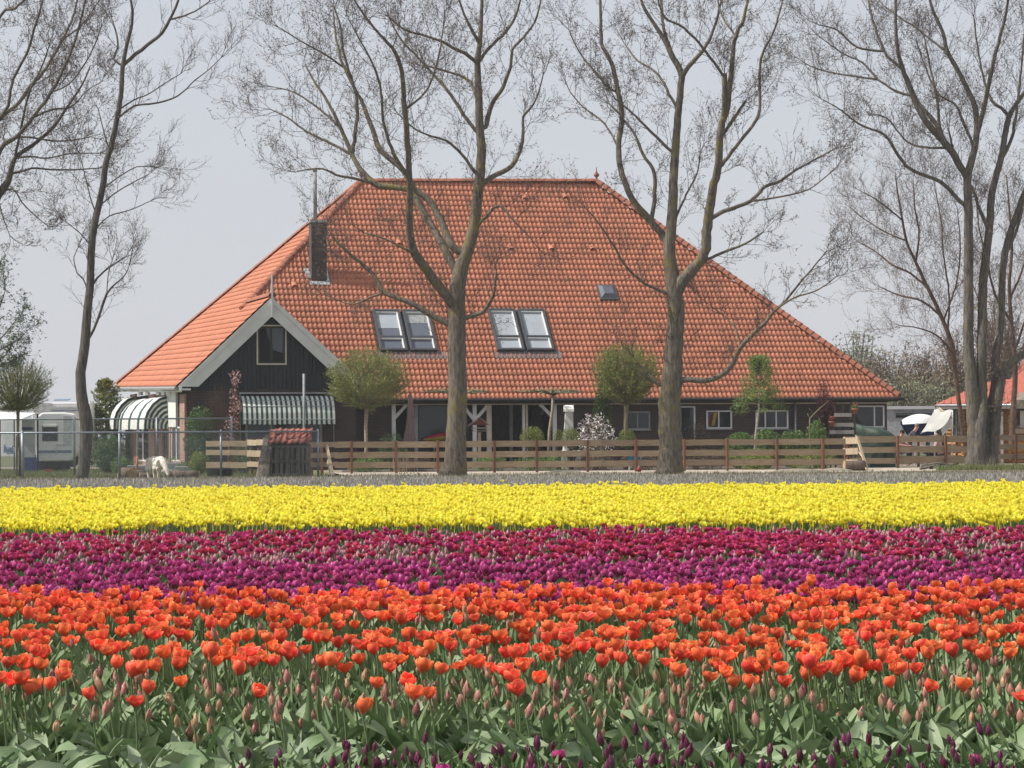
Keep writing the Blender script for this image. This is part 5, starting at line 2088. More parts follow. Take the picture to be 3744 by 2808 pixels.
# shaggy flanks
for n_ in range(70):
    f_, s_ = rnd.uniform(-.38, .30), rnd.choice((-1, 1))
    z_ = rnd.uniform(.40, .70)
    q.tube([gp(f_, s_ * .15, z_), gp(f_ - .02, s_ * .20, z_ - .08), gp(f_ - .03, s_ * .19, z_ - .18)], [.035, .03, .012], 5)
go_ = q.build('body', MT['goat'], goat, True)
rm = go_.modifiers.new('remesh', 'REMESH')
rm.mode = 'VOXEL'
rm.voxel_size = .017
rm.use_smooth_shade = True
sm_ = go_.modifiers.new('smooth', 'SMOOTH')
sm_.iterations = 2
for s in (-1, 1):
    q = MB()
    q.prism([gp(.50, s * .07, .37), gp(.53, s * .20, .31), gp(.56, s * .19, .26), gp(.54, s * .07, .31)], h_ * .02)
    q.build('ear', MT['goat'], goat)
    q = MB()
    q.tube([gp(.47, s * .04, .44), gp(.42, s * .07, .54), gp(.33, s * .10, .58)], [.02, .015, .006], 6)
    q.build('horn', MT['horn'], goat, True)
    q = MB()
    q.ball(gp(.565, s * .066, .285), .013, .013, .013, 6, 4)
    q.build('eye', MT['dark'], goat, True)


# ------------------------------------------------------------------ people behind the right fence
MT['skin'] = M('skin', (0.55, 0.30, 0.22), 0.6, (0.50, 0.26, 0.19), 8)


def person(label, px, Y, face, pose, shirt, trousers, hair, z0=0.0, sit=False):
    """pose: joint positions (forward, side, up) in metres; face: heading angle"""
    b = G0(px, Y, z0)
    t = thing('person', b, label, 'person')
    hd = Vector((math.cos(face), math.sin(face), 0))
    sdv = Vector((-hd.y, hd.x, 0))

    def P(q):
        return b + hd * q[0] + sdv * q[1] + Z * q[2]
    j = pose
    names = ['pelvis', 'waist', 'chest', 'neck', 'head', 'crown']
    v = [P(j[n]) for n in names]
    e = [(0, 1), (1, 2), (2, 3), (3, 4), (4, 5)]
    r = [(.15, .12), (.14, .11), (.165, .11), .06, .092, .07]
    idx = {n: i for i, n in enumerate(names)}
    for sname in ('L', 'R'):
        for a, chain, rr in (('chest', ('sh', 'el', 'wr', 'hn'), (.06, .042, .032, .028)), ('pelvis', ('hip', 'kn', 'an', 'to'), (.095, .06, .042, .035))):
            prev = idx[a]
            for c, q in zip(chain, rr):
                v.append(P(j[c + sname]))
                r.append(q)
                e.append((prev, len(v) - 1))
                prev = len(v) - 1
                idx[c + sname] = prev
    skin_body('body', v, e, r, MT['skin'], t, 2, 0)
    # shirt: torso and upper arms, a little wider than the body
    sv = [v[idx[n]] for n in ('pelvis', 'waist', 'chest')] + [v[3].lerp(v[2], .35)]
    se = [(0, 1), (1, 2), (2, 3)]
    sr = [(.165, .135), (.16, .13), (.185, .13), .085]
    for sname in ('L', 'R'):
        a = v[idx['sh' + sname]]
        c = v[idx['el' + sname]]
        i = len(sv)
        sv += [a, a.lerp(c, .75)]
        se += [(2, i), (i, i + 1)]
        sr += [.078, .068]
    skin_body('shirt', sv, se, sr, shirt, t, 2, 1)
    tv = [v[0] + Z * .03, v[0]]
    te = [(0, 1)]
    tr_ = [(.165, .135), (.165, .135)]
    for sname in ('L', 'R'):
        i = len(tv)
        tv += [v[idx['hip' + sname]], v[idx['kn' + sname]], v[idx['an' + sname]].lerp(v[idx['kn' + sname]], .1)]
        te += [(1, i), (i, i + 1), (i + 1, i + 2)]
        tr_ += [.11, .075, .06]
    skin_body('trousers', tv, te, tr_, trousers, t, 2, 1)
    # hair, face, hands
    hc = v[4].lerp(v[5], .55)
    up = (v[5] - v[3]).normalized()
    fw = (hd - up * hd.dot(up)).normalized()
    q = MB()
    q.ball(hc - fw * .018 + up * .022, .098, .098, .098, 12, 7)
    q.build('hair', hair, t, True)
    fc = v[4].lerp(v[5], .25)
    q = MB()
    q.prism([fc + fw * .078 + up * .03 - sdv * .012, fc + fw * .078 + up * .03 + sdv * .012, fc + fw * .11 - up * .012], -up * .012 - fw * .02)
    q.build('nose', MT['skin'], t, True)
    for s in (-1, 1):
        q = MB()
        q.ball(fc + fw * .082 + up * .032 + sdv * .034 * s, .012, .012, .01, 6, 4)
        q.build('eye', MT['dark'], t, True)
        q = MB()
        q.ball(fc + sdv * .094 * s + up * .01, .018, .018, .03, 6, 4)
        q.build('ear', MT['skin'], t, True)
    q = MB()
    q.box(fc + fw * .082 - up * .035 - sdv * .022, sdv * .044, fw * .01, up * .009)
    q.build('mouth', M('lips', (0.42, 0.14, 0.12)), t)
    for sname in ('L', 'R'):
        w_, h_2 = v[idx['wr' + sname]], v[idx['hn' + sname]]
        d = (h_2 - w_).normalized()
        s2 = d.cross(Z)
        s2 = s2.normalized() if s2.length > .05 else sdv
        dn = d.cross(s2)
        q = MB()
        for f, ln in ((-.028, .062), (-.009, .075), (.010, .07), (.028, .055)):
            a = h_2 + s2 * f
            q.tube([a - d * .01, a + d * ln * .55 + dn * .005, a + d * ln * .95 + dn * .03], [.009, .0085, .007], 5)
        a = w_.lerp(h_2, .6) + s2 * .03 * (1 if sname == 'L' else -1)
        q.tube([a, a + d * .03 + s2 * .02 * (1 if sname == 'L' else -1), a + d * .055 + s2 * .022 * (1 if sname == 'L' else -1)], [.011, .01, .008], 5)
        q.build('fingers', MT['skin'], t, True)
    return t


bend = dict(pelvis=(-.22, 0, .95), waist=(-.12, 0, 1.12), chest=(.06, 0, 1.34), neck=(.17, 0, 1.47), head=(.22, 0, 1.57), crown=(.25, 0, 1.68),
            shL=(.06, .19, 1.37), elL=(.22, .24, 1.12), wrL=(.42, .18, .93), hnL=(.49, .16, .90),
            shR=(.06, -.19, 1.37), elR=(.2, -.24, 1.10), wrR=(.38, -.20, .92), hnR=(.45, -.18, .89),
            hipL=(-.2, .10, .88), knL=(-.10, .11, .48), anL=(-.2, .11, .08), toL=(-.05, .12, .035),
            hipR=(-.2, -.10, .88), knR=(-.12, -.11, .48), anR=(-.26, -.11, .08), toR=(-.11, -.12, .035))
seat = dict(pelvis=(0, 0, .52), waist=(.02, 0, .70), chest=(.08, 0, .95), neck=(.13, 0, 1.10), head=(.16, 0, 1.19), crown=(.18, 0, 1.30),
            shL=(.08, .19, 1.0), elL=(.16, .25, .74), wrL=(.38, .16, .72), hnL=(.46, .14, .72),
            shR=(.08, -.19, 1.0), elR=(.16, -.25, .74), wrR=(.38, -.16, .72), hnR=(.46, -.14, .72),
            hipL=(.06, .10, .50), knL=(.46, .12, .50), anL=(.44, .12, .08), toL=(.6, .12, .035),
            hipR=(.06, -.10, .50), knR=(.46, -.12, .50), anR=(.44, -.12, .08), toR=(.6, -.12, .035))
low = {k2: (v2[0] - .0, v2[1], v2[2]) for k2, v2 in bend.items()}
MT['shirt_dark'] = M('dark_grey_shirt', (0.09, 0.085, 0.095), 0.9, (0.06, 0.058, 0.065), 6)
MT['shirt_pink'] = M('pink_top', (0.55, 0.32, 0.30), 0.9, (0.45, 0.25, 0.25), 6)
MT['jeans'] = M('dark_trousers', (0.04, 0.045, 0.06), 0.9)
MT['hair_grey'] = M('grey_hair', (0.22, 0.20, 0.18), 0.9)
MT['hair_dark'] = M('dark_hair', (0.03, 0.022, 0.02), 0.8)
MT['hair_blond'] = M('light_brown_hair', (0.30, 0.20, 0.12), 0.8)
person('person with grey hair in a dark t-shirt bending over the table behind the fence', 3332, 112.0, -.15, bend, MT['shirt_dark'], MT['jeans'], MT['hair_grey'])
person('person with dark hair in a pink top sitting left of the bending person', 3286, 111.0, -.6, {k2: (v2[0], v2[1], v2[2] + .12) for k2, v2 in seat.items()}, MT['shirt_pink'], MT['jeans'], MT['hair_dark'])
person('person with light hair sitting low in front of the white canvas', 3438, 111.5, 2.6, {k2: (v2[0], v2[1], v2[2] - .04) for k2, v2 in seat.items()}, MT['shirt_pink'], MT['jeans'], MT['hair_blond'])
# stools under the two sitting people, and the table
MT['plastic_w'] = M('white_plastic', (0.75, 0.75, 0.73), 0.4)
for px, Y, z, lab in ((3286, 111.0, .50, 'white stool under the sitting person in pink'), (3438, 111.5, .34, 'low white stool under the person by the canvas')):
    b = G0(px, Y)
    t = thing('stool', b, lab, 'stool')
    q = MB()
    q.lathe(b + Z * (z - .05), [(.19, 0), (.2, .02), (.2, .05), (.18, .06)], 14)
    q.build('seat', MT['plastic_w'], t, True)
    for a in range(4):
        q = MB()
        q.tube([b + Vector((.17 * math.cos(a * 1.57 + .7), .17 * math.sin(a * 1.57 + .7), 0)), b + Vector((.12 * math.cos(a * 1.57 + .7), .12 * math.sin(a * 1.57 + .7), z - .04))], .016, 6)
        q.build('leg', MT['plastic_w'], t, True)
b = G0(3378, 111.6)
t = thing('garden_table', b, 'low white table the bending person works at', 'table')
q = MB()
q.box(b + Vector((-.5, -.35, .78)), Vector((.95, 0, 0)), Vector((0, .7, 0)), Z * .04)
q.build('tabletop', MT['plastic_w'], t, bevel=.01)
for sx in (-.44, .36):
    for sy in (-.3, .28):
        q = MB()
        q.box(b + Vector((sx, sy, 0)), Vector((.05, 0, 0)), Vector((0, .05, 0)), Z * .78)
        q.build('leg', MT['plastic_w'], t)

# white canvas on poles
MT['canvas'] = M('white_canvas', (0.66, 0.65, 0.61), 0.8, (0.56, 0.55, 0.52), 2, transl=.3, bump=.03, bscale=2)
b = G0(3470, 113.0)
t = thing('canvas_shelter', b, 'slanting white canvas sheet on poles right of the people', 'canvas')
A_, B_, C_, D_ = W(3418, 1498, 113.4), W(3482, 1500, 113.0), W(3440, 1570, 112.2), W(3362, 1585, 112.0)
q = MB()
vs, fs = [], []
for i in range(9):
    for k in range(9):
        s, r = i / 8, k / 8
        p = A_.lerp(B_, s).lerp(D_.lerp(C_, s), r)
        p += Vector((0, -.12, -.10)) * math.sin(math.pi * r) * .7 + Vector((0, .03, .03)) * math.sin(s * 9 + r * 5)
        vs.append(p)
for i in range(8):
    for k in range(8):
        fs.append((i * 9 + k, (i + 1) * 9 + k, (i + 1) * 9 + k + 1, i * 9 + k + 1))
q.add(vs, fs)
q.build('canvas', MT['canvas'], t, True)
q = MB()
vs, fs = [], []
E_ = W(3476, 1520, 113.2)
F_ = W(3430, 1592, 112.6)
for i in range(7):
    for k in range(7):
        s, r = i / 6, k / 6
        p = W(3484, 1504, 113.2).lerp(W(3484, 1560, 113.6), s).lerp(W(3440, 1572, 112.2).lerp(W(3446, 1592, 113.0), s), r)
        vs.append(p + Vector((0, .05, .03)) * math.sin(s * 6 + r * 4))
for i in range(6):
    for k in range(6):
        fs.append((i * 7 + k, (i + 1) * 7 + k, (i + 1) * 7 + k + 1, i * 7 + k + 1))
q.add(vs, fs)
q.build('side_flap', MT['canvas'], t, True)
for a, c in (((3482, 1500), (3480, 113.0)), ((3418, 1498), (3420, 113.6))):
    q = MB()
    p = G0(*c)
    q.tube([p, W(a[0], a[1], c[1])], .035, 7)
    q.build('pole', MT['white'], t, True)
q = MB()
q.tube([W(3432, 1492, 113.2), W(3482, 1530, 113.0)], .05, 6)
q.build('cross_pole', MT['palewood'], t, True)

# ------------------------------------------------------------------ caravans at the left
MT['caravan'] = M('caravan_white', (0.74, 0.75, 0.75), 0.35, (0.68, 0.69, 0.70), 1.5)
MT['caravan_grey'] = M('caravan_grey_panel', (0.56, 0.58, 0.60), 0.4)
MT['blue'] = M('blue_cloth', (0.03, 0.045, 0.16), 0.7, (0.02, 0.03, 0.10), 4)
MT['blue_band'] = M('blue_grey_band', (0.20, 0.26, 0.38), 0.4)
MT['tyre'] = M('tyre_rubber', (0.025, 0.025, 0.025), 0.8)
MT['awn_grey'] = M('tent_grey_cloth', (0.42, 0.43, 0.45), 0.85, (0.35, 0.36, 0.38), 3)


def caravan_body(t, o, ux, length, depth, z0, z1, m, nose=.35):
    """rounded caravan box: profile along ux, pulled into the picture"""
    uy = Vector((-ux.y, ux.x, 0))
    pr = [(0, z0), (length - .1, z0), (length + nose * .6, z0 + .35), (length + nose, z0 + (z1 - z0) * .45), (length + nose * .55, z1 - .35), (length + .05, z1 - .06), (length - .35, z1), (0.25, z1), (0.05, z1 - .15)]
    q = MB()
    q.prism([o + ux * a + Z * z for a, z in pr], uy * depth)
    return q.build('body', m, t, False, bevel=.06)


def at_px(px, py, Y):
    return W(px, py, Y)


Yc = 110.5
ux = Vector((1, .12, 0)).normalized()
o = G0(132, Yc)
cz0, cz1 = .42, W(200, 1508, Yc).z
t = thing('caravan', o, 'white touring caravan with a dark side window, left of the crooked leaning trunk', 'caravan')
L_ = (G0(285, Yc) - o).x - .2
caravan_body(t, o, ux, L_, 2.1, cz0, cz1, MT['caravan'])
uy = Vector((-ux.y, ux.x, 0))


def cpt(px, py, off=0.0, o_=None, u_=None):
    n = Vector((-(u_ or ux).y, (u_ or ux).x, 0))
    return hit(px, py, (o_ or o) - n * off, n)


def cbox(parent, px0, px1, py0, py1, m, name, off=.02, o_=None, u_=None, bev=0.0):
    a, b = cpt(px0, py1, 0, o_, u_), cpt(px1, py0, 0, o_, u_)
    u__ = u_ or ux
    n = Vector((-u__.y, u__.x, 0))
    q = MB()
    q.box(a - n * off, u__ * (b - a).dot(u__), n * (off + .01), Z * (b.z - a.z))
    return q.build(name, m, parent, bevel=bev)


w = cbox(t, 154, 211, 1556, 1613, MT['skyframe'], 'window', .03, bev=.05)
cbox(w, 158, 207, 1562, 1608, MT['glass'], 'pane', .045)
cbox(w, 158, 207, 1555, 1561, MT['white'], 'window_top', .05)
cbox(t, 136, 262, 1646, 1657, MT['blue_band'], 'blue_stripe', .012)
cbox(t, 232, 262, 1520, 1630, MT['caravan_grey'], 'grey_panel', .014)
cbox(t, 206, 240, 1624, 1627, MT['lead'], 'grip', .05)
cbox(t, 204, 207, 1630, 1668, MT['caravan_grey'], 'service_flap', .02)
q = MB()
c = cpt(196, 1684, -.25)
q.tube([Vector((c.x, c.y, .33)) - uy * .0, Vector((c.x, c.y, .33)) + uy * .2], .33, 16)
q.build('wheel', MT['tyre'], t, True)
q = MB()
q.box(o + ux * .1 + Z * .08 + uy * .1, ux * (L_ - .3), uy * 1.8, Z * .38)
q.build('undercarriage', MT['dark'], t)
# tent awning in front of it
tb = G0(48, Yc - 2.0)
t = thing('caravan_tent', tb, 'grey and white caravan tent with a blue skirt left of the caravan window', 'tent')
q = MB()
f0, f1, bk0, bk1 = W(52, 1555, Yc - 1.8), W(126, 1512, Yc - .3), W(58, 1520, Yc), W(130, 1510, Yc)
ft0, ft1 = W(0, 1512, Yc - .2), W(126, 1514, Yc - .2)
q.prism([W(0, 1540, Yc - 1.9), W(78, 1534, Yc - 1.9), W(130, 1513, Yc - .2), W(0, 1508, Yc - .2)], Z * .03)
q.build('tent_roof', MT['caravan'], t)
q = MB()
g0, g1 = G0(80, Yc - .5), G0(128, Yc - .5)
q.box(g0, g1 - g0, Vector((0, .04, 0)), Z * (W(80, 1534, Yc).z))
q.build('tent_wall', MT['awn_grey'], t)
q = MB()
q.box(g0 - Vector((0, .03, 0)) + Z * W(80, 1574, Yc).z, (g1 - g0) * .85, Vector((0, .02, 0)), Z * .13)
q.build('blue_valance', MT['blue'], t)
q = MB()
q.box(g0 - Vector((0, .05, 0)), (G0(134, Yc - .5) - g0), Vector((0, .03, 0)), Z * W(80, 1672, Yc).z)
q.build('blue_skirt', MT['blue'], t)
q = MB()
g2, g3 = G0(18, Yc - 1.9), G0(50, Yc - 1.9)
q.box(g2 + Z * W(20, 1628, Yc - 1.9).z, g3 - g2, Vector((0, .03, 0)), Z * (W(20, 1542, Yc - 1.9).z - W(20, 1628, Yc - 1.9).z))
q.build('white_panel', MT['caravan'], t)
for px in (0, 52):
    q = MB()
    a = G0(px, Yc - 1.9)
    q.tube([a, a + Z * W(px, 1536, Yc - 1.9).z], .03, 6)
    q.build('tent_pole', MT['gutter'], t)
q = MB()
a = G0(134, Yc - .4)
q.box(a, Vector((.07, 0, 0)), Vector((0, .05, 0)), Z * W(134, 1514, Yc).z)
q.build('corner_pole', MT['gutter'], t)
# colourful laundry rack / bags in front of the tent
q = MB()
for i in range(9):
    a = G0(12 + i * 4.4, Yc - 2.6, W(20, 1660, Yc - 2.6).z + rnd.uniform(-.05, .05))
    q.box(a, Vector((.035, 0, rnd.uniform(-.01, .02))), Vector((0, .25, 0)), Z * rnd.uniform(.22, .34))
tag(q.build('folded_cloths', M('blue_white_cloth', (0.55, 0.60, 0.68), 0.8, (0.16, 0.25, 0.42), 22, (1, .2, .2), contrast=(.45, .55))), 'blue and white cloths hanging in front of the caravan tent', 'cloths', None, 'stuff')
# second caravan behind, white motorhome with roof hatch
Y2 = 127.0
o2 = G0(116, Y2)
ux2 = Vector((1, .05, 0)).normalized()
t = thing('motorhome', o2, 'white motorhome with a raised roof hatch standing behind the caravan', 'motorhome')
q = MB()
zb_, zt_ = .5, W(200, 1472, Y2).z
l2 = G0(330, Y2).x - o2.x
q.prism([o2 + ux2 * a + Z * z for a, z in ((0, zb_), (l2, zb_), (l2, zt_), (.9, zt_), (.35, zt_ - .1), (0, zt_ - .45))], Vector((0, 2.2, 0)))
q.build('body', MT['caravan'], t, bevel=.05)
for px0, px1, py0, py1, m, nm in ((118, 190, 1474, 1504, 'caravan_grey', 'roof_spoiler'), (190, 285, 1486, 1493, 'caravan_grey', 'roof_rail'), (188, 300, 1499, 1503, 'blue_band', 'side_band')):
    cbox(t, px0, px1, py0, py1, MT[m], nm, .04, o2, ux2)
q = MB()
a = W(196, 1465, Y2 + .5)
q.box(a, Vector((.68, 0, 0)), Vector((0, .7, .05)), Z * .05)
q.build('roof_hatch', MT['blue_band'], t, bevel=.015)
q = MB()
for px in (150, 260):
    c = G0(px, Y2 - .02)
    q = MB()
    q.tube([c + Z * .35, c + Z * .35 + Vector((0, .25, 0))], .35, 14)
    q.build('wheel', MT['tyre'], t, True)
# third white camper further left, only its roof shows
Y3 = 131.0
o3 = G0(-60, Y3)
t = thing('caravan', o3, 'white caravan of which only the roof shows behind the thin round tree', 'caravan')
caravan_body(t, o3, Vector((1, 0, 0)), (G0(70, Y3).x - o3.x), 2.1, .45, W(30, 1478, Y3).z, MT['caravan'])
cbox(t, 0, 40, 1490, 1500, MT['glass'], 'window', .03, o3, Vector((1, 0, 0)))

# bucket, red box and yellow bits on the camp-site grass
q = MB()
a = G0(160, 106)
q.box(a, Vector((.28, 0, 0)), Vector((0, .22, 0)), Z * .12)
q.prism([a + Vector((-.02, -.01, .12)), a + Vector((.30, -.01, .12)), a + Vector((.30, .23, .12)), a + Vector((-.02, .23, .12))], Z * .02)
tag(q.build('red_crate', M('red_plastic', (0.45, 0.06, 0.03), 0.5), None, bevel=.01), 'small red crate on the grass under the caravan window', 'crate')

# ------------------------------------------------------------------ log cabin at the right
Yk = 119.0
cu = Vector((1, -0.14, 0)).normalized()
cv_ = Vector((-cu.y, cu.x, 0))
ck = G0(3425, Yk)
cab = thing('log_cabin', ck, 'log cabin with a red roof behind the big tree at the right edge', 'cabin')


def kp(px, py, off=0.0):
    return hit(px, py, ck + cv_ * off, cv_)


ze = kp(3600, 1490, .6).z
kw0 = kp(3470, 1500, .6)
kl = 13.0
q = MB()
q.box(Vector((kw0.x, kw0.y, 0)) + cv_ * .1, cu * kl, cv_ * 5, Z * (ze - .1))
q.build('core_wall', MT['dark'], cab)
for i in range(int(ze / .16)):
    q = MB()
    a = Vector((kw0.x, kw0.y, .08 + i * .16))
    q.tube([a - cu * .15 + cv_ * .06, a + cu * (kl + .15) + cv_ * .06], .084, 8)
    q.build('wall_log', MT['cabinlog'], cab, True)
for px in (3520, 3690, 3800):
    for i in range(int(ze / .16)):
        a = kp(px, 1500, .6)
        a.z = .16 + i * .16
        q = MB()
        q.tube([a - cv_ * .18, a + cv_ * .05], .08, 8)
        q.build('log_end', MT['cabinlog'], cab, True)
# roof
r0, r1 = kp(3424, 1468, -.1), kp(3424, 1468, -.1) + cu * 14
r0.z = r1.z = ze + .12
rise = 3.0
apx = kp(3800, 1250, 3.2)
q = MB()
A1, A2 = r0 + cv_ * 3.6 + cu * 2.6 + Z * 1.1, r0 + cv_ * 3.6 + cu * 14 + Z * 1.1
q.prism([r0, r1, A2, A1], Vector((0, 0, .06)))
q.prism([r0, A1, r0 + cv_ * 7.2], Vector((0, 0, .06)))
q.build('low_roof', MT['cabinroof'], cab)
# tall cross roof at the right
B1 = kp(3640, 1478, .5)
top = kp(3745, 1318, 2.2)
q = MB()
B1.z = ze + .18
B2 = B1 + cu * 9
q.prism([B1, B2, Vector((B2.x, B2.y, 0)) + cv_ * 3.0 + Z * top.z, B1 + cu * 1.35 + cv_ * 3.0 + Z * (top.z - B1.z)], Vector((0, 0, .06)))
q.build('high_roof', MT['cabinroof'], cab)
n_r = 46
q = MB()
for i in range(n_r):
    a = r0 + cu * (i * 14 / n_r) + Z * .07
    b_ = r0 + cv_ * 3.6 + cu * max(2.6, i * 14 / n_r) + Z * 1.17
    q.tube([a + (b_ - a) * 0.0, b_ if i * 14 / n_r > 2.6 else a + (cv_ * 3.6 + Z * 1.1) * ((i * 14 / n_r) / 2.6)], .035, 4, False)
o = q.build('roof_ribs', MT['cabinroof'], cab)
o['kind'] = 'stuff'
q = MB()
q.box(r0 - Z * .18 - cv_ * .06, cu * 14, cv_ * .05, Z * .2)
q.build('fascia_board', MT['white'], cab)
q = MB()
q.tube([r0 - Z * .03 - cv_ * .13, r1 - Z * .03 - cv_ * .13], .06, 7)
q.build('gutter', MT['zinc'], cab, True)
# small porch roof and windows
q = MB()
pA = kp(3716, 1462, -.8)
q.prism([pA, pA + cu * 5, pA + cu * 5 + cv_ * 1.5 + Z * .35, pA + cu * .2 + cv_ * 1.5 + Z * .35], Z * -.3)
q.build('porch_roof', MT['oldwood'], cab)
for px0, px1, py0, py1 in ((3720, 3800, 1495, 1570), (3478, 3512, 1495, 1600)):
    w = thing('window', kp(px0, py1, .5), None, None)
    w.parent = cab
    w.location -= base_of(cab)
    a, b = kp(px0, py1, .5), kp(px1, py0, .5)
    wl_ = (b - a).dot(cu)
    q = MB()
    q.box(a, cu * wl_, cv_ * .06, Z * .07).box(a + Z * (b.z - a.z - .07), cu * wl_, cv_ * .06, Z * .07)
    for f in (0, .36, .7, 1):
        q.box(a + cu * (f * (wl_ - .08)) + Z * .07, cu * .08, cv_ * .06, Z * (b.z - a.z - .14))
    q.build('window_frame', MT['darkwood'], w)
    q = MB()
    q.box(a + cu * .05 + cv_ * .04, cu * (wl_ - .1), cv_ * .02, Z * (b.z - a.z))
    q.build('pane', MT['glass'], w)
    q = MB()
    q.box(a + cu * .12 + cv_ * .02 + Z * .08, cu * .22, cv_ * .015, Z * (b.z - a.z - .16))
    q.build('curtain', MT['white'], w)
q = MB()
a = kp(3658, 1585, .42)
q.box(Vector((a.x, a.y, 0)), cu * .12, cv_ * .1, Z * (ze - .2))
q.build('porch_post', MT['white'], cab)
# flower trough with white flowers on the cabin wall
a = kp(3712, 1585, .2)
t = thing('flower_trough', a, 'pale flower trough on the cabin wall by the right edge', 'planter')
q = MB()
q.box(a - cv_ * .1, cu * 1.1, cv_ * .25, Z * .2)
q.build('trough', MT['palewood'], t)
leaf_cloud('flowers', a + cu * .55 + Z * .28, (.55, .18, .14), 160, .07, MT['blossom'], t, .2)

# long white vehicle roofs behind the people, and the pale boat hull
def white_box(name, label, px0, px1, py0, py1, Y, dep, m, cat, slope=.25):
    a, b = W(px0, py1, Y), W(px1, py0, Y)
    t = thing(name, G0((px0 + px1) / 2, Y), label, cat)
    q = MB()
    q.prism([Vector((a.x, Y, .45)), Vector((b.x, Y, .45)), Vector((b.x, Y, b.z - .1)), Vector((b.x - .25, Y, b.z)), Vector((a.x + .5, Y, b.z)), Vector((a.x, Y, b.z - .4))], Vector((0, dep, 0)))
    q.build('body', m, t, bevel=.05)
    return t


t = white_box('caravan', 'long white caravan behind the people right of the farmhouse', 3205, 3424, 1484, 1600, 128, 2.2, MT['caravan_grey'], 'caravan')
q = MB()
q.box(W(3215, 1497, 127.93), Vector((2.6, 0, 0)), Vector((0, .06, 0)), Z * .15)
q.build('roof_edge', MT['caravan'], t)
q = MB()
q.box(W(3276, 1527, 127.96), Vector((1.7, 0, 0)), Vector((0, .05, 0)), Z * .22)
q.build('side_window', MT['glass'], t)
q = MB()
for i in range(5):
    q.box(W(3272, 1517 - i * 6, 127.95), Vector((1.9 - .05 * i, 0, 0)), Vector((0, .04, 0)), Z * .012)
q.build('trim_lines', MT['caravan_grey'], t)
bt = thing('boat_cover', G0(3365, 120), 'rounded white covered boat behind the bending person', 'boat')
q = MB()
vs, fs = [], []
pa, pb = W(3296, 1552, 120), W(3425, 1545, 120)
for i in range(11):
    s = i / 10
    p = pa.lerp(pb, s)
    hh = .42 * math.sin(math.pi * (.10 + .80 * s)) ** .7
    for k in range(7):
        a = math.pi * k / 6
        vs.append(p + Vector((0, -math.cos(a) * .7 * (.35 + math.sin(math.pi * (.08 + .84 * s)) * .65), math.sin(a) * hh)))
for i in range(10):
    for k in range(6):
        fs.append((i * 7 + k, i * 7 + k + 1, (i + 1) * 7 + k + 1, (i + 1) * 7 + k))
q.add(vs, fs)
q.build('cover', MT['caravan'], bt, True)
q = MB()
q.prism([pa + Vector((0, -.45, 0)), pb + Vector((0, -.5, 0)), pb + Vector((-.2, .5, -.5)), pa + Vector((.35, .3, -.5))], Z * -.06)
q.prism([pa + Vector((.02, -.42, 0)), pb + Vector((0, -.47, 0)), pb + Vector((-.15, -.2, -.55)), pa + Vector((.4, -.15, -.55))], Vector((0, .9, 0)))
q.build('hull', MT['blue'], bt)
q = MB()
for s in (.25, .75):
    p = pa.lerp(pb, s)
    q = MB()
    q.box(Vector((p.x - .05, p.y - .2, 0)), Vector((.1, 0, 0)), Vector((0, .5, 0)), Z * (p.z - .5))
    q.build('trestle', MT['oldwood'], bt)

# dark green covers behind the fence at the right end of the house
MT['tarp'] = M('dark_green_tarp', (0.03, 0.055, 0.038), 0.55, (0.02, 0.035, 0.027), 3, bump=.05, bscale=3)
for (px, Y, rx, ry, top, lab) in ((3212, 108.5, 62, .9, 1560, 'larger dark green tarpaulin hump under the right end window'), (3160, 110.0, 40, .8, 1551, 'smaller dark green tarpaulin hump behind the larger one')):
    c = G0(px, Y)
    zz = W(px, top, Y).z
    q = MB()
    vs, fs = [], []
    rx_ = rx / K(Y)
    for i in range(7):
        f = i / 6
        g = max(0, (f - .34) / .66)
        rr = max(math.cos(g * math.pi / 2) ** .75, .04)
        zf = .78 * min(1, f / .34) if f <= .34 else .78 + .22 * math.sin(g * math.pi / 2)
        for k in range(18):
            a = 2 * math.pi * k / 18
            w = 1 + .05 * math.sin(a * 5 + i)
            vs.append(c + Vector((math.cos(a) * rx_ * rr * w - .22 * g, math.sin(a) * ry * rr * w, zz * zf - .12 * math.cos(a) * rr * (f > .3))))
    for i in range(6):
        for k in range(18):
            fs.append((i * 18 + k, i * 18 + (k + 1) % 18, (i + 1) * 18 + (k + 1) % 18, (i + 1) * 18 + k))
    fs.append(tuple(range(108, 126)))
    q.add(vs, fs)
    tag(q.build('tarpaulin', MT['tarp'], None, True), lab, 'tarpaulin')

# dark wooden trellis rack with flower pots
MT['pot'] = M('terracotta_pot', (0.42, 0.17, 0.09), 0.8)
MT['rackboard'] = M('grey_rack_board', (0.36, 0.34, 0.31), 0.85, (0.28, 0.26, 0.24), 5)
Yt = 106.5
tr = thing('plant_rack', G0(3085, Yt), 'tall dark wooden plant rack with grey shelves near the right end of the house', 'rack')
for px, y0 in ((3034, 1540), (3052, 1478), (3080, 1476), (3110, 1470), (3124, 1468)):
    a = G0(px, Yt)
    q = MB()
    q.box(a, Vector((.055, 0, 0)), Vector((0, .05, 0)), Z * W(px, y0, Yt).z)
    q.build('upright', MT['darkwood'], tr)
for py, x0_, x1_ in ((1517, 3050, 3114), (1553, 3036, 3120), (1580, 3034, 3122)):
    a, b = W(x0_, py + 7, Yt - .03), W(x1_, py - 7, Yt - .03)
    q = MB()
    q.box(a, Vector((b.x - a.x, 0, 0)), Vector((0, .025, 0)), Z * (b.z - a.z))
    q.build('shelf_board', MT['rackboard'], tr)
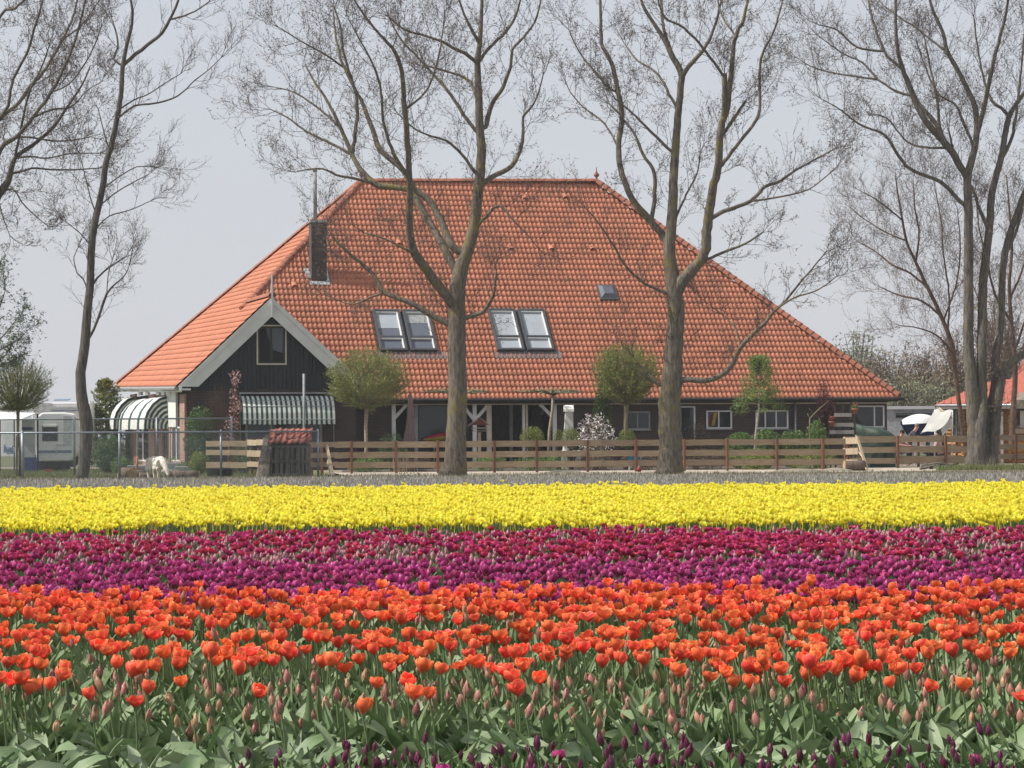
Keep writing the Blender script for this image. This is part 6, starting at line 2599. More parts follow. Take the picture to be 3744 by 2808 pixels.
for py, x0_, x1_ in ((1539, 3050, 3118), (1566, 3036, 3122), (1594, 3034, 3122), (1478, 3048, 3128)):
    a, b = W(x0_, py + 3, Yt), W(x1_, py - 3, Yt)
    q = MB()
    q.box(a, Vector((b.x - a.x, 0, 0)), Vector((0, .05, 0)), Z * (b.z - a.z))
    q.build('cross_bar', MT['darkwood'], tr)


def potted(px, py, Y, r, leafm, flm, label, hang=False):
    c = W(px, py, Y)
    t = thing('flower_pot', c, label, 'flower pot')
    q = MB()
    q.lathe(c, [(r * .62, 0), (r * .95, r * 1.35), (r * 1.08, r * 1.35), (r * 1.08, r * 1.65), (r * .9, r * 1.65)], 12)
    q.build('pot', MT['pot'], t, True)
    leaf_cloud('foliage', c + Z * (r * 2.3), (r * 1.3, r * 1.2, r * 1.1), 130, .06, leafm, t, .2)
    leaf_cloud('flowers', c + Z * (r * 2.9), (r * 1.2, r * 1.1, r * .8), 45, .055, flm, t, .2)


MT['redflower'] = M('red_flower', (0.65, 0.07, 0.05), 0.6, (0.5, 0.2, 0.16), 8, island=.2)
potted(3126, 1514, Yt - .12, .13, MT['lf_green'], MT['redflower'], 'terracotta pot with red geraniums at the top right of the plant rack')
potted(3042, 1560, Yt - .12, .12, MT['lf_red'], MT['redflower'], 'terracotta pot with red flowers at the left of the plant rack')

# ------------------------------------------------------------------ garden shrubs, hedges, small trees
def shrub(name, label, px, Y, top, hw, lf, n, size=.07, base=0.0, depth=None, twig=None, group=None, cat='shrub', clump=.5, seed=0, freq=2.2, ntw=60):
    rnd.seed(seed + int(px))
    b = G0(px, Y)
    zt = W(px, top, Y).z
    h = hw / K(Y)
    t = thing(name, b, label, cat, group)
    q = MB()
    for i in range(ntw):
        a = rnd.uniform(0, 6.28)
        rr = rnd.random() ** .5
        e = b + Vector((math.cos(a) * h * rr * .9, math.sin(a) * (depth or h) * rr * .9, base + (zt - base) * rnd.uniform(.55, 1.0) * math.sqrt(max(.1, 1 - rr * rr * .7))))
        s = b + Vector((rnd.gauss(0, .05), rnd.gauss(0, .05), 0))
        q.tube([s, s.lerp(e, .5) + Vector((rnd.gauss(0, .04), rnd.gauss(0, .04), .02)), e], [.012, .008, .004], 3, False)
    o = q.build('stems', twig or MT['twig'], t)
    o['kind'] = 'stuff'
    leaf_cloud('foliage', b + Z * (base + (zt - base) / 2), (h, depth or h, (zt - base) / 2), n, size, lf, t, clump, freq)
    return t


def conifer(label, px, Y, top, bottom, hw, lf, n, size=.09, seed=0, ragged=.25):
    rnd.seed(seed)
    b = G0(px, Y)
    zt, zb2 = W(px, top, Y).z, W(px, bottom, Y).z
    h = hw / K(Y)
    t = thing('conifer', b, label, 'conifer')
    q = MB()
    q.tube([b, b + Z * (zt * .9)], [.07, .015], 7)
    q.build('trunk', MT['bark_grey'], t)
    pts, axes = [], []
    sprays = int(n / 16)
    for i in range(sprays):
        f = rnd.random() ** .75
        z = zb2 + (zt - zb2) * f
        rmax = h * (1 - f) ** (.42 if ragged > .3 else .8) * (1 + ragged * rnd.gauss(0, .6)) + .04
        a = rnd.uniform(0, 6.28)
        d = Vector((math.cos(a), math.sin(a), .55)).normalized()
        s = b + Z * (z - .15)
        e = b + Vector((math.cos(a), math.sin(a), 0)) * rmax + Z * z
        for k in range(16):
            g = rnd.random() ** .6
            pts.append(tuple(s.lerp(e, .35 + .65 * g) + Vector((rnd.gauss(0, .05), rnd.gauss(0, .05), rnd.gauss(0, .05)))))
    pos = np.array(pts)
    scatter('crown', LEAFQ, pos, rand_rot(len(pos)), size * (.6 + .8 * nrg.random(len(pos))), lf, smooth=False, parent=t)
    return t


conifer('golden green conifer right of the crooked leaning trunk', 388, 129, 1386, 1740, 80, MT['lf_yel'], 9000, .13, 1, .5)
conifer('dense dark green cone shaped conifer beside the white magnolia', 2203, 107.5, 1400, 1600, 46, MT['lf_con'], 6000, .08, 2, .12)
shrub('shrub', 'broad green shrub under the striped hood awnings', 395, 103.0, 1585, 62, MT['lf_ivy'], 3400, .10, seed=1)
shrub('shrub', 'low pale green plant in front of the shrub under the awnings', 440, 100.0, 1665, 40, MT['lf_green'], 900, .08, seed=2)
shrub('climbing_shrub', 'big leafy ivy bush against the left end of the gable front', 740, 107.3, 1478, 74, MT['lf_ivy'], 4600, .11, seed=3, clump=.6, depth=.7)
shrub('bare_shrub', 'bare brown twiggy shrub above the ivy bush on the black gable', 800, 107.0, 1395, 60, MT['lf_dull'], 500, .05, base=1.4, seed=4, ntw=170, twig=MT['twig_red'], depth=.5)
shrub('shrub', 'round yellow green shrub left of the low fence', 725, 96.5, 1648, 42, MT['lf_yshrub'], 2600, .06, seed=5)
shrub('shrub', 'dark plants behind the low fence left of the shelter', 890, 98.5, 1620, 60, MT['lf_ivy'], 900, .08, seed=6)
shrub('shrub', 'dark shrub with small leaves at the foot of the second porch post', 1435, 105.5, 1570, 62, MT['lf_ivy'], 1700, .07, seed=7, clump=.8)
shrub('topiary_bush', 'clipped round bush on bare stems just right of the middle porch posts', 1945, 106.0, 1555, 48, MT['lf_willow'], 3400, .05, base=.75, seed=8, group='clipped bushes in the garden', clump=.3)
shrub('topiary_bush', 'clipped round bush in front of the white garden fireplace', 2088, 106.0, 1560, 40, MT['lf_willow'], 2600, .05, base=.75, seed=9, group='clipped bushes in the garden', clump=.3)
shrub('topiary_bush', 'small clipped bush peeping out left of the garden fireplace', 2042, 106.6, 1566, 22, MT['lf_willow'], 900, .05, base=.75, seed=10, group='clipped bushes in the garden', clump=.3)
shrub('topiary_bush', 'clipped round bush right of the white magnolia', 2293, 105.5, 1563, 37, MT['lf_willow'], 2300, .05, base=.75, seed=11, group='clipped bushes in the garden', clump=.3)
mag = shrub('magnolia', 'white flowering magnolia in the middle of the garden', 2178, 105.0, 1503, 78, MT['blossom'], 800, .11, base=.35, seed=12, twig=MT['twig_pale'], clump=.6, freq=3.0, ntw=110)
leaf_cloud('leaves', W(2178, 1570, 105), (.6, .6, .5), 350, .06, MT['lf_dull'], mag, .5)
shrub('shrub', 'dull brown shrub between the big right trunk and the second window', 2545, 105.5, 1540, 66, MT['lf_dull'], 2600, .075, seed=13, twig=MT['twig_red'])
for px, top, hw, n, sd_, lab in ((2700, 1572, 62, 4200, 14, 'low green bush under the wall right of the second window'), (2800, 1562, 64, 4600, 15, 'low green bush under the window behind the birch'), (2900, 1566, 60, 4200, 16, 'low green bush at the foot of the rain pipe'), (2985, 1530, 46, 3600, 17, 'taller green bush left of the plant rack'), (2760, 1640, 60, 1800, 18, 'yellow green bed plants seen between the fence boards under the birch')):
    shrub('shrub', lab, px, 103.6 if sd_ == 18 else 106.5, top, hw, MT['lf_yshrub'] if sd_ == 18 else MT['lf_green'], n, .09, seed=sd_, depth=.6, clump=.4)
# low planting seen between the boards
rnd.seed(70)
for i, (x0_, x1_, lf, top, lab) in enumerate(((1260, 1420, 'lf_green', 1672, 'low green border plants behind the left part of the plank fence'), (1420, 1600, 'lf_dull', 1668, 'brownish border plants left of the first big trunk'), (1720, 1860, 'lf_green', 1666, 'bright green border plants under the bird table'),
                                         (1860, 2090, 'lf_green', 1664, 'green border plants below the flat trained tree'), (2090, 2260, 'lf_dull', 1668, 'dull border plants below the magnolia'), (2260, 2420, 'lf_dull', 1664, 'dull border plants beside the blue chair'), (2500, 2660, 'lf_dull', 1650, 'dull red stemmed plants right of the second big trunk'),
                                         (2660, 2860, 'lf_yshrub', 1650, 'yellow green border plants behind the right part of the fence'), (2860, 3060, 'lf_yshrub', 1650, 'yellow green border plants below the plant rack'))):
    t = thing('border_plants', G0((x0_ + x1_) / 2, 103.0), lab, 'plants')
    b = G0((x0_ + x1_) / 2, 103.0)
    hh = W(2000, top, 103).z
    leaf_cloud('foliage', b + Z * hh * .5, ((x1_ - x0_) / 2 / K(103) * 1.05, .5, hh * .62), 2200, .065, MT[lf], t, .6, 2.5)

# birch sapling
rnd.seed(81)
Yb = 105.0
bi = thing('birch_tree', G0(2760, Yb), 'young birch with fresh green leaves and a pale stem in front of the right windows', 'tree')
q = MB()
q.tube([G0(2756, Yb), W(2764, 1580, Yb), W(2774, 1500, Yb), W(2776, 1420, Yb), W(2782, 1310, Yb)], [.055, .05, .04, .025, .008], 8)
q.build('trunk', MT['birchbark'], bi, True)
q = MB()
pts = []
for i in range(150):
    f = rnd.random()
    py = 1515 - 190 * f
    s = W(2775, py, Yb)
    ln = (1.3 - 1.0 * f) * rnd.uniform(.45, 1.25)
    a = rnd.uniform(0, 6.28)
    e = s + Vector((math.cos(a) * ln, math.sin(a) * ln, rnd.uniform(.05, .45) * ln - .12 + .3 * f))
    mid = s.lerp(e, .5) + Z * .1
    q.tube([s, mid, e], [.010, .006, .003], 3, False)
    for _ in range(38):
        pts.append(tuple(mid.lerp(e, rnd.random()) + Vector((rnd.gauss(0, .07), rnd.gauss(0, .07), rnd.gauss(-.03, .07)))))
o = q.build('branches', MT['twig'], bi)
o['kind'] = 'stuff'
pos = np.array(pts)
scatter('crown', LEAFQ, pos, rand_rot(len(pos)), .08 * (.6 + .8 * nrg.random(len(pos))), MT['lf_birch'], smooth=False, parent=bi)
# dark red tree
rt = shrub('red_leaf_tree', 'slim dark red leaved tree at the left of the plant rack', 3012, 107.2, 1372, 34, MT['lf_red'], 700, .07, base=1.7, seed=19, twig=MT['lf_red'], cat='tree', ntw=60, clump=.8)
leaf_cloud('crown', W(3030, 1500, 107.2), (.42, .4, .45), 900, .08, MT['lf_red'], rt, .4)
# thin bare sapling with a fork
q = MB()
a = G0(2960, 104.6)
q.tube([a, W(2961, 1530, 104.6), W(2990, 1500, 104.6), W(3030, 1465, 104.6)], [.035, .03, .022, .008], 6)
q.tube([W(2961, 1530, 104.6), W(2952, 1512, 104.6)], [.02, .01], 5)
q.tube([W(2975, 1514, 104.6), W(2962, 1498, 104.6), W(2958, 1492, 104.6)], [.014, .01, .006], 5)
tag(q.build('bare_sapling', MT['twig_pale'], None, True), 'thin pale forked sapling between the rain pipe and the red tree', 'sapling')
# pink blossoming tree at the gable
pb_ = shrub('blossom_tree', 'slender pink blossoming tree left of the striped gable awning', 858, 100.5, 1350, 24, MT['pink'], 260, .09, base=.9, seed=20, twig=MT['twig_red'], cat='tree', ntw=46, clump=.5)
q = MB()
q.tube([G0(838, 100.5), W(842, 1640, 100.5), W(852, 1560, 100.5), W(862, 1460, 100.5), W(862, 1372, 100.5)], [.10, .085, .05, .03, .01], 8)
q.build('trunk', MT['twig_red'], pb_, True)
for px, py, r, n in ((860, 1380, .26, 80), (868, 1490, .22, 70), (845, 1550, .34, 130), (838, 1605, .26, 60)):
    leaf_cloud('blossom', W(px, py, 100.4), (r, r, r * 1.2), n, .085, MT['pink'], pb_, .4, 3)


# flat-trained trees (a plane of horizontal branches on a bare stem)
def trained(label, px, Y, ytop, x0_, x1_, stem_pts, seed):
    rnd.seed(seed)
    t = thing('trained_tree', G0(px, Y), label, 'tree', 'flat trained trees in the garden')
    q = MB()
    q.tube([W(x, y, Y) if y < 1680 else G0(x, Y) for x, y in stem_pts], [.07, .065, .06, .055][:len(stem_pts)], 8)
    q.build('trunk', MT['stem_pale'], t, True)
    q = MB()
    c = W(stem_pts[-1][0], ytop, Y)
    for i in range(16):
        a = math.pi * 2 * i / 16 + rnd.uniform(-.1, .1)
        e = W(x1_ if math.cos(a) > 0 else x0_, ytop, Y)
        ln = abs(e.x - c.x) * rnd.uniform(.75, 1.0)
        P = [c - Z * .12]
        for f in (.3, .6, .85, 1):
            P.append(c + Vector((math.cos(a) * ln * f, math.sin(a) * ln * f, rnd.gauss(0, .04))))
        q.tube(P, [.035, .03, .024, .02, .026], 6)
        for f in (.35, .5, .65, .8, .95):
            p = c + Vector((math.cos(a) * ln * f, math.sin(a) * ln * f, 0))
            for _ in range(2):
                q.tube([p, p + Vector((rnd.gauss(0, .07), rnd.gauss(0, .07), rnd.uniform(.04, .16)))], [.016, .007], 4)
    q.build('branches', MT['twig_pale'], t, True)


trained('flat trained bare tree standing left of the white garden fireplace', 2004, 107, 1433, 1880, 2130, [(2005, 1700), (2009, 1580), (2020, 1500), (2022, 1442)], 1)
trained('flat trained bare tree half hidden behind the first big trunk', 1668, 107, 1432, 1540, 1790, [(1668, 1700), (1668, 1580), (1669, 1500), (1668, 1442)], 2)

# white garden fireplace with a chimney
Yf = 108.0
a = G0(2081, Yf)
t = thing('garden_fireplace', a, 'white garden fireplace with a rounded chimney top left of the magnolia', 'fireplace')
kf = K(Yf)
q = MB()
q.box(a + Vector((-.45, -.2, 0)), Vector((.9, 0, 0)), Vector((0, .6, 0)), Z * .75)
q.build('hearth', MT['white'], t, bevel=.03)
z1_, z2_ = W(2081, 1505, Yf).z, W(2081, 1481, Yf).z
q = MB()
q.prism([a + Vector((-.26, -.05, .7)), a + Vector((.19, -.05, .7)), a + Vector((.16, -.05, z1_)), a + Vector((-.15, -.05, z1_))], Vector((0, .3, 0)))
q.build('chimney', MT['white'], t, bevel=.02)
q = MB()
prf = [(math.cos(math.pi * i / 8), math.sin(math.pi * i / 8)) for i in range(9)]
q.prism([a + Vector((-.21, .1 + c * .2, z1_ + (z2_ - z1_) * s)) for c, s in prf], Vector((.4, 0, 0)))
q.build('hood', MT['white'], t)
q = MB()
q.box(a + Vector((-.4, -.35, .62)), Vector((1.2, 0, 0)), Vector((0, .3, 0)), Z * .06)
q.build('shelf', MT['pot'], t)

# bird table
Yd = 103.5
a = G0(1753, Yd)
t = thing('bird_table', a, 'bird table with a dark red gabled roof just right of the first big trunk', 'bird table')
MT['darkred'] = M('dark_red_paint', (0.14, 0.03, 0.03), 0.6, (0.10, 0.025, 0.025), 4)
q = MB()
q.box(a + Vector((-.06, -.06, 0)), Vector((.12, 0, 0)), Vector((0, .12, 0)), Z * W(1753, 1580, Yd).z)
q.build('post', MT['stem_pale'], t)
z0_, z1_, z2_ = W(1753, 1577, Yd).z, W(1753, 1556, Yd).z, W(1753, 1528, Yd).z
hw_ = .41
q = MB()
q.box(a + Vector((-.28, -.22, z0_)), Vector((.56, 0, 0)), Vector((0, .44, 0)), Z * .03)
for s in (-.28, .24):
    q.box(a + Vector((s, -.22, z0_ + .03)), Vector((.04, 0, 0)), Vector((0, .04, 0)), Z * (z1_ - z0_))
    q.box(a + Vector((s, .18, z0_ + .03)), Vector((.04, 0, 0)), Vector((0, .04, 0)), Z * (z1_ - z0_))
q.box(a + Vector((-.30, -.24, z0_ + .10)), Vector((.60, 0, 0)), Vector((0, .02, 0)), Z * .04)
q.build('tray', MT['oldwood'], t)
q = MB()
q.prism([a + Vector((-hw_ + .06, -.2, z1_ + .02)), a + Vector((hw_ - .06, -.2, z1_ + .02)), a + Vector((0, -.2, z2_ - .03))], Vector((0, .4, 0)))
q.build('gable', MT['darkred'], t)
for s in (-1, 1):
    q = MB()
    q.prism([a + Vector((s * hw_, -.26, z1_ - .02)), a + Vector((0, -.26, z2_)), a + Vector((0, -.26, z2_ + .035)), a + Vector((s * (hw_ + .02), -.26, z1_ + .01))], Vector((0, .52, 0)))
    q.build('roof_panel', MT['oldwood'], t)

# folded parasol
MT['parasol'] = M('folded_mauve_cloth', (0.30, 0.21, 0.21), 0.9, (0.18, 0.13, 0.135), 6, (9, 9, .6), bump=.02, bscale=8)
Yp_ = 104.5
a = G0(1500, Yp_)
t = thing('parasol', a, 'folded mauve parasol standing in front of the porch window', 'parasol')
q = MB()
q.tube([a, a + Z * W(1500, 1432, Yp_).z], .025, 8)
q.build('pole', MT['oldwood'], t, True)
q = MB()
zt_, zb_ = W(1500, 1442, Yp_).z, W(1500, 1613, Yp_).z
vs, fs = [], []
for i in range(9):
    f = i / 8
    z = zt_ + (zb_ - zt_) * f
    r = .07 + .075 * f ** .6 + (.07 * max(0, f - .62) / .38)
    for k in range(20):
        an = 2 * math.pi * k / 20
        rr = r * (1 + (.22 if k % 2 else -.18) * min(1, f * 2.5))
        vs.append(a + Vector((math.cos(an) * rr + .02 * math.sin(f * 5), math.sin(an) * rr, z - a.z)))
for i in range(8):
    for k in range(20):
        fs.append((i * 20 + k, i * 20 + (k + 1) % 20, (i + 1) * 20 + (k + 1) % 20, (i + 1) * 20 + k))
fs.append(tuple(range(20)))
q.add(vs, fs)
q.build('cloth', MT['parasol'], t, False)
q = MB()
q.lathe(a, [(.28, 0), (.28, .06), (.05, .1)], 14)
q.build('foot', MT['gutter'], t)

# red and yellow kayak lying in the porch
kx0, kx1 = fpt(1546, 1606, .15), fpt(1700, 1582, .15)
t = thing('kayak', Vector((kx0.x, kx0.y, 0)), 'red and yellow kayak lying in front of the porch window', 'kayak')
dk = (kx1 - kx0)
for nm, m, sg in (('deck', M('red_kayak', (0.40, 0.03, 0.04), 0.35), 1), ('hull', M('yellow_kayak', (0.42, 0.33, 0.03), 0.35), -1)):
    q = MB()
    vs, fs = [], []
    for i in range(11):
        s = i / 10
        p = kx0 + dk * s
        w = .30 * math.sin(math.pi * (.06 + .88 * s)) ** .8
        for k in range(7):
            an = math.pi * k / 6
            vs.append(p + V * (math.cos(an) * w) + Z * (sg * math.sin(an) * (.15 if sg > 0 else .20) * w / .3))
    for i in range(10):
        for k in range(6):
            fs.append((i * 7 + k, i * 7 + k + 1, (i + 1) * 7 + k + 1, (i + 1) * 7 + k))
    q.add(vs, fs)
    q.build(nm, m, t, True)
for s in (.25, .75):
    p = kx0 + dk * s
    q = MB()
    q.box(Vector((p.x, p.y - .25, 0)), Vector((.08, 0, 0)), Vector((0, .5, 0)), Z * (p.z - .17))
    tag(q.build('trestle', MT['oldwood']), 'low wooden trestle under the %s end of the kayak' % ('left' if s < .5 else 'right'), 'trestle')

# blue garden chair and red ball by the fence
Yq = 102.3
a = G0(2318, Yq)
t = thing('garden_chair', a, 'blue shell garden chair behind the fence left of the second big trunk', 'chair')
MT['teal'] = M('teal_plastic', (0.03, 0.20, 0.27), 0.4)
q = MB()
vs, fs = [], []
for i in range(7):
    ph = math.pi * .5 * i / 6
    for k in range(12):
        an = math.pi * 2 * k / 12
        vs.append(a + Vector((math.cos(an) * .24 * math.sin(ph), -.03 + .14 * math.cos(ph), .44 + math.sin(an) * .20 * math.sin(ph))))
for i in range(6):
    for k in range(12):
        fs.append((i * 12 + k, i * 12 + (k + 1) % 12, (i + 1) * 12 + (k + 1) % 12, (i + 1) * 12 + k))
q.add(vs, fs)
q.build('shell', MT['teal'], t, True)
for s in (-.18, .18):
    q = MB()
    q.tube([a + Vector((s, -.1, 0)), a + Vector((s * .7, .02, .34)), a + Vector((s * .9, .12, .3)), a + Vector((s * 1.2, .2, 0))], .012, 6)
    q.build('leg', MT['lead'], t)
q = MB()
q.tube([a + Vector((-.2, -.07, .30)), a + Vector((0, -.09, .27)), a + Vector((.22, -.07, .33)), a + Vector((.27, -.04, .55)), a + Vector((.30, 0, .75))], .016, 6)
q.build('frame_tube', MT['white'], t, True)
q = MB()
a = G0(2336, 98.9, .09)
q.ball(a, .10, .10, .09, 14, 8)
tb_ = thing('red_ball', G0(2336, 98.9), 'dark red ball on the sand at the foot of a fence post', 'ball')
q.build('ball', M('dark_red_rubber', (0.24, 0.025, 0.025), 0.6), tb_, True)
q = MB()
q.tube([a + Vector((0, -.09, .01)), a + Vector((0, -.102, .012))], [.025, .02], 8)
q.build('valve', MT['gutter'], tb_, True)

# stone trough, pots and low wall by the side windows
for px, py, Y, sx, sz, m, lab in ((620, 1690, 100.5, .5, .42, 'zinc', 'grey stone trough behind the goat'), (500, 1690, 100.0, .35, .34, 'zinc', 'pale pot left of the goat behind the logs'), (676, 1700, 99.5, .36, .30, 'zinc', 'low grey basket at the corner of the house')):
    a = G0(px, Y)
    t = thing('planter', a, lab, 'planter')
    q = MB()
    q.prism([a + Vector((-sx * .8, -.2, 0)), a + Vector((sx * .8, -.2, 0)), a + Vector((sx, -.22, sz)), a + Vector((-sx, -.22, sz))], Vector((0, .45, 0)))
    q.build('trough', MT[m], t, bevel=.02)
    leaf_cloud('foliage', a + Z * (sz + .08), (sx * .8, .2, .14), 160, .07, MT['lf_green'], t, .3)
q = MB()
a = G0(530, 101.0)
t = thing('rusty_stove', G0(497, 96.0), 'rust brown post with scrap standing left of the goat', 'scrap')
q.tube([G0(499, 96), W(502, 1668, 96)], [.05, .04], 7)
q.build('post', MT['pot'], t, True)
q = MB()
q.box(G0(490, 96.2), Vector((.3, 0, 0)), Vector((0, .2, 0)), Z * .3)
q.build('block', MT['oldwood'], t)
# white picket bits in front of the side windows
# thin dry weeds in front of the fence
rnd.seed(90)
for px, Y, n, h2, lab in ((1480, 97.0, 34, 1.15, 'tuft of tall dry stalks in front of the fence left of the first big trunk'), (3620, 101.5, 30, .55, 'tuft of dry stalks at the foot of the four grey stems')):
    q = MB()
    for i in range(n):
        a = G0(px + rnd.gauss(0, 26), Y + rnd.uniform(-.3, .3))
        e = a + Vector((rnd.gauss(0, .12), rnd.gauss(0, .12), rnd.uniform(.4, 1) * h2))
        q.tube([a, a.lerp(e, .5) + Vector((rnd.gauss(0, .03), 0, 0)), e], [.006, .005, .003], 3, False)
    tag(q.build('dry_stalks', MT['stem_pale']), lab, 'dry stalks', None, 'stuff')

# heaps of sand and earth along the sand strip
for px, Y, rx, h2, m, lab in ((2915, 96.5, 1.1, .12, 'dirt', 'low grey earth heap on the sand in front of the fence'), (3055, 97.5, .7, .13, 'dirt', 'low earth heap just left of the brown log'), (2060, 95.0, .9, .14, 'dirt', 'flat dark earth mound right of the first big trunk')):
    c = G0(px, Y)
    vs, fs = [], []
    for i in range(6):
        r = 1 - i / 5
        for k in range(18):
            an = 6.2832 * k / 18
            w = 1 + .18 * mnoise.noise(Vector((math.cos(an) * 2, math.sin(an) * 2, px)))
            vs.append(c + Vector((math.cos(an) * rx * r * w, math.sin(an) * rx * .6 * r * w, h2 * (1 - r * r) * (1 + .2 * mnoise.noise(Vector((an, i, px)))))))
    for i in range(5):
        for k in range(18):
            fs.append((i * 18 + k, i * 18 + (k + 1) % 18, (i + 1) * 18 + (k + 1) % 18, (i + 1) * 18 + k))
    q = MB()
    q.add(vs, fs)
    tag(q.build('earth_heap', MT[m], None, True), lab, 'heap', None, None)

# ------------------------------------------------------------------ grass and the withered grey bed
BLADE = (np.array([[-.5, 0, 0], [.5, 0, 0], [.32, .12, .6], [-.32, .12, .6], [0.05, .3, 1.0], [-.05, .3, 1.0]], float), np.array([[0, 1, 2, 3], [3, 2, 4, 5]]), None)


def blades(name, label, cat, n, region, w, h, m, zj=.35):
    """region: function giving n points (x, y)"""
    xy = region(n)
    k = len(xy)
    pos = np.column_stack([xy, np.full(k, .01)])
    sc = np.column_stack([w * (.6 + .8 * nrg.random(k)), np.full(k, h), h * (1 - zj + 2 * zj * nrg.random(k))])
    rot = rotz_np(nrg.random(k) * 6.283)
    return scatter(name, BLADE, pos, rot, sc, m, label, cat, smooth=False)


def band(y0, y1, px0=-120, px1=3860, slope0=0.0, slope1=0.0):
    def f(n):
        y = np.sqrt(y0 ** 2 + (y1 ** 2 - y0 ** 2) * nrg.random(n))
        px = px0 + (px1 - px0) * nrg.random(n)
        x = (px - 1872) / F * y
        t = (y - y0) / (y1 - y0)
        y = y + x * (slope0 * (1 - t) + slope1 * t)
        return np.column_stack([x, y])
    return f


MT['grass'] = M('grass_blade', (0.13, 0.18, 0.05), 0.7, (0.17, 0.16, 0.07), .8, island=.3, transl=.2)
MT['drygrass'] = M('dry_grass', (0.26, 0.22, 0.14), 0.8, (0.17, 0.16, 0.09), .8, island=.3, transl=.2)
MT['greyleaf'] = M('withered_grey_leaf', (0.34, 0.315, 0.285), 0.85, (0.26, 0.25, 0.20), .5, island=.35, transl=.15)
blades('lawn_grass', 'short green grass of the paddock and camp site', 'grass', 26000, band(85.2, 116, -120, 1130), .02, .07, MT['grass'])
blades('verge_grass', 'grass and weeds at the foot of the four grey stems', 'grass', 3500, band(97.0, 103.5, 3420, 3860), .02, .16, MT['grass'])
blades('dry_grass', 'dry grass along the edge of the field', 'grass', 9000, band(85, 94, -120, 3860), .02, .09, MT['drygrass'])
blades('withered_bed', 'bed of withered grey plants behind the yellow tulips', 'withered plants', 70000, band(51, 85.5, -140, 3880, 0, .03), .03, .11, MT['greyleaf'])

# ------------------------------------------------------------------ tulips
MT['t_orange'] = petal_mat('orange_petal', (0.94, 0.155, 0.075), (0.98, 0.42, 0.14), (0.86, 0.165, 0.125), .14, .34, hue=.012)
MT['t_bud'] = petal_mat('orange_bud_petal', (0.42, 0.21, 0.15), (0.52, 0.21, 0.13), (0.25, 0.26, 0.15), .28, .15, hue=.03, edge_at=.8)
MT['t_yellow'] = petal_mat('yellow_petal', (0.95, 0.87, 0.09), (0.97, 0.91, 0.17), (0.88, 0.76, 0.05), .07, .45, hue=.006)
MT['t_purple'] = petal_mat('purple_petal', (0.46, 0.045, 0.195), (0.58, 0.11, 0.30), (0.30, 0.03, 0.13), .22, .22, hue=.015)
MT['t_magenta'] = petal_mat('magenta_petal', (0.52, 0.036, 0.13), (0.60, 0.09, 0.20), (0.34, 0.035, 0.10), .20, .22, hue=.02)
MT['t_rosebud'] = petal_mat('pale_rose_bud_petal', (0.48, 0.21, 0.25), (0.52, 0.27, 0.29), (0.28, 0.31, 0.19), .25, .15, hue=.03)
MT['t_dark'] = petal_mat('dark_purple_bud_petal', (0.125, 0.017, 0.058), (0.20, 0.038, 0.095), (0.10, 0.055, 0.05), .3, .12, hue=.015)
MT['stem'] = M('tulip_stem', (0.13, 0.19, 0.075), 0.6, (0.10, 0.15, 0.06), 20)


def leaf_mat(name, c1, c2, transl=.11):
    """tulip leaf: long fine veins along the blade, a paler bloom in places"""
    m, nt, b = new_mat(name)
    N, L = nt.nodes, nt.links
    at = N.new('ShaderNodeAttribute')
    at.attribute_name = 'tint'
    sp = N.new('ShaderNodeSeparateXYZ')
    L.new(at.outputs['Vector'], sp.inputs[0])
    oi = N.new('ShaderNodeObjectInfo')
    ad = N.new('ShaderNodeMath')
    L.new(sp.outputs['Y'], ad.inputs[0])
    L.new(oi.outputs['Random'], ad.inputs[1])
    fr = N.new('ShaderNodeMath')
    fr.operation = 'FRACT'
    L.new(ad.outputs[0], fr.inputs[0])
    tc = N.new('ShaderNodeTexCoord')
    nz = N.new('ShaderNodeTexNoise')
    nz.inputs['Scale'].default_value = 14
    nz.inputs['Detail'].default_value = 4
    L.new(tc.outputs['Object'], nz.inputs['Vector'])
    mx = N.new('ShaderNodeMix')
    mx.data_type = 'RGBA'
    mx.inputs['A'].default_value = (*c1, 1)
    mx.inputs['B'].default_value = (*c2, 1)
    av = N.new('ShaderNodeMath')
    av.operation = 'MULTIPLY_ADD'
    av.inputs[1].default_value = .55
    L.new(fr.outputs[0], av.inputs[0])
    L.new(nz.outputs['Fac'], av.inputs[2])
    mr = N.new('ShaderNodeMapRange')
    mr.inputs['From Min'].default_value, mr.inputs['From Max'].default_value = .4, 1.1
    L.new(av.outputs[0], mr.inputs['Value'])
    L.new(mr.outputs[0], mx.inputs['Factor'])
    # veins
    wv = N.new('ShaderNodeMath')
    wv.operation = 'MULTIPLY'
    wv.inputs[1].default_value = 55
    L.new(sp.outputs['Z'], wv.inputs[0])
    sn = N.new('ShaderNodeMath')
    sn.operation = 'SINE'
    L.new(wv.outputs[0], sn.inputs[0])
    bp = N.new('ShaderNodeBump')
    bp.inputs['Distance'].default_value = .00025
    L.new(sn.outputs[0], bp.inputs['Height'])
    L.new(bp.outputs[0], b.inputs['Normal'])
    L.new(mx.outputs['Result'], b.inputs['Base Color'])
    b.inputs['Roughness'].default_value = .46
    b.inputs['Specular IOR Level'].default_value = .5
    tr = N.new('ShaderNodeBsdfTranslucent')
    L.new(mx.outputs['Result'], tr.inputs['Color'])
    ms = N.new('ShaderNodeMixShader')
    ms.inputs[0].default_value = transl
    L.new(b.outputs[0], ms.inputs[1])
    L.new(tr.outputs[0], ms.inputs[2])
    L.new(ms.outputs[0], N['Material Output'].inputs['Surface'])
    return m


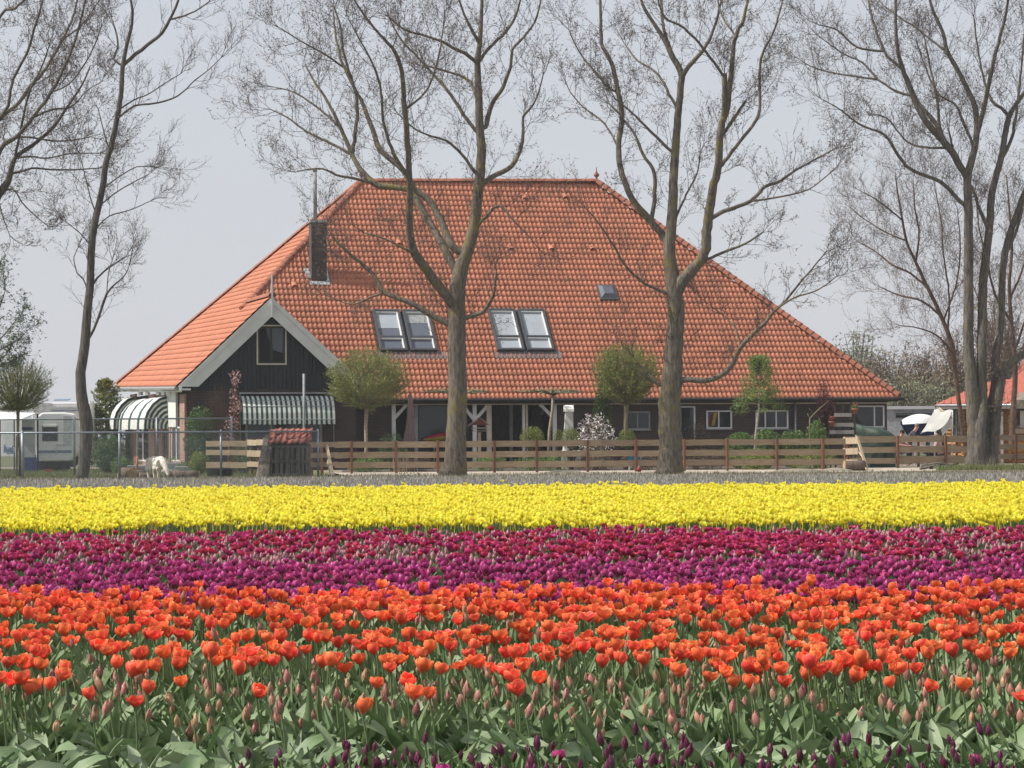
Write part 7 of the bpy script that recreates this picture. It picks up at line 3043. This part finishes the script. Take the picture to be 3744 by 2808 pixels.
MT['tl_front'] = leaf_mat('grey_green_tulip_leaf', (0.11, 0.19, 0.06), (0.24, 0.315, 0.155))
MT['tl_broad'] = leaf_mat('broad_tulip_leaf', (0.10, 0.175, 0.06), (0.26, 0.325, 0.185))
MT['tl_mid'] = leaf_mat('mid_green_tulip_leaf', (0.11, 0.19, 0.055), (0.20, 0.285, 0.12))
MT['tl_yel'] = leaf_mat('fresh_tulip_leaf', (0.10, 0.18, 0.035), (0.13, 0.22, 0.05))


def bloom(kind, nt=5, ns=3, seed=0, h=.056, R=.034):
    """tulip flower of six petals. kind: 'open', 'cup', 'half' or 'bud'"""
    g = np.random.default_rng(seed)
    V_, Q_, T_ = [], [], []
    for p in range(6):
        inner = p % 2
        a0 = p * math.pi / 3 + g.normal() * .08
        hh = h * (1.0 if inner else .96) * (1 + g.normal() * .05)
        RR = R * (.86 if inner else 1.0)
        open_ = {'open': .62, 'cup': .30, 'half': .12, 'bud': 0.0, 'star': 1.05}[kind] * (1 + g.normal() * .22)
        if kind == 'bud':
            open_ = 0
        off = len(V_)
        for i in range(nt):
            t = i / (nt - 1)
            belly = math.sin(min(1, t * 1.5) * math.pi / 2)
            if kind == 'bud':
                r = RR * (math.sin(math.pi * (0.08 + .90 * t)) ** .8) * (1.0 - .25 * t)
                w = RR * 1.15 * math.sin(math.pi * (.10 + .88 * t)) ** .8
            else:
                r = RR * (belly * (1 - .28 * t ** 2) + open_ * .62 * t ** 2.2)
                w = RR * 1.02 * (math.sin(math.pi * (.10 + .80 * t)) ** .7) * (1.0 + .18 * open_ * t)
            z = hh * (t ** .9) * (1 - .16 * open_ * t)
            for k in range(ns):
                s = 2 * k / (ns - 1) - 1
                ph = a0 + s * w / max(r, .012) * .95
                cup = 1 - .10 * s * s * (1 if kind != 'bud' else .4)
                rr = r * cup + (.0035 if not inner else 0)
                ed = g.normal() * .0012
                V_.append((math.cos(ph) * rr + ed, math.sin(ph) * rr + ed, z - .004 * s * s * t + ed))
                T_.append((t, 0, abs(s)))
        for i in range(nt - 1):
            for k in range(ns - 1):
                a = off + i * ns + k
                Q_.append((a, a + 1, a + ns + 1, a + ns))
    return np.array(V_), np.array(Q_), np.array(T_)


def stemmed(temp, length, r=.0035):
    """the same flower on its stem, origin at the ground"""
    v, q, t = temp
    n = len(v)
    v2 = v + np.array([0, 0, length])
    sv = []
    for z in (0, length + .004):
        for k in range(3):
            a = k * 2.094
            sv.append((math.cos(a) * r, math.sin(a) * r, z))
    sq = [(n + k, n + (k + 1) % 3, n + 3 + (k + 1) % 3, n + 3 + k) for k in range(3)]
    return np.vstack([v2, sv]), np.vstack([q, sq]), np.vstack([t, np.zeros((6, 3))])


def tulip_leaf(length, width, curl, fold, seed=0, nt=7, twist=.4):
    g = np.random.default_rng(seed)
    V_, Q_, T_ = [], [], []
    x = z = 0.0
    el = math.radians(82 + g.normal() * 4)
    st = length / (nt - 1)
    tw0 = g.normal() * twist
    for i in range(nt):
        t = i / (nt - 1)
        if i:
            x += math.cos(el) * st
            z += math.sin(el) * st
            el -= curl * (.3 + 1.4 * t) / (nt - 1)
        w = width * .5 * (math.sin(math.pi * (.16 + .84 * t ** .85)) ** .75 if t < 1 else .02)
        w = max(w, width * .03)
        tw = tw0 * t
        nx, nz = -math.sin(el), math.cos(el)
        wav = .10 * width * math.sin(t * 9 + seed)
        for s in (-1, -.5, 0, .5, 1):
            f = fold * (abs(s) ** 1.4) * w + wav * s * abs(s) * .6
            y = s * w * math.cos(tw)
            l = f + s * w * math.sin(tw)
            V_.append((x + nx * l, y, max(z + nz * l, .004)))
            T_.append((t, 0, s))
    for i in range(nt - 1):
        for k in range(4):
            a = i * 5 + k
            Q_.append((a, a + 1, a + 6, a + 5))
    return np.array(V_), np.array(Q_), np.array(T_)


def slim(temp):
    """lower detail leaf: every second row, three points across"""
    return temp


def grid_positions(y0, y1, dens, jitter=.45, margin=.5):
    s = 1 / math.sqrt(dens)
    hw = .1872 * y1 + margin + .3
    ys = np.arange(y0, y1, s)
    xs = np.arange(-hw, hw, s)
    X, Y = np.meshgrid(xs, ys)
    X = X.ravel() + nrg.normal(size=X.size) * s * jitter
    Y = Y.ravel() + nrg.normal(size=Y.size) * s * jitter
    k = np.abs(X) < .1872 * Y + margin
    return X[k], Y[k]


def nz2(X, Y, f, seed=0.0):
    return np.array([mnoise.noise(Vector((x * f, y * f, seed))) for x, y in zip(X, Y)])


def small_tilt(n, s):
    return rotz_np(nrg.random(n) * 6.283) @ tilt_np(nrg.normal(size=n) * s, nrg.normal(size=n) * s)


def lean_rot(n, s):
    """tilt in a random direction without turning the stem about itself first"""
    return tilt_np(nrg.normal(size=n) * s, nrg.normal(size=n) * s) @ rotz_np(nrg.random(n) * 6.283)


def in_frame(X, Y, Zt):
    px = 1872 + X / Y * F
    py = 1592 + F / Y * (CAMH - Zt) - (px - 1872) * .0061
    return (px > 5) & (px < 3739) & (py < 2800)


def to_quat(m):
    return Matrix(m.tolist()).to_quaternion()


def put_mesh(me, parent, loc, rot, sc):
    o = bpy.data.objects.new(me.name, me)
    COL.objects.link(o)
    o.parent = parent
    o.location = loc
    o.rotation_mode = 'QUATERNION'
    o.rotation_quaternion = rot
    o.scale = (sc, sc, sc)
    return o


def simple_mesh(name, t, m):
    return np_mesh(name, t[0], t[1], m, t[2])


def tube_temp(length, r, bend=.02, sides=5, nseg=4):
    v, q, t = [], [], []
    for i in range(nseg + 1):
        f = i / nseg
        for k in range(sides):
            a = 6.283 * k / sides
            v.append((math.cos(a) * r + bend * (f - f * f) * 4 * .5, math.sin(a) * r, length * f))
            t.append((0, 0, 0))
    for i in range(nseg):
        for k in range(sides):
            q.append((i * sides + k, i * sides + (k + 1) % sides, (i + 1) * sides + (k + 1) % sides, (i + 1) * sides + k))
    return np.array(v), np.array(q), np.array(t)


BL_OPEN = [bloom('open', 6, 5, 1, .062, .032), bloom('open', 6, 5, 2, .058, .033), bloom('cup', 6, 5, 3, .064, .032), bloom('cup', 6, 5, 4, .062, .034), bloom('star', 6, 5, 5, .056, .031), bloom('half', 6, 5, 6, .066, .030), bloom('cup', 6, 5, 16, .060, .033), bloom('half', 6, 5, 18, .064, .028), bloom('open', 6, 5, 19, .060, .030)]
BL_OPEN_LO = [bloom('open', 5, 3, 1, .062, .032), bloom('cup', 5, 3, 3, .064, .032), bloom('open', 5, 3, 7, .060, .033), bloom('cup', 5, 3, 4, .062, .034), bloom('half', 5, 3, 6, .066, .030), bloom('star', 5, 3, 5, .057, .031)]
BL_BUD = [bloom('bud', 6, 3, 11, .066, .0145), bloom('bud', 6, 3, 12, .060, .013), bloom('bud', 6, 3, 13, .070, .0165)]
BL_DARK = [bloom('bud', 6, 3, 14, .072, .0135), bloom('bud', 6, 3, 15, .064, .0118), bloom('bud', 6, 3, 17, .076, .0150)]
LEAVES = [tulip_leaf(.33, .066, 1.0, .55, 1), tulip_leaf(.34, .055, .45, .7, 2), tulip_leaf(.34, .074, 1.6, .45, 3), tulip_leaf(.36, .045, .3, .75, 4), tulip_leaf(.30, .070, 2.0, .40, 5), tulip_leaf(.35, .058, .8, .6, 6)]
LEAVES_F = [tulip_leaf(.33, .080, 1.6, .42, 1, 8), tulip_leaf(.33, .066, 1.0, .55, 2, 8), tulip_leaf(.35, .092, 2.1, .35, 3, 8), tulip_leaf(.30, .052, .6, .65, 4, 8), tulip_leaf(.33, .088, 2.5, .30, 5, 8), tulip_leaf(.34, .074, 1.9, .45, 6, 8)]
LEAVES_N = [tulip_leaf(.26, .036, .6, .5, 21, 6), tulip_leaf(.23, .030, .9, .5, 22, 6), tulip_leaf(.28, .040, 1.3, .45, 23, 6), tulip_leaf(.20, .028, .4, .5, 24, 6)]
LEAF_LO = [tulip_leaf(.30, .045, .55, .5, 31, 4), tulip_leaf(.27, .04, .9, .5, 32, 4)]
STEM = tube_temp(1.0, .0042, .03)

leaf_store = {'front': ([], [], []), 'purple': ([], [], [])}


def add_leaves(X, Y, temps, per, m, name, label, scale=(.8, 1.2), face=None, cat='tulip leaves'):
    """all leaves of a bed that are not single objects"""
    n = len(X)
    idx = nrg.integers(0, len(temps), n * per)
    Xr, Yr = np.repeat(X, per), np.repeat(Y, per)
    Xr = Xr + nrg.normal(size=n * per) * .012
    Yr = Yr + nrg.normal(size=n * per) * .012
    ang = nrg.random(n * per) * 6.283
    parts = []
    for i, t in enumerate(temps):
        k = idx == i
        c = int(k.sum())
        if not c:
            continue
        pos = np.column_stack([Xr[k], Yr[k], np.full(c, .005)])
        rot = rotz_np(ang[k]) @ tilt_np(nrg.normal(size=c) * .12, nrg.normal(size=c) * .12)
        sc = scale[0] + (scale[1] - scale[0]) * nrg.random(c)
        v = np.einsum('nij,nkj->nki', rot, t[0][None] * sc[:, None, None]) + pos[:, None, :]
        ti = np.repeat(t[2][None], c, 0).copy()
        ti[:, :, 1] = nrg.random(c)[:, None]
        parts.append((v.reshape(-1, 3), t[1], c, len(t[0]), ti.reshape(-1, 3)))
    vs, qs, ts, off = [], [], [], 0
    for v, q, c, nv, ti in parts:
        vs.append(v)
        qs.append((q[None] + (np.arange(c) * nv)[:, None, None]).reshape(-1, 4) + off)
        ts.append(ti)
        off += len(v)
    me = np_mesh(name, np.vstack(vs), np.vstack(qs), m, np.vstack(ts))
    return tag(link(name, me), label, cat, None, 'stuff')


def join_flowers(name, temps, X, Y, Zt, sc, m, label, cat, lean=.12, single=0, group=None, single_label=None, single_name=None, with_stem=True):
    """flowers on stems: the nearest `single` in view become objects, the rest one mesh"""
    n = len(X)
    order = np.argsort(Y)
    X, Y, Zt, sc = X[order], Y[order], Zt[order], sc[order]
    vis = in_frame(X, Y, Zt)
    sing = np.zeros(n, bool)
    if single:
        ids = np.nonzero(vis)[0][:single]
        sing[ids] = True
        protos = []
        for t in temps:
            protos.append(simple_mesh(single_name, stemmed(t, 1.0 * .40), m))
        for i in ids:
            me = protos[int(nrg.integers(0, len(protos)))]
            o = bpy.data.objects.new(single_name, me)
            COL.objects.link(o)
            o.location = (float(X[i]), float(Y[i]), 0.0)
            o.rotation_euler = (float(nrg.normal() * lean * .5), float(nrg.normal() * lean * .5), float(nrg.random() * 6.28))
            f = float((Zt[i] - .03) / .40)
            o.scale = (float(sc[i]), float(sc[i]), f)
            tag(o, single_label, 'tulip', group)
    X, Y, Zt, sc = X[~sing], Y[~sing], Zt[~sing], sc[~sing]
    n = len(X)
    idx = nrg.integers(0, len(temps), n)
    vs, qs, ts, off = [], [], [], 0
    for i, t in enumerate(temps):
        k = idx == i
        c = int(k.sum())
        if not c:
            continue
        rot = lean_rot(c, lean)
        hd = Zt[k] - .05
        pos = np.column_stack([X[k], Y[k], hd])
        v = np.einsum('nij,nkj->nki', rot, t[0][None] * sc[k][:, None, None]) + pos[:, None, :]
        ti = np.repeat(t[2][None], c, 0).copy()
        ti[:, :, 1] = nrg.random(c)[:, None]
        vs.append(v.reshape(-1, 3))
        qs.append((t[1][None] + (np.arange(c) * len(t[0]))[:, None, None]).reshape(-1, 4) + off)
        ts.append(ti.reshape(-1, 3))
        off += c * len(t[0])
    me = np_mesh(name, np.vstack(vs), np.vstack(qs), m, np.vstack(ts))
    o = tag(link(name, me), label, cat, None, 'stuff')
    if with_stem:
        st = np.array([[-.004, 0, 0], [.004, 0, 0], [.003, 0, 1], [-.003, 0, 1]]), np.array([[0, 1, 2, 3]]), None
        k = len(X)
        scatter('tulip_stems', st, np.column_stack([X, Y, np.zeros(k)]), np.repeat(np.eye(3)[None], k, 0), np.column_stack([np.ones(k), np.ones(k), Zt - .045]), MT['stem'], label.replace('the rest of', 'stems of') if False else 'green stems under the ' + label.split('the ', 1)[-1], 'tulip stems', smooth=False)
    return o


# --- yellow bed
X, Y = grid_positions(28.7, 48.2, 105)
hgt = .45 + .05 * nz2(X, Y, .5, 3) + nrg.normal(size=len(X)) * .026 + np.where(nrg.random(len(X)) < .006, .08, 0)
edge = Y < 28.7 + .5 + .35 * nz2(X, Y, 1.1, 8)
keep = ~(edge & (nrg.random(len(X)) < .55))
X, Y, hgt = X[keep], Y[keep], hgt[keep]
YB = [bloom('cup', 4, 3, 41, .056, .034), bloom('cup', 4, 3, 42, .060, .034), bloom('open', 4, 3, 43, .056, .034), bloom('half', 4, 3, 44, .060, .034)]
join_flowers('yellow_tulips', YB, X, Y, hgt, .80 + .25 * nrg.random(len(X)), MT['t_yellow'], 'all farther flowers of the yellow tulip bed', 'tulips', .22, 300,
             'yellow tulips along the front edge of their bed', 'yellow tulip at the front edge of the yellow bed', 'yellow_tulip', with_stem=False)
k = Y < 31.5
add_leaves(X[k], Y[k], LEAF_LO, 3, MT['tl_yel'], 'tulip_leaves', 'green leaves and stalks below the front of the yellow tulip bed', (.85, 1.3))
st = np.array([[-.004, 0, 0], [.004, 0, 0], [.003, 0, 1], [-.003, 0, 1]]), np.array([[0, 1, 2, 3]]), None
kk = int(k.sum())
scatter('tulip_stems', st, np.column_stack([X[k], Y[k], np.zeros(kk)]), np.repeat(np.eye(3)[None], kk, 0), np.column_stack([np.ones(kk), np.ones(kk), hgt[k] - .045]), MT['stem'], 'green stems at the front of the yellow tulip bed', 'tulip stems', smooth=False)

# --- magenta bed, open flowers between pale buds
X, Y = grid_positions(21.2, 27.6, 78)
nzm = nz2(X, Y, .35, 12)
openp = .40 + .55 * nzm
isopen = nrg.random(len(X)) < openp
hm = .40 + .03 * nz2(X, Y, .6, 5) + nrg.normal(size=len(X)) * .022
MB_ = [bloom('cup', 5, 3, 51, .052, .031), bloom('half', 5, 3, 52, .052, .027), bloom('open', 5, 3, 53, .048, .030)]
join_flowers('magenta_tulips', MB_, X[isopen], Y[isopen], hm[isopen] + .015, .9 + .25 * nrg.random(int(isopen.sum())), MT['t_magenta'], 'all farther flowers of the magenta tulip bed', 'tulips', .16, 300,
             'magenta tulips at the front of their bed', 'open magenta tulip among pale buds in front of the yellow bed', 'magenta_tulip')
nb_ = ~isopen
join_flowers('rose_buds', [bloom('bud', 5, 3, 54, .052, .0135), bloom('bud', 5, 3, 55, .048, .012)], X[nb_], Y[nb_], hm[nb_] - .01, .9 + .25 * nrg.random(int(nb_.sum())), MT['t_rosebud'],
             'pale rose buds between the magenta tulips', 'tulip buds', .10)
add_leaves(X, Y, LEAF_LO, 2, MT['tl_mid'], 'tulip_leaves', 'green leaves under the magenta tulip bed', (.9, 1.3))

# --- purple bed
X, Y = grid_positions(15.7, 21.3, 92)
row = np.sin(Y * 6.283 / .62) * .5 + .5
keep = nrg.random(len(X)) < .62 + .38 * row + .2 * nz2(X, Y, .8, 22)
X, Y = X[keep], Y[keep]
hp_ = .385 + .03 * nz2(X, Y, .7, 6) + nrg.normal(size=len(X)) * .03
PB = [bloom('half', 5, 3, 61, .054, .030), bloom('cup', 5, 3, 62, .052, .029), bloom('half', 5, 3, 63, .050, .027), bloom('bud', 5, 3, 64, .052, .021)]
join_flowers('purple_tulips', PB, X, Y, hp_, .85 + .3 * nrg.random(len(X)), MT['t_purple'], 'all farther flowers of the purple tulip bed', 'tulips', .15, 300,
             'purple tulips at the front of their bed', 'round purple tulip in the front rows of the purple bed behind the orange ones', 'purple_tulip')
add_leaves(X, Y, LEAF_LO, 2, MT['tl_mid'], 'tulip_leaves', 'green leaves under the purple tulip bed', (.75, 1.15))

# --- orange bed
X, Y = grid_positions(9.5, 16.0, 95, .42)
yw = Y + .10 * nz2(X, Y, .7, 30)
# rows along the bed: dense back rows, a gap, middle rows, thinning front rows
rows = [(15.75, .17, 1.0, .9), (15.2, .17, 1.0, .88), (14.65, .16, 1.0, .85), (14.15, .16, .95, .82), (13.65, .14, .80, .80),
        (12.55, .14, .95, .72), (12.1, .15, 1.0, .70), (11.6, .15, 1.0, .62), (11.15, .14, .95, .52), (10.7, .15, .95, .33), (10.3, .15, .85, .19), (9.9, .15, .60, .17), (9.62, .12, .2, .3)]
dens = np.zeros(len(X))
openp = np.zeros(len(X))
for yc, w, d, o_ in rows:
    g = np.exp(-((yw - yc) / w) ** 2)
    better = g * d > dens
    dens = np.where(better, g * d, dens)
    openp = np.where(better, o_, openp)
clump = nz2(X, Y, 1.3, 40)
has = nrg.random(len(X)) < np.clip(dens * 1.1 + .05 * (Y > 10.2), 0, 1)
isopen = has & (nrg.random(len(X)) < np.clip(openp + .35 * clump, 0.02, 1))
isbud = has & ~isopen
ho = .465 + .02 * nz2(X, Y, .8, 41) + nrg.normal(size=len(X)) * .024
hb = .37 + nrg.normal(size=len(X)) * .035


def tulip_things(name, label, group, X, Y, H, temps, m, limit, leaf_t, leaf_m, leafsc=(.8, 1.1), nleaf=1, lean=.14, scl=(.78, 1.05)):
    """each tulip: an empty at the ground with flower, stem and leaf"""
    order = np.argsort(Y)
    X, Y, H = X[order], Y[order], H[order]
    ids = np.nonzero(in_frame(X, Y, H))[0][:limit]
    fl = [simple_mesh('flower', t, m) for t in temps]
    stm = simple_mesh('stem', STEM, MT['stem'])
    lfs = [simple_mesh('leaf', t, leaf_m) for t in leaf_t]
    for i in ids:
        e = bpy.data.objects.new(name, None)
        e.empty_display_size = .05
        e.location = (float(X[i]), float(Y[i]), 0)
        COL.objects.link(e)
        tag(e, label, 'tulip', group)
        lx, ly = float(nrg.normal() * lean * .5), float(nrg.normal() * lean * .5)
        sc = float(scl[0] + (scl[1] - scl[0]) * nrg.random())
        hd = float(H[i]) - .05
        top = Vector((ly * hd * .6, -lx * hd * .6, hd))
        d = top.normalized()
        q = Z.rotation_difference(d)
        s = put_mesh(stm, e, (0, 0, 0), q, 1)
        s.scale = (1, 1, top.length + .006)
        hq = Matrix.Rotation(float(nrg.normal() * lean), 3, 'X') @ Matrix.Rotation(float(nrg.normal() * lean), 3, 'Y') @ Matrix.Rotation(float(nrg.random() * 6.28), 3, 'Z')
        put_mesh(fl[int(nrg.integers(0, len(fl)))], e, top, hq.to_quaternion(), sc)
        for _ in range(nleaf):
            put_mesh(lfs[int(nrg.integers(0, len(lfs)))], e, (0, 0, .005), Matrix.Rotation(float(nrg.random() * 6.28), 3, 'Z').to_quaternion(), float(leafsc[0] + (leafsc[1] - leafsc[0]) * nrg.random()))
    rest = np.ones(len(X), bool)
    rest[ids] = False
    return X[rest], Y[rest], H[rest]


ox, oy, oh = tulip_things('orange_tulip', 'open orange tulip in the front rows of the orange bed', 'open orange tulips in the front rows', X[isopen], Y[isopen], ho[isopen], BL_OPEN, MT['t_orange'], 300, LEAVES, MT['tl_front'])
join_flowers('orange_tulips', BL_OPEN_LO, ox, oy, oh, .80 + .28 * nrg.random(len(ox)), MT['t_orange'], 'all farther open flowers of the orange tulip bed', 'tulips', .16)
bx, by, bh = tulip_things('tulip_bud', 'closed pinkish green tulip bud among the orange tulips', 'closed buds in the front rows of the orange bed', X[isbud], Y[isbud], hb[isbud], BL_BUD, MT['t_bud'], 300, LEAVES, MT['tl_front'], nleaf=1, scl=(.66, .95))
join_flowers('orange_buds', [bloom('bud', 5, 3, 11, .066, .0145), bloom('bud', 5, 3, 12, .060, .013)], bx, by, bh + .03, .70 + .28 * nrg.random(len(bx)), MT['t_bud'], 'all farther closed buds of the orange tulip bed', 'tulip buds', .10)
k = Y > 9.9
sel = k & ((dens > .12) | (nrg.random(len(X)) < .5))
add_leaves(X[sel], Y[sel], LEAVES, 3, MT['tl_front'], 'tulip_leaves', 'grey green leaves between the orange tulips', (.85, 1.2))


def bed_edge(X):
    """where the nearest bed of dark purple tulips ends: it comes towards the camera at the left"""
    return np.where(X > -.75, 9.25, 9.25 - np.clip((-.75 - X) / .5, 0, 1) * 1.7)


fx, fy = grid_positions(7.2, 10.5, 95, .45)
keep = fy > bed_edge(fx) + .06 + nrg.normal(size=len(fx)) * .04
fx, fy = fx[keep], fy[keep]
add_leaves(fx, fy, LEAVES_F, 2, MT['tl_broad'], 'tulip_leaves', 'broad grey green leaves along the front of the orange bed', (.85, 1.2))

# --- dark purple buds right at the front
X, Y = grid_positions(6.9, 9.5, 125, .42)
den = (.62 + .5 * nz2(X, Y, .9, 50)) * (Y < bed_edge(X) + .1) * np.where(X > -.6, 1, .25)
has = nrg.random(len(X)) < np.clip(den, .0, 1)
X, Y = X[has], Y[has]
hf = .325 + .02 * nz2(X, Y, 1.1, 51) + nrg.normal(size=len(X)) * .035
pick = (nrg.random(len(X)) < .03) & (X > -.45)
pbx = tulip_things('purple_tulip', 'half open bright purple tulip among the dark buds at the bottom', 'open purple tulips at the bottom', X[pick], Y[pick], hf[pick] + .01, [bloom('half', 6, 5, 71, .056, .028), bloom('cup', 6, 5, 72, .054, .029)], MT['t_purple'], 60, LEAVES_N, MT['tl_mid'], scl=(.7, .88))
rx_, ry_2, rh_ = tulip_things('purple_tulip_bud', 'closed dark purple tulip bud at the bottom of the field', 'dark purple buds at the bottom', X[~pick], Y[~pick], hf[~pick], BL_DARK, MT['t_dark'], 300, LEAVES_N, MT['tl_mid'], scl=(.48, .78))
if len(rx_):
    join_flowers('purple_buds', BL_DARK, rx_, ry_2, rh_, .55 + .3 * nrg.random(len(rx_)), MT['t_dark'], 'all other dark buds of the nearest bed', 'tulip buds', .14)
fx, fy = grid_positions(6.7, 9.35, 150, .45)
keep = fy < bed_edge(fx) + .1
fx, fy = fx[keep], fy[keep]
add_leaves(fx, fy, LEAVES_N, 4, MT['tl_mid'], 'tulip_leaves', 'narrow green leaves of the dark purple tulips at the bottom', (.9, 1.35))


# ------------------------------------------------------------------ spring haze: one closed box of thin even air round everything
hz = MB()
hz.box((-905, -45, -1.0), (1810, 0, 0), (0, 1550, 0), (0, 0, 27.0))
hm_ = bpy.data.materials.new('thin_haze')
hm_.use_nodes = True
nt = hm_.node_tree
nt.nodes.remove(nt.nodes['Principled BSDF'])
pv = nt.nodes.new('ShaderNodeVolumePrincipled')
pv.inputs['Color'].default_value = (0.90, 0.93, 0.98, 1)
pv.inputs['Density'].default_value = 0.00028
pv.inputs['Anisotropy'].default_value = 0.1
nt.links.new(pv.outputs[0], nt.nodes['Material Output'].inputs['Volume'])
ho_ = hz.build('haze', hm_)
ho_['kind'] = 'stuff'
